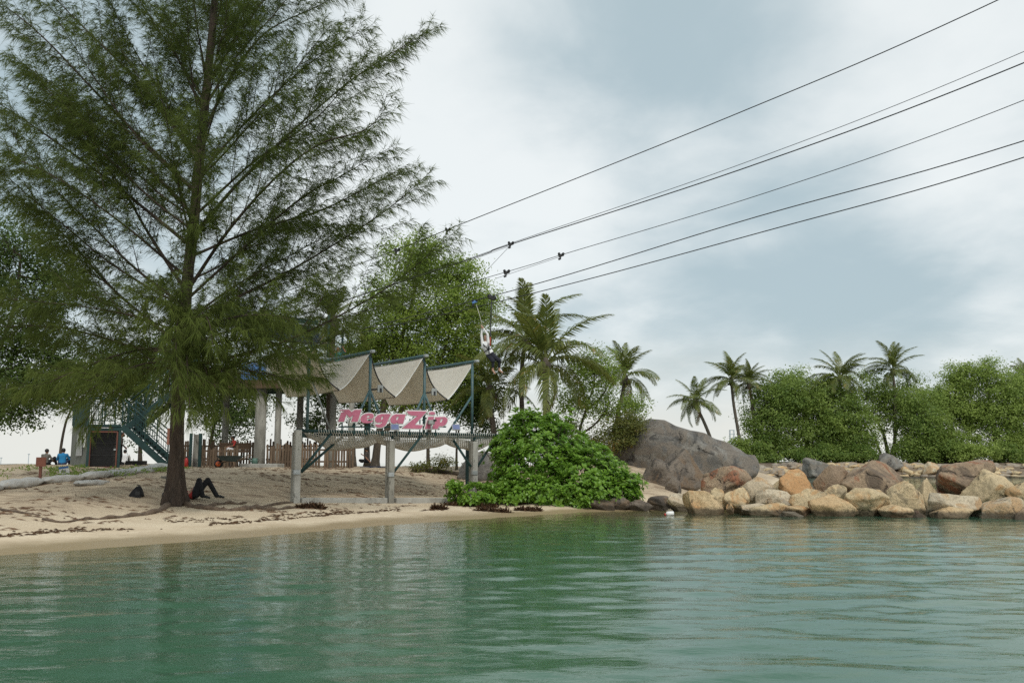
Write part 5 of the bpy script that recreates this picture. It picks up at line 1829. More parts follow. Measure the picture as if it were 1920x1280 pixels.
for k in range(7):
    x = DX0 + (DX1 - DX0) * (0.25 + 0.66 * k / 6)
    if k in (0, 2, 4, 6):
        MB().tube([(x, 43.5, DECK_Z), (x, 43.5, RZ0 - 0.2)], 0.06, 8).build('roof_post', M_STEEL_GREEN, tower, True)
        MB().tube([(x, 47.1, DECK_Z), (x, 47.1, RZ0 - 0.2)], 0.06, 8).build('roof_post', M_STEEL_GREEN, tower, True)
rb0 = at(408, 581, 43.2); rb1 = at(596, 606, 45.6)
MB().beam(rb0, rb1, 0.14, 0.28).build('roof_beam', M_STEEL_GREEN, tower)
MB().beam(rb0 + Vector((0, -0.09, -0.17)), rb1 + Vector((0, -0.09, -0.17)), 0.03, 0.07).build('gutter', M_STEEL_GALV, tower)
nsheet = 12
for k in range(nsheet):
    mb = MB()
    a = rb0.lerp(rb1, 0.06 + 0.9 * k / nsheet); b = rb0.lerp(rb1, 0.06 + 0.9 * (k + 0.97) / nsheet)
    dn = Vector((0.2, 3.4, -0.62))
    for w_ in range(4):
        p0 = a.lerp(b, w_ / 4); p1 = a.lerp(b, (w_ + 0.55) / 4)
        mb.beam(p0 + Vector((0, 0.12, -0.20)), p0 + dn + Vector((0, 0.12, -0.2)), (b - a).length / 4 * 0.96, 0.02 + 0.03 * (w_ % 2))
    mb.build('roof_sheet', M_BLUE_SHEET, tower)
for z_ in (0.45, 0.8, 1.1):
    MB().tube([(DX0 + 1.2, 43.45, DECK_Z + z_), (DX1, 43.45, DECK_Z + z_)], 0.022, 6).build('guard_rail', M_STEEL_GALV, tower, True)
MB().box((px_x(480, 44), 45.5, DECK_Z + 0.55), (2.4, 0.06, 1.1)).build('white_screen', M_WHITE, tower)
MB().box((px_x(465, 44), 44.4, DECK_Z + 0.5), (1.1, 0.5, 0.9)).build('blue_cabinet', M_BLUE_SHEET, tower, bevel=0.02)
for (px, py) in ((493, 583), (474, 588)):
    q = at(px, py, 44.0)
    o = MB().box(q, (0.26 if px == 493 else 0.14, 0.25, 0.36 if px == 493 else 0.25)).build('cable_anchor', M_DARK if px == 493 else M_GREYPAINT, tower, bevel=0.02)
q = at(532, 598, 44.6)
MB().tube([q, q + Vector((0, 0, 0.7)), q + Vector((0.55, 0, 1.0))], 0.04, 6).build('davit_arm', M_CABLE, tower, True)
MB().beam(at(512, 582, 44.4), at(550, 590, 44.8), 0.06, 0.06).build('tie_bar', M_CABLE, tower)

# ---------------------------------------------------------------- fences
def picket_mesh(h, w):
    mb = MB()
    t = 0.022
    mb.add([(-w / 2, 0, 0), (w / 2, 0, 0), (w / 2, t, 0), (-w / 2, t, 0), (-w / 2, 0, h), (w / 2, 0, h), (w / 2, t, h), (-w / 2, t, h), (0, 0, h + w * 0.35), (0, t, h + w * 0.35)],
           [(3, 2, 1, 0), (0, 1, 5, 8, 4), (2, 3, 7, 9, 6), (1, 2, 6, 5), (3, 0, 4, 7), (5, 6, 9, 8), (7, 4, 8, 9)])
    me = mb.mesh('picket'); me.materials.append(M_WOOD)
    return me


PICK = [picket_mesh(h, w) for h, w in ((1.22, 0.095), (1.16, 0.10), (1.28, 0.088), (1.05, 0.095))]


def fence(px0, px1, Y0, Y1, ytop, label, seed, gaps=(), step=0.128):
    r = np.random.default_rng(seed)
    a = on(px0, Y0); b = on(px1, Y1)
    t = thing('picket_fence', label, 'fence', a, 'weathered picket fences')
    L = (b - a).length
    n = int(L / step)
    d = (b - a).normalized()
    rz = math.atan2(d.y, d.x)
    hscale = (at((px0 + px1) / 2, ytop, (Y0 + Y1) / 2).z - (a.z + b.z) / 2) / 1.25
    for k in range(n):
        f = (k + 0.5) / n
        if any(g0 < f < g1 for g0, g1 in gaps) or r.random() < 0.03: continue
        p = a.lerp(b, f)
        p.z = ground(p.x, p.y) - 0.03
        put('picket', PICK[int(r.integers(0, 4))], p, t, (r.normal(0, 0.015), r.normal(0, 0.02), rz), (1, 1, hscale * r.uniform(0.96, 1.03)))
    for z_ in (0.35, 0.95):
        MB().beam(a + Vector((0, 0.045, z_ * hscale)), b + Vector((0, 0.045, z_ * hscale)), 0.035, 0.085).build('fence_rail', M_WOOD, t)
    return t


fence(330, 446, 42.6, 43.4, 835, 'picket fence behind the wheelbarrow, left of the pale columns', 1, gaps=((0.14, 0.30),))
fence(500, 664, 43.2, 43.8, 832, 'picket fence right of the pale columns, behind the left concrete post', 2)
fence(316, 476, 47.5, 47.5, 824, 'rear picket fence seen through the one behind the wheelbarrow', 3, step=0.15)
fence(498, 600, 48.0, 48.0, 824, 'rear picket fence seen through the one right of the columns', 4, step=0.15)

# ---------------------------------------------------------------- zip lines
def zl(px, py):
    s = (px - 500) / 1420.0
    Y_ = 1.0 / (1 / 44.0 + s * (1 / 25.0 - 1 / 44.0))
    return at(px, py, Y_)


CABLES = [
    ('topmost zip line cable, running alone to the upper right corner', [(500, 560), (745, 468), (870, 418), (1380, 214), (1872, 0)], 0.017),
    ('thin zip line cable just above its thicker twin', [(500, 612), (875, 486), (958, 456), (1400, 304), (1920, 97)], 0.010),
    ('thick zip line cable second from the top', [(500, 612), (875, 488), (958, 458), (1400, 314), (1920, 118)], 0.019),
    ('thin zip line cable between the thick middle ones', [(500, 640), (952, 509), (1052, 478), (1450, 357), (1920, 188)], 0.012),
    ('zip line cable second from the bottom, above the palm crown', [(500, 660), (945, 549), (1400, 412), (1920, 264)], 0.017),
    ('lowest zip line cable, which crosses the palm crown', [(500, 662), (945, 563), (1440, 432), (1920, 295)], 0.017),
]
for lb, pp, r_ in CABLES:
    pts = [zl(*q) for q in pp]
    ext = pts[-1] + (pts[-1] - pts[-2]) * 1.6 + Vector((0, 0, 0.8))
    ln = spline([np.array(q[:]) for q in pts + [ext]], 48)
    o = MB().tube([Vector(q) for q in ln], r_, 6).build('zip_cable', M_CABLE, None, True)
    tag(o, lb, 'cable', 'zip line cables')
for lb, a, b, r_ in (('slack retrieval cord hanging from the trolley on the thick cable', (956, 461), (905, 515), 0.008), ('cord trailing left from the trolley on the thick cable', (954, 462), (872, 492), 0.008),
                     ('cord trailing left below the thin middle cable', (1048, 482), (930, 522), 0.008)):
    o = MB().tube([zl(*a), zl(*b)], r_, 5).build('retrieval_cord', M_CABLE, None, True)
    tag(o, lb, 'cord', 'retrieval cords')


def trolley(px, py, lb, s=1.0, colour=None):
    s *= 0.72
    p = zl(px, py)
    t = thing('trolley', lb, 'trolley', p, 'zip line trolleys')
    for sx in (-0.11, 0.11):
        q = p + Vector((sx * s, -0.03, 0.05 * s))
        mb = MB(); mb.tube([q + Vector((0, -0.035, 0)), q + Vector((0, 0.035, 0))], 0.07 * s, 12); mb.build('pulley_wheel', M_CABLE, t, True)
    MB().box(p + Vector((0, -0.03, -0.03 * s)), (0.30 * s, 0.05, 0.15 * s), rot=Matrix.Rotation(-0.35, 3, 'Y')).build('side_plate', colour or M_DARK, t, bevel=0.012)
    MB().tube([p + Vector((0, -0.03, -0.08 * s)), p + Vector((-0.05 * s, -0.03, -0.2 * s))], 0.03 * s, 8).build('shackle', M_DARK, t, True)
    MB().box(p + Vector((-0.08 * s, -0.03, -0.22 * s)), (0.15 * s, 0.07, 0.10 * s), rot=Matrix.Rotation(-0.4, 3, 'Y')).build('stop_block', M_BLACK_PL, t, bevel=0.01)


trolley(840, 431, 'trolley high on the topmost cable beside a casuarina tip')
trolley(958, 457, 'trolley on the thick cable where a slack cord hangs down')
trolley(1052, 478, 'rightmost trolley, on the thin middle cable')
trolley(950, 510, 'trolley on the thin middle cable nearest the rider', 1.1)
trolley(745, 469, 'trolley at the top of the light-green tree, far left on the top cable', 1.1)
trolley(890, 565, 'blue and white trolley just left of the rider\'s rope', 1.0, M_BLUE_SHEET)

# ---------------------------------------------------------------- people
SKIN = flat('skin', (0.46, 0.27, 0.19), 0.6)
SKIN_TAN = flat('tanned_skin', (0.30, 0.15, 0.09), 0.6)
HAIR = flat('black_hair', (0.012, 0.010, 0.009), 0.55)
SHIRT_WHITE = surf('white_shirt', (0.84, 0.84, 0.84), (0.78, 0.78, 0.79), 5.0, 0.85, 0.3, None, 40.0)
NAVY = surf('navy_trousers', (0.016, 0.018, 0.028), (0.010, 0.011, 0.018), 5.0, 0.9, 0.3, None, 40.0)
TROUSER_BLACK = surf('black_trousers', (0.014, 0.014, 0.016), (0.009, 0.009, 0.010), 5.0, 0.9, 0.3, None, 40.0)
SHIRT_GREY = surf('checked_grey_shirt', (0.16, 0.15, 0.13), (0.09, 0.085, 0.075), 22.0, 0.9, 0.2, None, 40.0)
SHIRT_BLUE = surf('bright_blue_shirt', (0.015, 0.19, 0.40), (0.012, 0.15, 0.33), 5.0, 0.85, 0.3, None, 40.0)
SHIRT_RED = surf('red_shirt', (0.50, 0.05, 0.04), (0.40, 0.04, 0.035), 5.0, 0.85, 0.3, None, 40.0)
SHIRT_DARK = surf('dark_brown_shirt', (0.075, 0.06, 0.05), (0.05, 0.04, 0.034), 5.0, 0.9, 0.3, None, 40.0)
SHIRT_TEAL = surf('teal_shirt', (0.02, 0.12, 0.11), (0.015, 0.09, 0.085), 5.0, 0.9, 0.3, None, 40.0)
SHOE = flat('dark_shoe', (0.012, 0.012, 0.013), 0.5)
JEANS = surf('blue_jeans', (0.03, 0.045, 0.10), (0.02, 0.03, 0.07), 6.0, 0.9, 0.3, None, 40.0)


def person(name, label, root, rz, J, shirt, legs, shoes, skin, sleeve=2, leg_cover=2, voxel=0.017, hair_full=False, scale=1.0, girth=1.0):
    """J: joint -> local point (x right, y forward, z up). Body is one remeshed skin; hair is a child."""
    V = {k: Vector(v) * scale for k, v in J.items()}
    segs = []          # p, rp, q, rq, material index: 0 skin 1 shirt 2 legs 3 shoes

    def s(a, ra, b, rb, m):
        segs.append((V[a] if isinstance(a, str) else a, ra * scale * girth, V[b] if isinstance(b, str) else b, rb * scale * girth, m))
    pel, ch, nk, hd = V['pelvis'], V['chest'], V['neck'], V['head']
    belly = pel.lerp(ch, 0.45)
    across = (V['shR'] - V['shL']).normalized()
    hipx = (V['hipR'] - V['hipL']).normalized()
    for w in (-0.055, 0, 0.055):
        s(pel + hipx * w * 1.1 * scale, 0.105, belly + across * w * scale, 0.10, 2 if w == 9 else 1)
        s(belly + across * w * scale, 0.10, ch + across * w * 1.2 * scale, 0.112, 1)
    s(pel - hipx * 0.07 * scale, 0.105, pel + hipx * 0.07 * scale, 0.105, 2)
    s(V['shL'], 0.062, V['shR'], 0.062, 1)
    s(ch, 0.10, nk, 0.058, 1)
    s(nk, 0.052, nk.lerp(hd, 0.5), 0.05, 0)
    up = (hd - nk).normalized()
    fwd = V.get('face', Vector((0, 1, 0)) * scale).normalized()
    fwd = (fwd - up * fwd.dot(up)).normalized()
    s(hd - up * 0.045 * scale + fwd * 0.012 * scale, 0.070, hd + up * 0.035 * scale, 0.088, 0)      # jaw to cranium
    s(hd + fwd * 0.078 * scale + up * 0.01 * scale, 0.012, hd + fwd * 0.098 * scale - up * 0.022 * scale, 0.015, 0)   # nose
    side = up.cross(fwd)
    for k in (-1, 1):
        s(hd + side * k * 0.083 * scale + up * 0.012 * scale, 0.015, hd + side * k * 0.083 * scale - up * 0.018 * scale, 0.012, 0)   # ears
    for S in 'LR':
        s('sh' + S, 0.058, 'el' + S, 0.043, 1)
        s('el' + S, 0.042, 'ha' + S, 0.029, 1 if sleeve == 2 else 0)
        h = V['ha' + S]; d = (h - V['el' + S]).normalized()
        tp = h + d * 0.085 * scale
        segs.append((h, 0.028 * scale, tp, 0.033 * scale, 0))
        o = d.orthogonal().normalized(); o2 = d.cross(o)
        for f in range(4):
            bse = tp + o * (f - 1.5) * 0.019 * scale
            ln = (0.062, 0.072, 0.068, 0.052)[f] * scale
            kn = bse + d * ln * 0.6 + o2 * 0.012 * scale
            segs.append((bse, 0.0105 * scale, kn, 0.0095 * scale, 0))
            segs.append((kn, 0.0095 * scale, kn + d * ln * 0.25 + o2 * ln * 0.5, 0.008 * scale, 0))
        th = h + d * 0.03 * scale + o * -0.03 * scale
        segs.append((th, 0.012 * scale, th + d * 0.05 * scale - o * 0.028 * scale + o2 * 0.015 * scale, 0.0095 * scale, 0))
        s('hip' + S, 0.098, 'kn' + S, 0.074, 2)
        mid = V['kn' + S].lerp(V['an' + S], 0.62)
        if leg_cover == 2:
            s('kn' + S, 0.072, 'an' + S, 0.062, 2)
        else:
            segs.append((V['kn' + S], 0.06 * scale, mid, 0.056 * scale, 2))
            segs.append((mid, 0.046 * scale, V['an' + S], 0.034 * scale, 0))
        a = V['an' + S]; to = V['to' + S]
        m3 = 3 if shoes is not None else 0
        segs.append((a - (to - a) * 0.22, 0.038 * scale, to, 0.032 * scale, m3))
        segs.append((a, 0.036 * scale, a.lerp(to, 0.6), 0.040 * scale, m3))
    mb = MB()
    for (p, rp, q, rq, m) in segs:
        if (p - q).length > 1e-5: mb.tube([p, q], [rp, rq], 10)
        mb.ell(p, (rp, rp, rp), 10, 7); mb.ell(q, (rq, rq, rq), 10, 7)
    me = mb.mesh('body_tmp')
    tmp = bpy.data.objects.new('tmp', me); COL.objects.link(tmp)
    md = tmp.modifiers.new('r', 'REMESH'); md.mode = 'VOXEL'; md.voxel_size = voxel
    ms = tmp.modifiers.new('s', 'SMOOTH'); ms.factor = 0.5; ms.iterations = 3
    dg = bpy.context.evaluated_depsgraph_get()
    out = bpy.data.meshes.new_from_object(tmp.evaluated_get(dg))
    bpy.data.objects.remove(tmp)
    out.name = 'body'
    n = len(out.polygons)
    cen = np.zeros(n * 3); out.polygons.foreach_get('center', cen); cen = cen.reshape(-1, 3)
    best = np.full(n, 1e9); mi = np.zeros(n, int)
    for (p, rp, q, rq, m) in segs:
        a = np.array(p[:]); b = np.array(q[:]); ab = b - a; L2 = (ab @ ab) + 1e-9
        t = np.clip((cen - a) @ ab / L2, 0, 1)
        d = np.linalg.norm(cen - a - t[:, None] * ab, axis=1) - (rp + (rq - rp) * t)
        k = d < best; best[k] = d[k]; mi[k] = m
    out.materials.clear()
    for m in (skin, shirt, legs, shoes or skin): out.materials.append(m)
    out.polygons.foreach_set('material_index', mi.astype(np.int32))
    out.polygons.foreach_set('use_smooth', np.ones(n, bool))
    t_ = thing(name, label, 'person', root)
    t_.rotation_euler = (0, 0, rz)
    o = bpy.data.objects.new('body', out); COL.objects.link(o); o.parent = t_
    hb = MB()
    hc = hd + up * 0.032 * scale - fwd * (0.014 if not hair_full else 0.02) * scale
    R = Matrix((side, fwd, up)).transposed()
    hb.ell(hc, (0.095 * scale, 0.098 * scale, 0.097 * scale), 18, 12, rot=R)
    keep = []
    vs = [Vector(v) for v in hb.v]
    fs = []
    for f in hb.f:
        c = sum((vs[i] for i in f), Vector()) / len(f) - hd
        if c.dot(fwd) > 0.045 * scale and c.dot(up) < 0.055 * scale: continue
        if c.dot(up) < (-0.01 if not hair_full else -0.06) * scale and c.dot(fwd) > -0.02 * scale: continue
        fs.append(f)
    hm = bpy.data.meshes.new('hair'); hm.from_pydata(hb.v, [], fs); hm.materials.append(HAIR)
    hm.polygons.foreach_set('use_smooth', [True] * len(hm.polygons)); hm.update()
    h_ = bpy.data.objects.new('hair', hm); COL.objects.link(h_); h_.parent = t_
    sm = h_.modifiers.new('thick', 'SOLIDIFY'); sm.thickness = 0.012 * scale; sm.offset = 1
    if not hair_full:
        for k in (-1, 1):
            e = MB().ell(hd + fwd * 0.079 * scale + side * k * 0.032 * scale + up * 0.014 * scale, (0.012 * scale, 0.008 * scale, 0.007 * scale), 8, 6, rot=R)
            em = e.mesh('eye'); em.materials.append(HAIR)
            eo = bpy.data.objects.new('eye', em); COL.objects.link(eo); eo.parent = t_
        mo = MB().ell(hd + fwd * 0.080 * scale - up * 0.042 * scale, (0.022 * scale, 0.007 * scale, 0.006 * scale), 8, 6, rot=R).mesh('mouth')
        mo.materials.append(flat('lips', (0.33, 0.12, 0.10), 0.5))
        oo = bpy.data.objects.new('mouth', mo); COL.objects.link(oo); oo.parent = t_
    return t_


# the rider on the lowest cable: hanging in a harness, arms up, legs dangling
RY = zl(922, 560).y
rp = at(919, 665, RY)


def rj(px, py, dy=0.0):
    q = at(px, py, RY + dy) - rp
    return (q.x, q.y, q.z)


rider = person('person', 'zip line rider in white top and dark cropped trousers with arms raised', rp, 0.0, {
    'pelvis': rj(919, 664), 'chest': rj(911, 648.5), 'neck': rj(910, 641.5), 'head': rj(911.5, 633), 'face': (0.35, -1, -0.05),
    'shL': rj(915.6, 643, -0.06), 'elL': rj(914.3, 627, -0.12), 'haL': rj(907, 616, -0.12),
    'shR': rj(904.8, 645, 0.02), 'elR': rj(902.6, 628, -0.02), 'haR': rj(903.6, 616, -0.06),
    'hipL': rj(922, 664.5, -0.05), 'knL': rj(936, 676, -0.30), 'anL': rj(936.4, 694, -0.22), 'toL': rj(942, 698, -0.32),
    'hipR': rj(916, 665.5, 0.03), 'knR': rj(924.5, 677, -0.30), 'anR': rj(924.0, 694, -0.24), 'toR': rj(928, 700, -0.36)},
    SHIRT_WHITE, NAVY, None, SKIN, 2, 1, 0.011, girth=1.12)


def local_tube(pts, r, name, mat, parent):
    me = MB().tube(pts, r, 6).mesh(name, True); me.materials.append(mat)
    o = bpy.data.objects.new(name, me); COL.objects.link(o); o.parent = parent
    return o


M_STRAP = flat('harness_webbing', (0.02, 0.02, 0.022), 0.8)
M_STRAP_R = flat('red_harness_webbing', (0.32, 0.06, 0.03), 0.8)
cL = Vector(rj(915.2, 643, -0.16)); cR = Vector(rj(905.5, 645, -0.10)); buckle = Vector(rj(916.5, 656, -0.16))
belt = []
bc = Vector(rj(915, 656.5))
bu = (Vector(rj(911, 648.5)) - Vector(rj(919, 664))).normalized()
ba = bu.orthogonal().normalized(); bb = bu.cross(ba)
for k in range(17):
    a = 2 * math.pi * k / 16
    belt.append(bc + ba * 0.165 * math.cos(a) + bb * 0.165 * math.sin(a))
local_tube(belt, 0.022, 'waist_strap', M_STRAP, rider)
for q in (cL, cR): local_tube([q, (q + buckle) / 2 + Vector((0, -0.05, 0)), buckle], 0.02, 'chest_strap', M_STRAP, rider)
local_tube([buckle, Vector(rj(919, 667, -0.16)), Vector(rj(925, 670, -0.20))], 0.02, 'leg_strap', M_STRAP, rider)
tp = zl(922, 556)
tr = thing('rider_trolley', 'large black trolley with the rope that carries the rider', 'trolley', tp)
MB().tube([tp + Vector((-0.09, 0, 0.02)), tp + Vector((-0.09, 0.08, 0.02))], 0.095, 14).build('pulley_wheel', M_BLACK_PL, tr, True)
MB().tube([tp + Vector((0.09, 0, -0.05)), tp + Vector((0.09, 0.08, -0.05))], 0.095, 14).build('pulley_wheel', M_BLACK_PL, tr, True)
MB().box(tp + Vector((0, 0.0, -0.06)), (0.28, 0.07, 0.15), rot=Matrix.Rotation(0.3, 3, 'Y')).build('housing', M_DARK, tr, bevel=0.03)
bw = rp + buckle
MB().tube([tp + Vector((0, 0.03, -0.1)), at(921, 580, RY), at(920, 610, RY), at(919.5, 637, RY), bw], [0.022, 0.026, 0.022, 0.03, 0.02], 8).build('sling_rope', M_CABLE, tr, True)
MB().tube([at(919.3, 632, RY - 0.02), at(919, 648, RY - 0.1)], [0.03, 0.045], 8).build('red_sleeve', M_STRAP_R, tr, True)
hl = thing('hand_line', 'thin pale cord from the blue trolley down to the rider\'s hands', 'cord', at(905, 613, RY))
MB().tube([zl(893, 571), at(899, 590, RY), at(905, 612, RY - 0.1)], 0.010, 6).build('cord', M_NET, hl, True)

SIT_BACK = {   # sitting on the ground, seen from behind, arms forward
    'pelvis': (0, 0, 0.12), 'chest': (0, 0.06, 0.47), 'neck': (0, 0.10, 0.58), 'head': (0, 0.13, 0.70), 'face': (0.1, 1, -0.2),
    'shL': (-0.18, 0.06, 0.52), 'elL': (-0.27, 0.18, 0.30), 'haL': (-0.16, 0.40, 0.25), 'shR': (0.18, 0.06, 0.52), 'elR': (0.27, 0.18, 0.30), 'haR': (0.16, 0.40, 0.25),
    'hipL': (-0.09, 0.02, 0.11), 'knL': (-0.22, 0.42, 0.40), 'anL': (-0.17, 0.66, 0.06), 'toL': (-0.17, 0.83, 0.04),
    'hipR': (0.09, 0.02, 0.11), 'knR': (0.22, 0.42, 0.40), 'anR': (0.17, 0.66, 0.06), 'toR': (0.17, 0.83, 0.04)}
pa = on(84, 46.0)
pa.z = at(84, 873.5, 46).z
person('person', 'person in a checked grey shirt sitting with back turned beside the red-brown sign', pa, -0.15, SIT_BACK, SHIRT_GREY, TROUSER_BLACK, SHOE, SKIN_TAN, 1, 2, 0.02, True, 1.05)
pb = on(117, 45.6); pb.z = at(118, 873.5, 45.6).z
person('person', 'person in a bright blue shirt sitting between the bent tree and grey booth', pb, 0.25, SIT_BACK, SHIRT_BLUE, JEANS, SHOE, SKIN_TAN, 1, 2, 0.02, True, 1.08)
pc = at(690, 867, 47.5)
pc.z = max(ground(pc.x, pc.y), pc.z - 0.02)
person('person', 'silhouetted person sitting cross-legged on a blue mat under the trees', pc, 1.35, {
    'pelvis': (0, 0, 0.11), 'chest': (0.03, 0.05, 0.46), 'neck': (0.03, 0.08, 0.57), 'head': (0.04, 0.12, 0.69), 'face': (0.2, 1, 0),
    'shL': (-0.17, 0.04, 0.51), 'elL': (-0.30, 0.02, 0.30), 'haL': (-0.34, -0.18, 0.12), 'shR': (0.19, 0.06, 0.51), 'elR': (0.25, 0.20, 0.32), 'haR': (0.10, 0.34, 0.42),
    'hipL': (-0.09, 0.02, 0.10), 'knL': (-0.36, 0.30, 0.14), 'anL': (0.02, 0.38, 0.07), 'toL': (0.14, 0.42, 0.05),
    'hipR': (0.09, 0.02, 0.10), 'knR': (0.36, 0.30, 0.14), 'anR': (-0.02, 0.30, 0.07), 'toR': (-0.14, 0.34, 0.05)}, SHIRT_DARK, TROUSER_BLACK, SHOE, SKIN_TAN, 1, 2, 0.02, False)
o = MB().box((pc.x + 0.35, pc.y + 0.05, ground(pc.x + 0.35, pc.y) + 0.02), (1.5, 0.9, 0.025), 0.1).build('sitting_mat', flat('blue_mat', (0.03, 0.07, 0.18), 0.8), None, bevel=0.01)
tag(o, 'dark blue mat on the ground under the seated silhouette', 'mat')
pd = g(357, 938); pd.y += 0.3; pd.z = ground(pd.x, pd.y)
person('person', 'person lying on the sand behind the casuarina trunk with knees drawn up', pd, math.radians(-90) + 0.25, {
    'pelvis': (0, 0.0, 0.12), 'chest': (0, -0.40, 0.13), 'neck': (0, -0.53, 0.13), 'head': (0, -0.68, 0.13), 'face': (0, 0.1, 1),
    'shL': (-0.18, -0.46, 0.13), 'elL': (-0.28, -0.22, 0.08), 'haL': (-0.10, -0.05, 0.23), 'shR': (0.18, -0.46, 0.13), 'elR': (0.28, -0.22, 0.08), 'haR': (0.10, -0.08, 0.23),
    'hipL': (-0.09, 0.04, 0.12), 'knL': (-0.10, 0.32, 0.50), 'anL': (-0.11, 0.56, 0.09), 'toL': (-0.12, 0.74, 0.04),
    'hipR': (0.09, 0.04, 0.12), 'knR': (0.13, 0.12, 0.50), 'anR': (0.12, 0.22, 0.09), 'toR': (0.13, 0.40, 0.04)}, SHIRT_RED, TROUSER_BLACK, SHOE, SKIN, 1, 2, 0.018, False, 1.12)
STAND = {
    'pelvis': (0, 0, 0.92), 'chest': (0, 0.02, 1.30), 'neck': (0, 0.03, 1.43), 'head': (0, 0.06, 1.58), 'face': (0.3, 1, 0),
    'shL': (-0.19, 0.02, 1.38), 'elL': (-0.26, 0.04, 1.10), 'haL': (-0.22, 0.20, 0.92), 'shR': (0.19, 0.02, 1.38), 'elR': (0.26, 0.04, 1.10), 'haR': (0.20, 0.22, 0.95),
    'hipL': (-0.09, 0, 0.90), 'knL': (-0.10, 0.03, 0.48), 'anL': (-0.11, -0.02, 0.08), 'toL': (-0.13, 0.17, 0.04),
    'hipR': (0.09, 0, 0.90), 'knR': (0.11, 0.06, 0.48), 'anR': (0.12, 0.02, 0.08), 'toR': (0.15, 0.20, 0.04)}
pe = on(224.5, 44.6)
person('person', 'person in dark clothes standing just right of the booth under the stair', pe, -1.2, STAND, SHIRT_DARK, TROUSER_BLACK, SHOE, SKIN_TAN, 2, 2, 0.02, True, 0.95)
pf = on(234, 46.5)
person('person', 'person in a pale shirt sitting under the lower stair flight', pf, 0.4, SIT_BACK, SHIRT_WHITE, TROUSER_BLACK, SHOE, SKIN_TAN, 1, 2, 0.02, True, 0.95)
SIT_BENCH = dict(SIT_BACK)
SIT_BENCH.update({'knL': (-0.14, 0.42, 0.14), 'anL': (-0.14, 0.45, -0.30), 'toL': (-0.14, 0.62, -0.36), 'knR': (0.14, 0.42, 0.14), 'anR': (0.14, 0.45, -0.30), 'toR': (0.14, 0.62, -0.36)})
pgz = on(440, 45.6)
ph = Vector((pgz.x, pgz.y, at(440, 816, 45.6).z - 0.80))
person('person', 'person in a red and white shirt sitting behind the picket fence', ph, 2.2, SIT_BENCH, SHIRT_RED, SHIRT_WHITE, SHOE, SKIN_TAN, 1, 2, 0.02, True, 0.95)
pi_ = Vector((px_x(632, 43.9, 700), 43.9, DECK_Z + 0.003))
REACH = dict(STAND)
REACH.update({'elL': (-0.36, 0.16, 1.44), 'haL': (-0.24, 0.22, 1.62), 'elR': (0.38, 0.14, 1.30), 'haR': (0.24, 0.36, 1.36)})
person('person', 'person in teal on the landing tower reaching forward above the first canopy', pi_, math.radians(200), REACH, SHIRT_TEAL, TROUSER_BLACK, SHOE, SKIN_TAN, 1, 2, 0.02, True, 1.0)

# ---------------------------------------------------------------- small things on the beach
# sandbags
def sandbag(L, W, H, seed):
    r = np.random.default_rng(seed)
    nu, nv = 26, 16
    V = []; F = []
    for i in range(nu):
        u = i / (nu - 1) * 2 - 1
        prof = (1 - abs(u) ** 2.6) ** 0.5 if abs(u) < 1 else 0
        for j in range(nv):
            a = 2 * math.pi * j / nv
            y = math.cos(a); z = math.sin(a)
            sq = 0.75
            yy_ = math.copysign(abs(y) ** sq, y) * W / 2 * (0.35 + 0.65 * prof)
            zz_ = math.copysign(abs(z) ** sq, z) * H / 2 * max(0.05, prof)
            lump = 0.02 * math.sin(u * 5 + seed) * math.cos(a * 2 + seed) + 0.012 * math.sin(u * 11 + a * 3)
            V.append((u * L / 2, yy_ + lump, zz_ + lump * 0.6))
    for i in range(nu - 1):
        for j in range(nv):
            F.append((i * nv + j, i * nv + (j + 1) % nv, (i + 1) * nv + (j + 1) % nv, (i + 1) * nv + j))
    return np_mesh('sandbag', np.array(V), np.array(F), None, True)


bag_line = spline([g(*q) for q in ((-60, 928), (0, 917), (60, 909), (120, 902), (180, 896), (240, 889), (285, 884))] + [on(308, 40.5)], 400)
seg = np.concatenate([[0], np.cumsum(np.linalg.norm(np.diff(bag_line[:, :2], axis=0), axis=1))])
BAG_L = 1.42
ORD = ('first', 'second', 'third', 'fourth', 'fifth', 'sixth', 'seventh', 'eighth', 'ninth', 'tenth', 'eleventh', 'twelfth', 'thirteenth', 'fourteenth', 'fifteenth', 'sixteenth')
nbag = min(16, int(seg[-1] / BAG_L))
for i in range(nbag):
    def along(s_): return Vector([float(np.interp(s_, seg, bag_line[:, k])) for k in range(3)])
    pA = along(i * BAG_L); pB = along((i + 1) * BAG_L)
    d = pB - pA
    me = sandbag(BAG_L * 0.99, 0.62, 0.28, i)
    me.materials.append(M_BAG)
    o = bpy.data.objects.new('sandbag', me); COL.objects.link(o)
    c = (pA + pB) / 2
    o.location = (c.x, c.y, ground(c.x, c.y) + 0.08 + 0.025 * math.sin(i * 2.3))
    o.rotation_euler = (0.1 * math.sin(i * 1.7), -math.atan2(ground(pB.x, pB.y) - ground(pA.x, pA.y), BAG_L), math.atan2(d.y, d.x) + 0.10 * math.sin(i * 2.9))
    tag(o, ORD[i] + ' sandbag of the long row, counted from the left edge of the picture', 'sandbag', 'sandbags in a row')
pA = g(150, 911); pB = g(196, 903); d = pB - pA
me = sandbag(1.3, 0.6, 0.2, 11); me.materials.append(M_BAG)
o = bpy.data.objects.new('sandbag', me); COL.objects.link(o); c = (pA + pB) / 2
o.location = (c.x, c.y, ground(c.x, c.y) + 0.02); o.rotation_euler = (0, 0, math.atan2(d.y, d.x))
tag(o, 'half-buried flat sandbag lying in front of the row', 'sandbag', 'sandbags in a row')

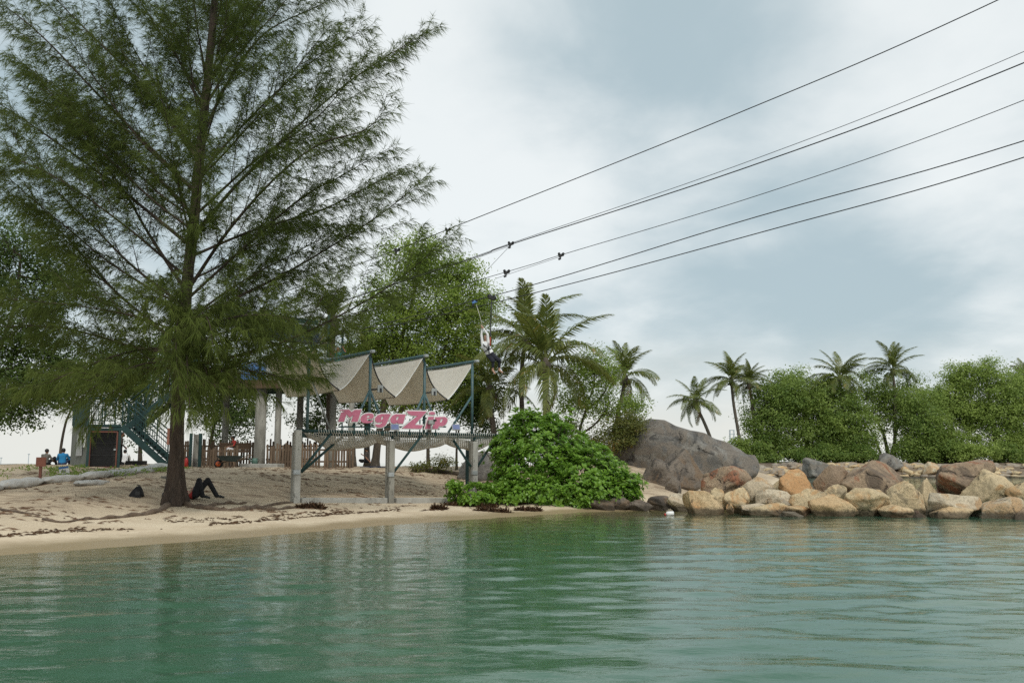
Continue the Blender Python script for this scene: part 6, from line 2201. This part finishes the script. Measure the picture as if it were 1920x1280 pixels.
# signs near the sandbags
b = g(75, 897)
t_ = thing('wooden_sign', 'red-brown sign board on a stake, seen from behind, left of the sitters', 'sign', b)
topz = at(75, 858, b.y).z
MB().box((b.x, b.y, (b.z + topz) / 2 - 0.1), (0.09, 0.05, topz - b.z + 0.2)).build('stake', M_REDBROWN, t_, bevel=0.006)
MB().box((b.x + 0.02, b.y - 0.045, topz - 0.13), (0.33, 0.03, 0.30)).build('board', flat('faded_red_board', (0.23, 0.085, 0.055), 0.8), t_, bevel=0.006)
b = g(122, 893)
t_ = thing('notice_sign', 'small tilted blue and white sign on a short dark stake', 'sign', b)
q = at(121, 881, b.y)
MB().beam((b.x + 0.05, b.y, b.z - 0.1), (q.x, q.y + 0.02, q.z), 0.045, 0.04).build('stake', M_DARK, t_)
R = Matrix.Rotation(-0.16, 3, 'Y') @ Matrix.Rotation(math.radians(8), 3, 'X')
bd = MB().box((q.x, q.y - 0.03, q.z), (0.34, 0.02, 0.25), rot=R).build('board', M_WHITE, t_)
MB().box(Vector((q.x, q.y - 0.043, q.z)) + R @ Vector((0, 0, 0.09)), (0.33, 0.008, 0.07), rot=R).build('blue_band', flat('sign_blue', (0.05, 0.16, 0.42), 0.5), bd)
MB().box(Vector((q.x, q.y - 0.043, q.z)) + R @ Vector((-0.02, 0, -0.03)), (0.18, 0.006, 0.08), rot=R).build('print_mark', M_GREYPAINT, bd)
q = at(310, 817, CY - 0.42)
t_ = thing('warning_sign', 'pink warning sign with a yellow triangle on the left of the casuarina trunk', 'sign', q)
sgw = 0.30
MB().box((q.x + 0.03, q.y + 0.45, q.z), (sgw, 0.02, 0.47)).build('board', flat('pink_board', (0.55, 0.24, 0.18), 0.6), t_)
MB().add([(q.x + 0.02, q.y + 0.436, q.z - 0.20), (q.x + 0.17, q.y + 0.436, q.z - 0.20), (q.x + 0.12, q.y + 0.436, q.z + 0.04)], [(0, 1, 2)]).build('yellow_triangle', flat('sign_yellow', (0.65, 0.50, 0.14), 0.6), t_)
MB().tube([(q.x + 0.09, q.y + 0.437, q.z + 0.10), (q.x + 0.09, q.y + 0.430, q.z + 0.10)], 0.07, 14).build('round_mark', flat('sign_greyblue', (0.22, 0.23, 0.35), 0.6), t_)
q2 = g(309, 899)
o = MB().box((q2.x - 0.02, q2.y + 0.2, q2.z + 0.02), (0.32, 0.3, 0.17), 0.1).build('concrete_block', M_CONC_DARK, None, bevel=0.015)
tag(o, 'grey block on the sand just left of the casuarina trunk', 'block')

# black backpack
b = g(257, 932)
t_ = thing('backpack', 'black slumped bag lying on the sand left of the casuarina', 'bag', b)
V = MB()
prof = [(-0.26, 0.0), (-0.20, 0.12), (-0.08, 0.26), (0.02, 0.36), (0.10, 0.30), (0.16, 0.16), (0.20, 0.0)]
vs = []
for (dy, sh) in ((-0.13, 0.82), (-0.06, 1.0), (0.06, 1.0), (0.13, 0.82)):
    for (x, z) in prof: vs.append((b.x + x * sh, b.y + dy, b.z - 0.02 + z * sh))
n = len(prof); fs = []
for i in range(3):
    for k in range(n - 1): fs.append((i * n + k, i * n + k + 1, (i + 1) * n + k + 1, (i + 1) * n + k))
    fs.append((i * n + n - 1, i * n, (i + 1) * n, (i + 1) * n + n - 1))
fs += [tuple(range(n)), tuple(3 * n + k for k in reversed(range(n)))]
V.add(vs, fs)
bo = V.build('bag_body', M_BLACK, t_, True)
md = bo.modifiers.new('sub', 'SUBSURF'); md.levels = 2; md.render_levels = 2
MB().tube([(b.x + 0.02, b.y - 0.1, b.z + 0.34), (b.x + 0.12, b.y - 0.15, b.z + 0.33), (b.x + 0.17, b.y - 0.16, b.z + 0.2)], 0.016, 6).build('strap', M_BLACK, t_, True)
MB().box((b.x + 0.06, b.y - 0.13, b.z + 0.1), (0.15, 0.03, 0.13)).build('pocket', M_BLACK_PL, t_, bevel=0.01)

# wheelbarrow
w = on(425, 41.2)
t_ = thing('wheelbarrow', 'dark wheelbarrow with an orange wheel in front of the picket fence', 'wheelbarrow', w)
wc = Vector((px_x(410, 41.2), 41.2, ground(px_x(410, 41.2), 41.2) + 0.19))
ty = MB().tube([wc + Vector((0, -0.045, 0)), wc + Vector((0, 0.045, 0))], 0.19, 20).build('wheel', M_BLACK_PL, t_, True)
MB().tube([wc + Vector((0, -0.055, 0)), wc + Vector((0, 0.055, 0))], 0.115, 16).build('rim', M_ORANGE, ty, True)
x0 = wc.x
tz = wc.z
MB().add([(x0 + 0.18, 40.95, tz + 0.15), (x0 + 0.85, 40.95, tz + 0.08), (x0 + 0.85, 41.45, tz + 0.08), (x0 + 0.18, 41.45, tz + 0.15),
          (x0 - 0.02, 40.85, tz + 0.36), (x0 + 1.0, 40.85, tz + 0.36), (x0 + 1.0, 41.55, tz + 0.36), (x0 - 0.02, 41.55, tz + 0.36)],
         [(0, 1, 2, 3), (0, 4, 5, 1), (1, 5, 6, 2), (2, 6, 7, 3), (3, 7, 4, 0)]).build('tray', flat('tray_paint', (0.03, 0.045, 0.042), 0.5), t_)
for dy in (-0.22, 0.22):
    MB().tube([wc + Vector((0, dy * 0.3, 0)), (x0 + 0.3, 41.2 + dy, tz + 0.10), (x0 + 0.9, 41.2 + dy, tz + 0.12), (x0 + 1.45, 41.2 + dy, tz + 0.42)], 0.02, 6).build('handle', M_WOOD, t_, True)
    MB().tube([(x0 + 0.55, 41.2 + dy, tz + 0.08), (x0 + 0.62, 41.2 + dy, tz - 0.19), (x0 + 0.85, 41.2 + dy, tz - 0.19), (x0 + 0.88, 41.2 + dy, tz + 0.1)], 0.016, 6).build('leg', M_DARK, t_, True)

# step, can, extinguisher, green cabinet, bench behind the fence
a = on(486, 41.8)
o = MB().box((a.x, 42.3, a.z + 0.03), (1.75, 1.3, 0.26)).build('concrete_step', M_CONC, None, bevel=0.02)
tag(o, 'low concrete step in front of the pale columns', 'step')
a = on(478, 41.9)
sz = a.z + 0.16
t_ = thing('watering_can', 'small green can standing on the concrete step', 'can', (a.x, 41.9, sz))
MB().tube([(a.x, 41.9, sz), (a.x, 41.9, sz + 0.30)], [0.13, 0.12], 14).build('can_body', flat('can_green', (0.10, 0.19, 0.15), 0.5), t_, True)
MB().tube([(a.x - 0.1, 41.9, sz + 0.06), (a.x - 0.26, 41.9, sz + 0.28)], [0.03, 0.02], 8).build('spout', flat('spout_green', (0.10, 0.19, 0.15), 0.5), t_, True)
MB().tube([(a.x + 0.08, 41.9, sz + 0.28), (a.x + 0.2, 41.9, sz + 0.25), (a.x + 0.13, 41.9, sz + 0.06)], 0.014, 6).build('handle', M_DARK, t_, True)
a = on(350, 42.0)
t_ = thing('fire_extinguisher', 'red fire extinguisher standing beside the green posts', 'extinguisher', a)
MB().tube([a + Vector((0, 0, -0.02)), a + Vector((0, 0, 0.42)), a + Vector((0, 0, 0.50))], [0.09, 0.09, 0.035], 12).build('cylinder_body', M_RED, t_, True)
MB().box(a + Vector((0, 0, 0.53)), (0.10, 0.04, 0.06)).build('valve_head', M_DARK, t_)
MB().tube([a + Vector((0.03, -0.03, 0.52)), a + Vector((0.12, -0.06, 0.38)), a + Vector((0.11, -0.06, 0.15))], 0.014, 6).build('hose', M_DARK, t_, True)
a = on(357, 42.4); b = on(374, 42.6)
t_ = thing('green_cabinet', 'pair of dark green posts with a mesh panel right of the casuarina trunk', 'cabinet', a)
hz_ = at(360, 812, 42.4).z
for q in (a, b):
    MB().box((q.x, q.y, (q.z - 0.1 + hz_) / 2), (0.15, 0.12, hz_ - q.z + 0.1)).build('post', M_STEEL_GREEN, t_, bevel=0.01)
MB().tube([(a.x + 0.12, a.y - 0.1, a.z), (a.x + 0.12, a.y - 0.1, hz_)], 0.025, 8).build('white_pipe', M_WHITE, t_, True)
MB().box(((a.x + b.x) / 2, a.y + 0.12, (a.z + hz_) / 2), (b.x - a.x - 0.1, 0.03, hz_ - a.z - 0.1)).build('rear_panel', M_CONC_DARK, t_)
gm = Tubes()
for k in range(8):
    x_ = a.x + (b.x - a.x) * (0.2 + 0.7 * k / 7); gm.add(np.array([(x_, a.y - 0.02, a.z + 0.02), (x_, a.y - 0.02, a.z + 0.42)]), 0.007, 0.007, 3)
for k in range(6):
    z_ = a.z + 0.05 + 0.07 * k; gm.add(np.array([(a.x + 0.08, a.y - 0.02, z_), (b.x - 0.05, a.y - 0.02, z_)]), 0.007, 0.007, 3)
link('mesh_panel', gm.mesh('mesh_panel'), M_DARK, t_)
a = on(410, 45.4); b = on(470, 45.4)
t_ = thing('timber_counter', 'brown timber counter behind the picket fence', 'counter', a)
zt = at(440, 832, 45.4).z; zm = at(440, 848, 45.4).z
for k in range(3):
    z_ = zm + (zt - zm) * (k + 0.5) / 3
    MB().box(((a.x + b.x) / 2, 45.4, z_), (b.x - a.x, 0.04, (zt - zm) / 3 * 0.93)).build('board', M_PLANK, t_)
MB().box(((a.x + b.x) / 2, 45.7, zt + 0.03), (b.x - a.x + 0.1, 0.6, 0.05)).build('counter_top', M_PLANK, t_)
for f in (0.05, 0.5, 0.95):
    q = a.lerp(b, f); MB().box((q.x, 45.5, (q.z + zt) / 2), (0.1, 0.1, zt - q.z)).build('leg', M_PLANK, t_)
o = MB().box(on(256, 45.5) + Vector((0, 0, 0.06)), (0.85, 0.6, 0.26)).build('dark_crate', M_DARK, None, bevel=0.02)
tag(o, 'low dark crate on the ground under the stair', 'crate')

# fallen log, seaweed, twigs
a = g(772, 884); b = g(880, 893)
ln = spline([a + Vector((0, 0, 0.08)), a.lerp(b, 0.5) + Vector((0, 0, 0.1)), b + Vector((0, 0, 0.06))], 14)
o = MB().tube([Vector(q) for q in ln], [0.13 - 0.04 * i / 13 for i in range(14)], 9).build('fallen_log', M_BARK2, None, True)
tag(o, 'long dark fallen log on the sand behind the right half of the net frame', 'log')


def seaweed(px, py, L, W, H, rz, label, seed):
    r = np.random.default_rng(seed)
    c = g(px, py)
    n = 420
    P = np.stack([r.uniform(-1, 1, n), r.normal(0, 0.32, n), np.abs(r.normal(0, 0.4, n))], 1)
    P[:, 2] *= (1 - np.abs(P[:, 0]) ** 2) * (0.6 + 0.4 * np.sin(P[:, 0] * 7 + seed))
    P[:, 1] += 0.35 * np.sin(P[:, 0] * 3 + seed)
    P = P * np.array([L / 2, W / 2, H])
    ca, sa = math.cos(rz), math.sin(rz)
    X = P[:, 0] * ca - P[:, 1] * sa + c.x; Y_ = P[:, 0] * sa + P[:, 1] * ca + c.y
    Z = ground_np(X, Y_) + np.maximum(P[:, 2], 0) + 0.01
    Q = np.stack([X, Y_, Z], 1)
    V, F = leaf_quads(Q, 0.17, r, 0.1, 0.28)
    V[:, 2] = np.maximum(V[:, 2], ground_np(V[:, 0], V[:, 1]) + 0.006)
    o = link('seaweed_clump', np_mesh('seaweed_clump', V, F, {'tint': np.repeat(r.random(n), 4)}), M_WEED)
    tag(o, label, 'seaweed', 'seaweed clumps on the beach')


M_WEED = leafmat('brown_seaweed', (0.040, 0.020, 0.010), (0.095, 0.050, 0.022), 0.8, 0.1)
seaweed(583, 953, 0.75, 0.4, 0.14, 0.1, 'oval dark seaweed clump below the left concrete post', 1)
seaweed(880, 949, 2.0, 0.5, 0.12, -0.15, 'long dark seaweed strand below the right concrete post', 2)
seaweed(925, 959, 1.2, 0.4, 0.12, -0.25, 'seaweed strand nearest the water, left of the bush', 3)
seaweed(990, 957, 0.8, 0.35, 0.12, 0.1, 'seaweed clump at the foot of the green bush', 4)
seaweed(822, 955, 0.4, 0.25, 0.1, 0.0, 'small seaweed clump between the concrete posts', 5)
seaweed(905, 941, 0.7, 0.25, 0.1, 0.2, 'seaweed wisp just behind the long strand', 6)

lr = np.random.default_rng(55)
# fallen needles and twigs strewn over the sand
n = 5200
lx = lr.uniform(-17, 3, n); ly = lr.uniform(19, 42, n)
dens = vnoise(lx * 0.5, ly * 1.3, 88)
sh_ = np.interp(lx, _sx, _sy)
ok = (ly - sh_ > 5.5 + 1.5 * vnoise(lx * 0.4, ly * 0 + 1, 7)) & (dens > 0.52)
lx, ly = lx[ok], ly[ok]; n = len(lx)
an = lr.normal(0.05, 0.5, n); le = lr.uniform(0.08, 0.34, n); wd = lr.uniform(0.006, 0.016, n)
dx, dy = np.cos(an) * le / 2, np.sin(an) * le / 2
px_, py_ = -np.sin(an) * wd, np.cos(an) * wd


def gp(x, y, e): return np.stack([x, y, ground_np(x, y) + e], 1)


V = np.stack([gp(lx - dx, ly - dy, 0.012), gp(lx + px_, ly + py_, 0.035), gp(lx + dx, ly + dy, 0.012), gp(lx - px_, ly - py_, 0.012)], 1).reshape(-1, 3)
M_LITTER = leafmat('fallen_needles', (0.075, 0.038, 0.022), (0.18, 0.11, 0.065), 0.9, 0.05)
o = link('needle_litter', np_mesh('needle_litter', V, np.arange(4 * n).reshape(n, 4), {'tint': np.repeat(lr.random(n), 4)}), M_LITTER)
tag(o, 'fallen brown casuarina needles and twigs strewn over the sand', 'litter', kind='stuff')
# strand line of debris along the beach
for k, (pp, lb) in enumerate((([(0, 957), (40, 962), (75, 968)], 'dark driftwood branch at the left edge of the beach'), ([(80, 975), (120, 980), (165, 972)], 'forked twig on the beach left of the long root'),
                              ([(905, 905), (960, 915), (1000, 912)], 'driftwood stick half hidden by the bush foliage'))):
    pts = [g(*q) + Vector((0, 0, 0.02)) for q in pp]
    o = MB().tube([Vector(q) for q in spline(pts, 10)], [0.035 - 0.002 * i for i in range(10)], 6).build('driftwood', M_ROOT, None, True)
    tag(o, lb, 'driftwood', 'driftwood on the beach')
n = 1500
tpar = lr.random(n)
lpx = lr.uniform(-12.5, 1.0, n)
sh_ = np.interp(lpx, _sx, _sy)
off = np.where(lr.random(n) < 0.6, 5.6 + lr.normal(0, 0.28, n) + 0.7 * np.sin(lpx * 1.1), 7.0 + lr.normal(0, 0.5, n))
lyy = sh_ + np.interp(lpx, [-13, -7, -2, 1], [0.62, 0.85, 0.80, 0.55]) * off
keep = vnoise(lpx * 1.6, lyy * 0.6, 12) > 0.42
lpx, lyy = lpx[keep], lyy[keep]; n = len(lpx)
an = lr.normal(0.4, 0.5, n); le = lr.uniform(0.04, 0.22, n); wd = lr.uniform(0.006, 0.02, n)
dx, dy = np.cos(an) * le / 2, np.sin(an) * le / 2; px_, py_ = -np.sin(an) * wd, np.cos(an) * wd
V = np.stack([gp(lpx - dx, lyy - dy, 0.008), gp(lpx + px_, lyy + py_, 0.03), gp(lpx + dx, lyy + dy, 0.008), gp(lpx - px_, lyy - py_, 0.008)], 1).reshape(-1, 3)
o = link('strand_line_debris', np_mesh('strand_line_debris', V, np.arange(4 * n).reshape(n, 4), {'tint': np.repeat(lr.random(n), 4)}), M_WEED)
tag(o, 'dark scraps of weed along the high-water line', 'debris', kind='stuff')
# creeping plants by the sandbags
n = 1500
cx = lr.uniform(-19, -12.5, n); cyy = lr.uniform(29.5, 36, n)
ok = vnoise(cx * 1.2, cyy * 0.8, 4) > 0.68
P = gp(cx[ok], cyy[ok], 0.05) + np.stack([lr.normal(0, .05, ok.sum()), lr.normal(0, .05, ok.sum()), lr.uniform(0, 0.10, ok.sum())], 1)
P = np.repeat(P, 3, 0) + lr.normal(0, 0.06, (3 * len(P), 3)) * np.array([1, 1, 0.4])
V, F = leaf_quads(P, 0.08, lr, -0.3, 0.7)
V[:, 2] = np.maximum(V[:, 2], ground_np(V[:, 0], V[:, 1]) + 0.008)
o = link('creeping_plants', np_mesh('creeping_plants', V, F, {'tint': np.repeat(lr.random(len(P)) * 0.5, 4)}), M_LEAF_MID)
tag(o, 'low creeping beach plants behind the sandbags', 'plants', kind='stuff')

# rubbish by the boulders and floating bottle
b = g(1292, 915, 25)
t_ = thing('rubbish_bag', 'white and grey plastic sack wedged between boulder and orange rock', 'sack', b)
me = rock_mesh('sack', (0.24, 0.2, 0.2), 900, cuts=6, sub=3, flatten=0.7); me.materials.append(M_BAG)
put('sack_body', me, (b.x, 35.0 if b.y > 36 else b.y, b.z + 0.15), t_)
me = rock_mesh('sack', (0.15, 0.12, 0.1), 901, cuts=6, sub=3, flatten=0.7); me.materials.append(M_GREYPAINT)
put('grey_wrap', me, (b.x - 0.05, (35.0 if b.y > 36 else b.y) - 0.22, b.z + 0.28), t_)
bx_, by_ = sea_ray(1253, 966)
t_ = thing('floating_bottle', 'white plastic bottle with a red cap floating near the point', 'bottle', (bx_, by_, 0))
MB().tube([(bx_ - 0.07, by_, 0.035), (bx_ - 0.03, by_, 0.05), (bx_ + 0.15, by_, 0.06), (bx_ + 0.17, by_, 0.06)], [0.03, 0.075, 0.075, 0.06], 12).build('bottle_body', M_WHITE, t_, True)
MB().tube([(bx_ - 0.12, by_, 0.03), (bx_ - 0.07, by_, 0.035)], 0.035, 10).build('cap', M_RED, t_, True)
n = 420
fx_ = lr.uniform(1.5, 6.6, n); fy_ = np.array([sea_ray(960 + 1700 * x / 30.0, 966)[1] for x in fx_]) + lr.normal(0, 0.35, n)
an = lr.normal(0, 0.4, n); le = lr.uniform(0.05, 0.22, n); wd = lr.uniform(0.01, 0.03, n)
dx, dy = np.cos(an) * le / 2, np.sin(an) * le / 2; px_, py_ = -np.sin(an) * wd, np.cos(an) * wd
zz_ = lambda x, y: np.stack([x, y, wave_np(x, y) + 0.012], 1)
V = np.stack([zz_(fx_ - dx, fy_ - dy), zz_(fx_ + px_, fy_ + py_), zz_(fx_ + dx, fy_ + dy), zz_(fx_ - px_, fy_ - py_)], 1).reshape(-1, 3)
o = link('floating_debris', np_mesh('floating_debris', V, np.arange(4 * n).reshape(n, 4), {'tint': np.repeat(lr.random(n), 4)}), M_WEED)
tag(o, 'scraps of floating weed near the point', 'debris', kind='stuff')

# far masts on the horizon
M_FAR_HAZED = flat('far_steel_haze_in_colour', (0.42, 0.47, 0.52), 0.8)  # distance haze put into the colour: pale grey for the masts and lattice tower
for k, (px, y0, y1, Y_, w_, lb) in enumerate(((52.5, 851, 874, 700, 0.55, 'faint tall mast on the horizon left of the seated pair'), (1, 858, 874, 700, 0.5, 'faint mast on the horizon at the left edge'))):
    a = at(px, y1, Y_); b = at(px, y0, Y_)
    t_ = thing('far_mast', lb, 'mast', (a.x, a.y, 0), 'masts on the horizon')
    MB().tube([(a.x, a.y, -1), (a.x, a.y, b.z)], [w_ * 0.5, w_ * 0.4], 8).build('shaft', M_FAR_HAZED, t_)
    MB().box((a.x, a.y, b.z), (1.2, 1.2, 0.5)).build('lamp_head', M_FAR_HAZED, t_)
a = at(1374, 865, 420); b = at(1374, 806, 420)
t_ = thing('far_gantry', 'pale lattice tower in the distance between two far palms', 'tower', (a.x, a.y, 0))
for dx_ in (-0.9, 0.9):
    for dy_ in (-0.9, 0.9):
        MB().beam((a.x + dx_, a.y + dy_, 0), (a.x + dx_, a.y + dy_, b.z), 0.22, 0.22).build('leg', M_FAR_HAZED, t_)
for k in range(9):
    z_ = b.z * (k + 1) / 9
    MB().box((a.x, a.y, z_), (2.0, 2.0, 0.22)).build('cross_tie', M_FAR_HAZED, t_)
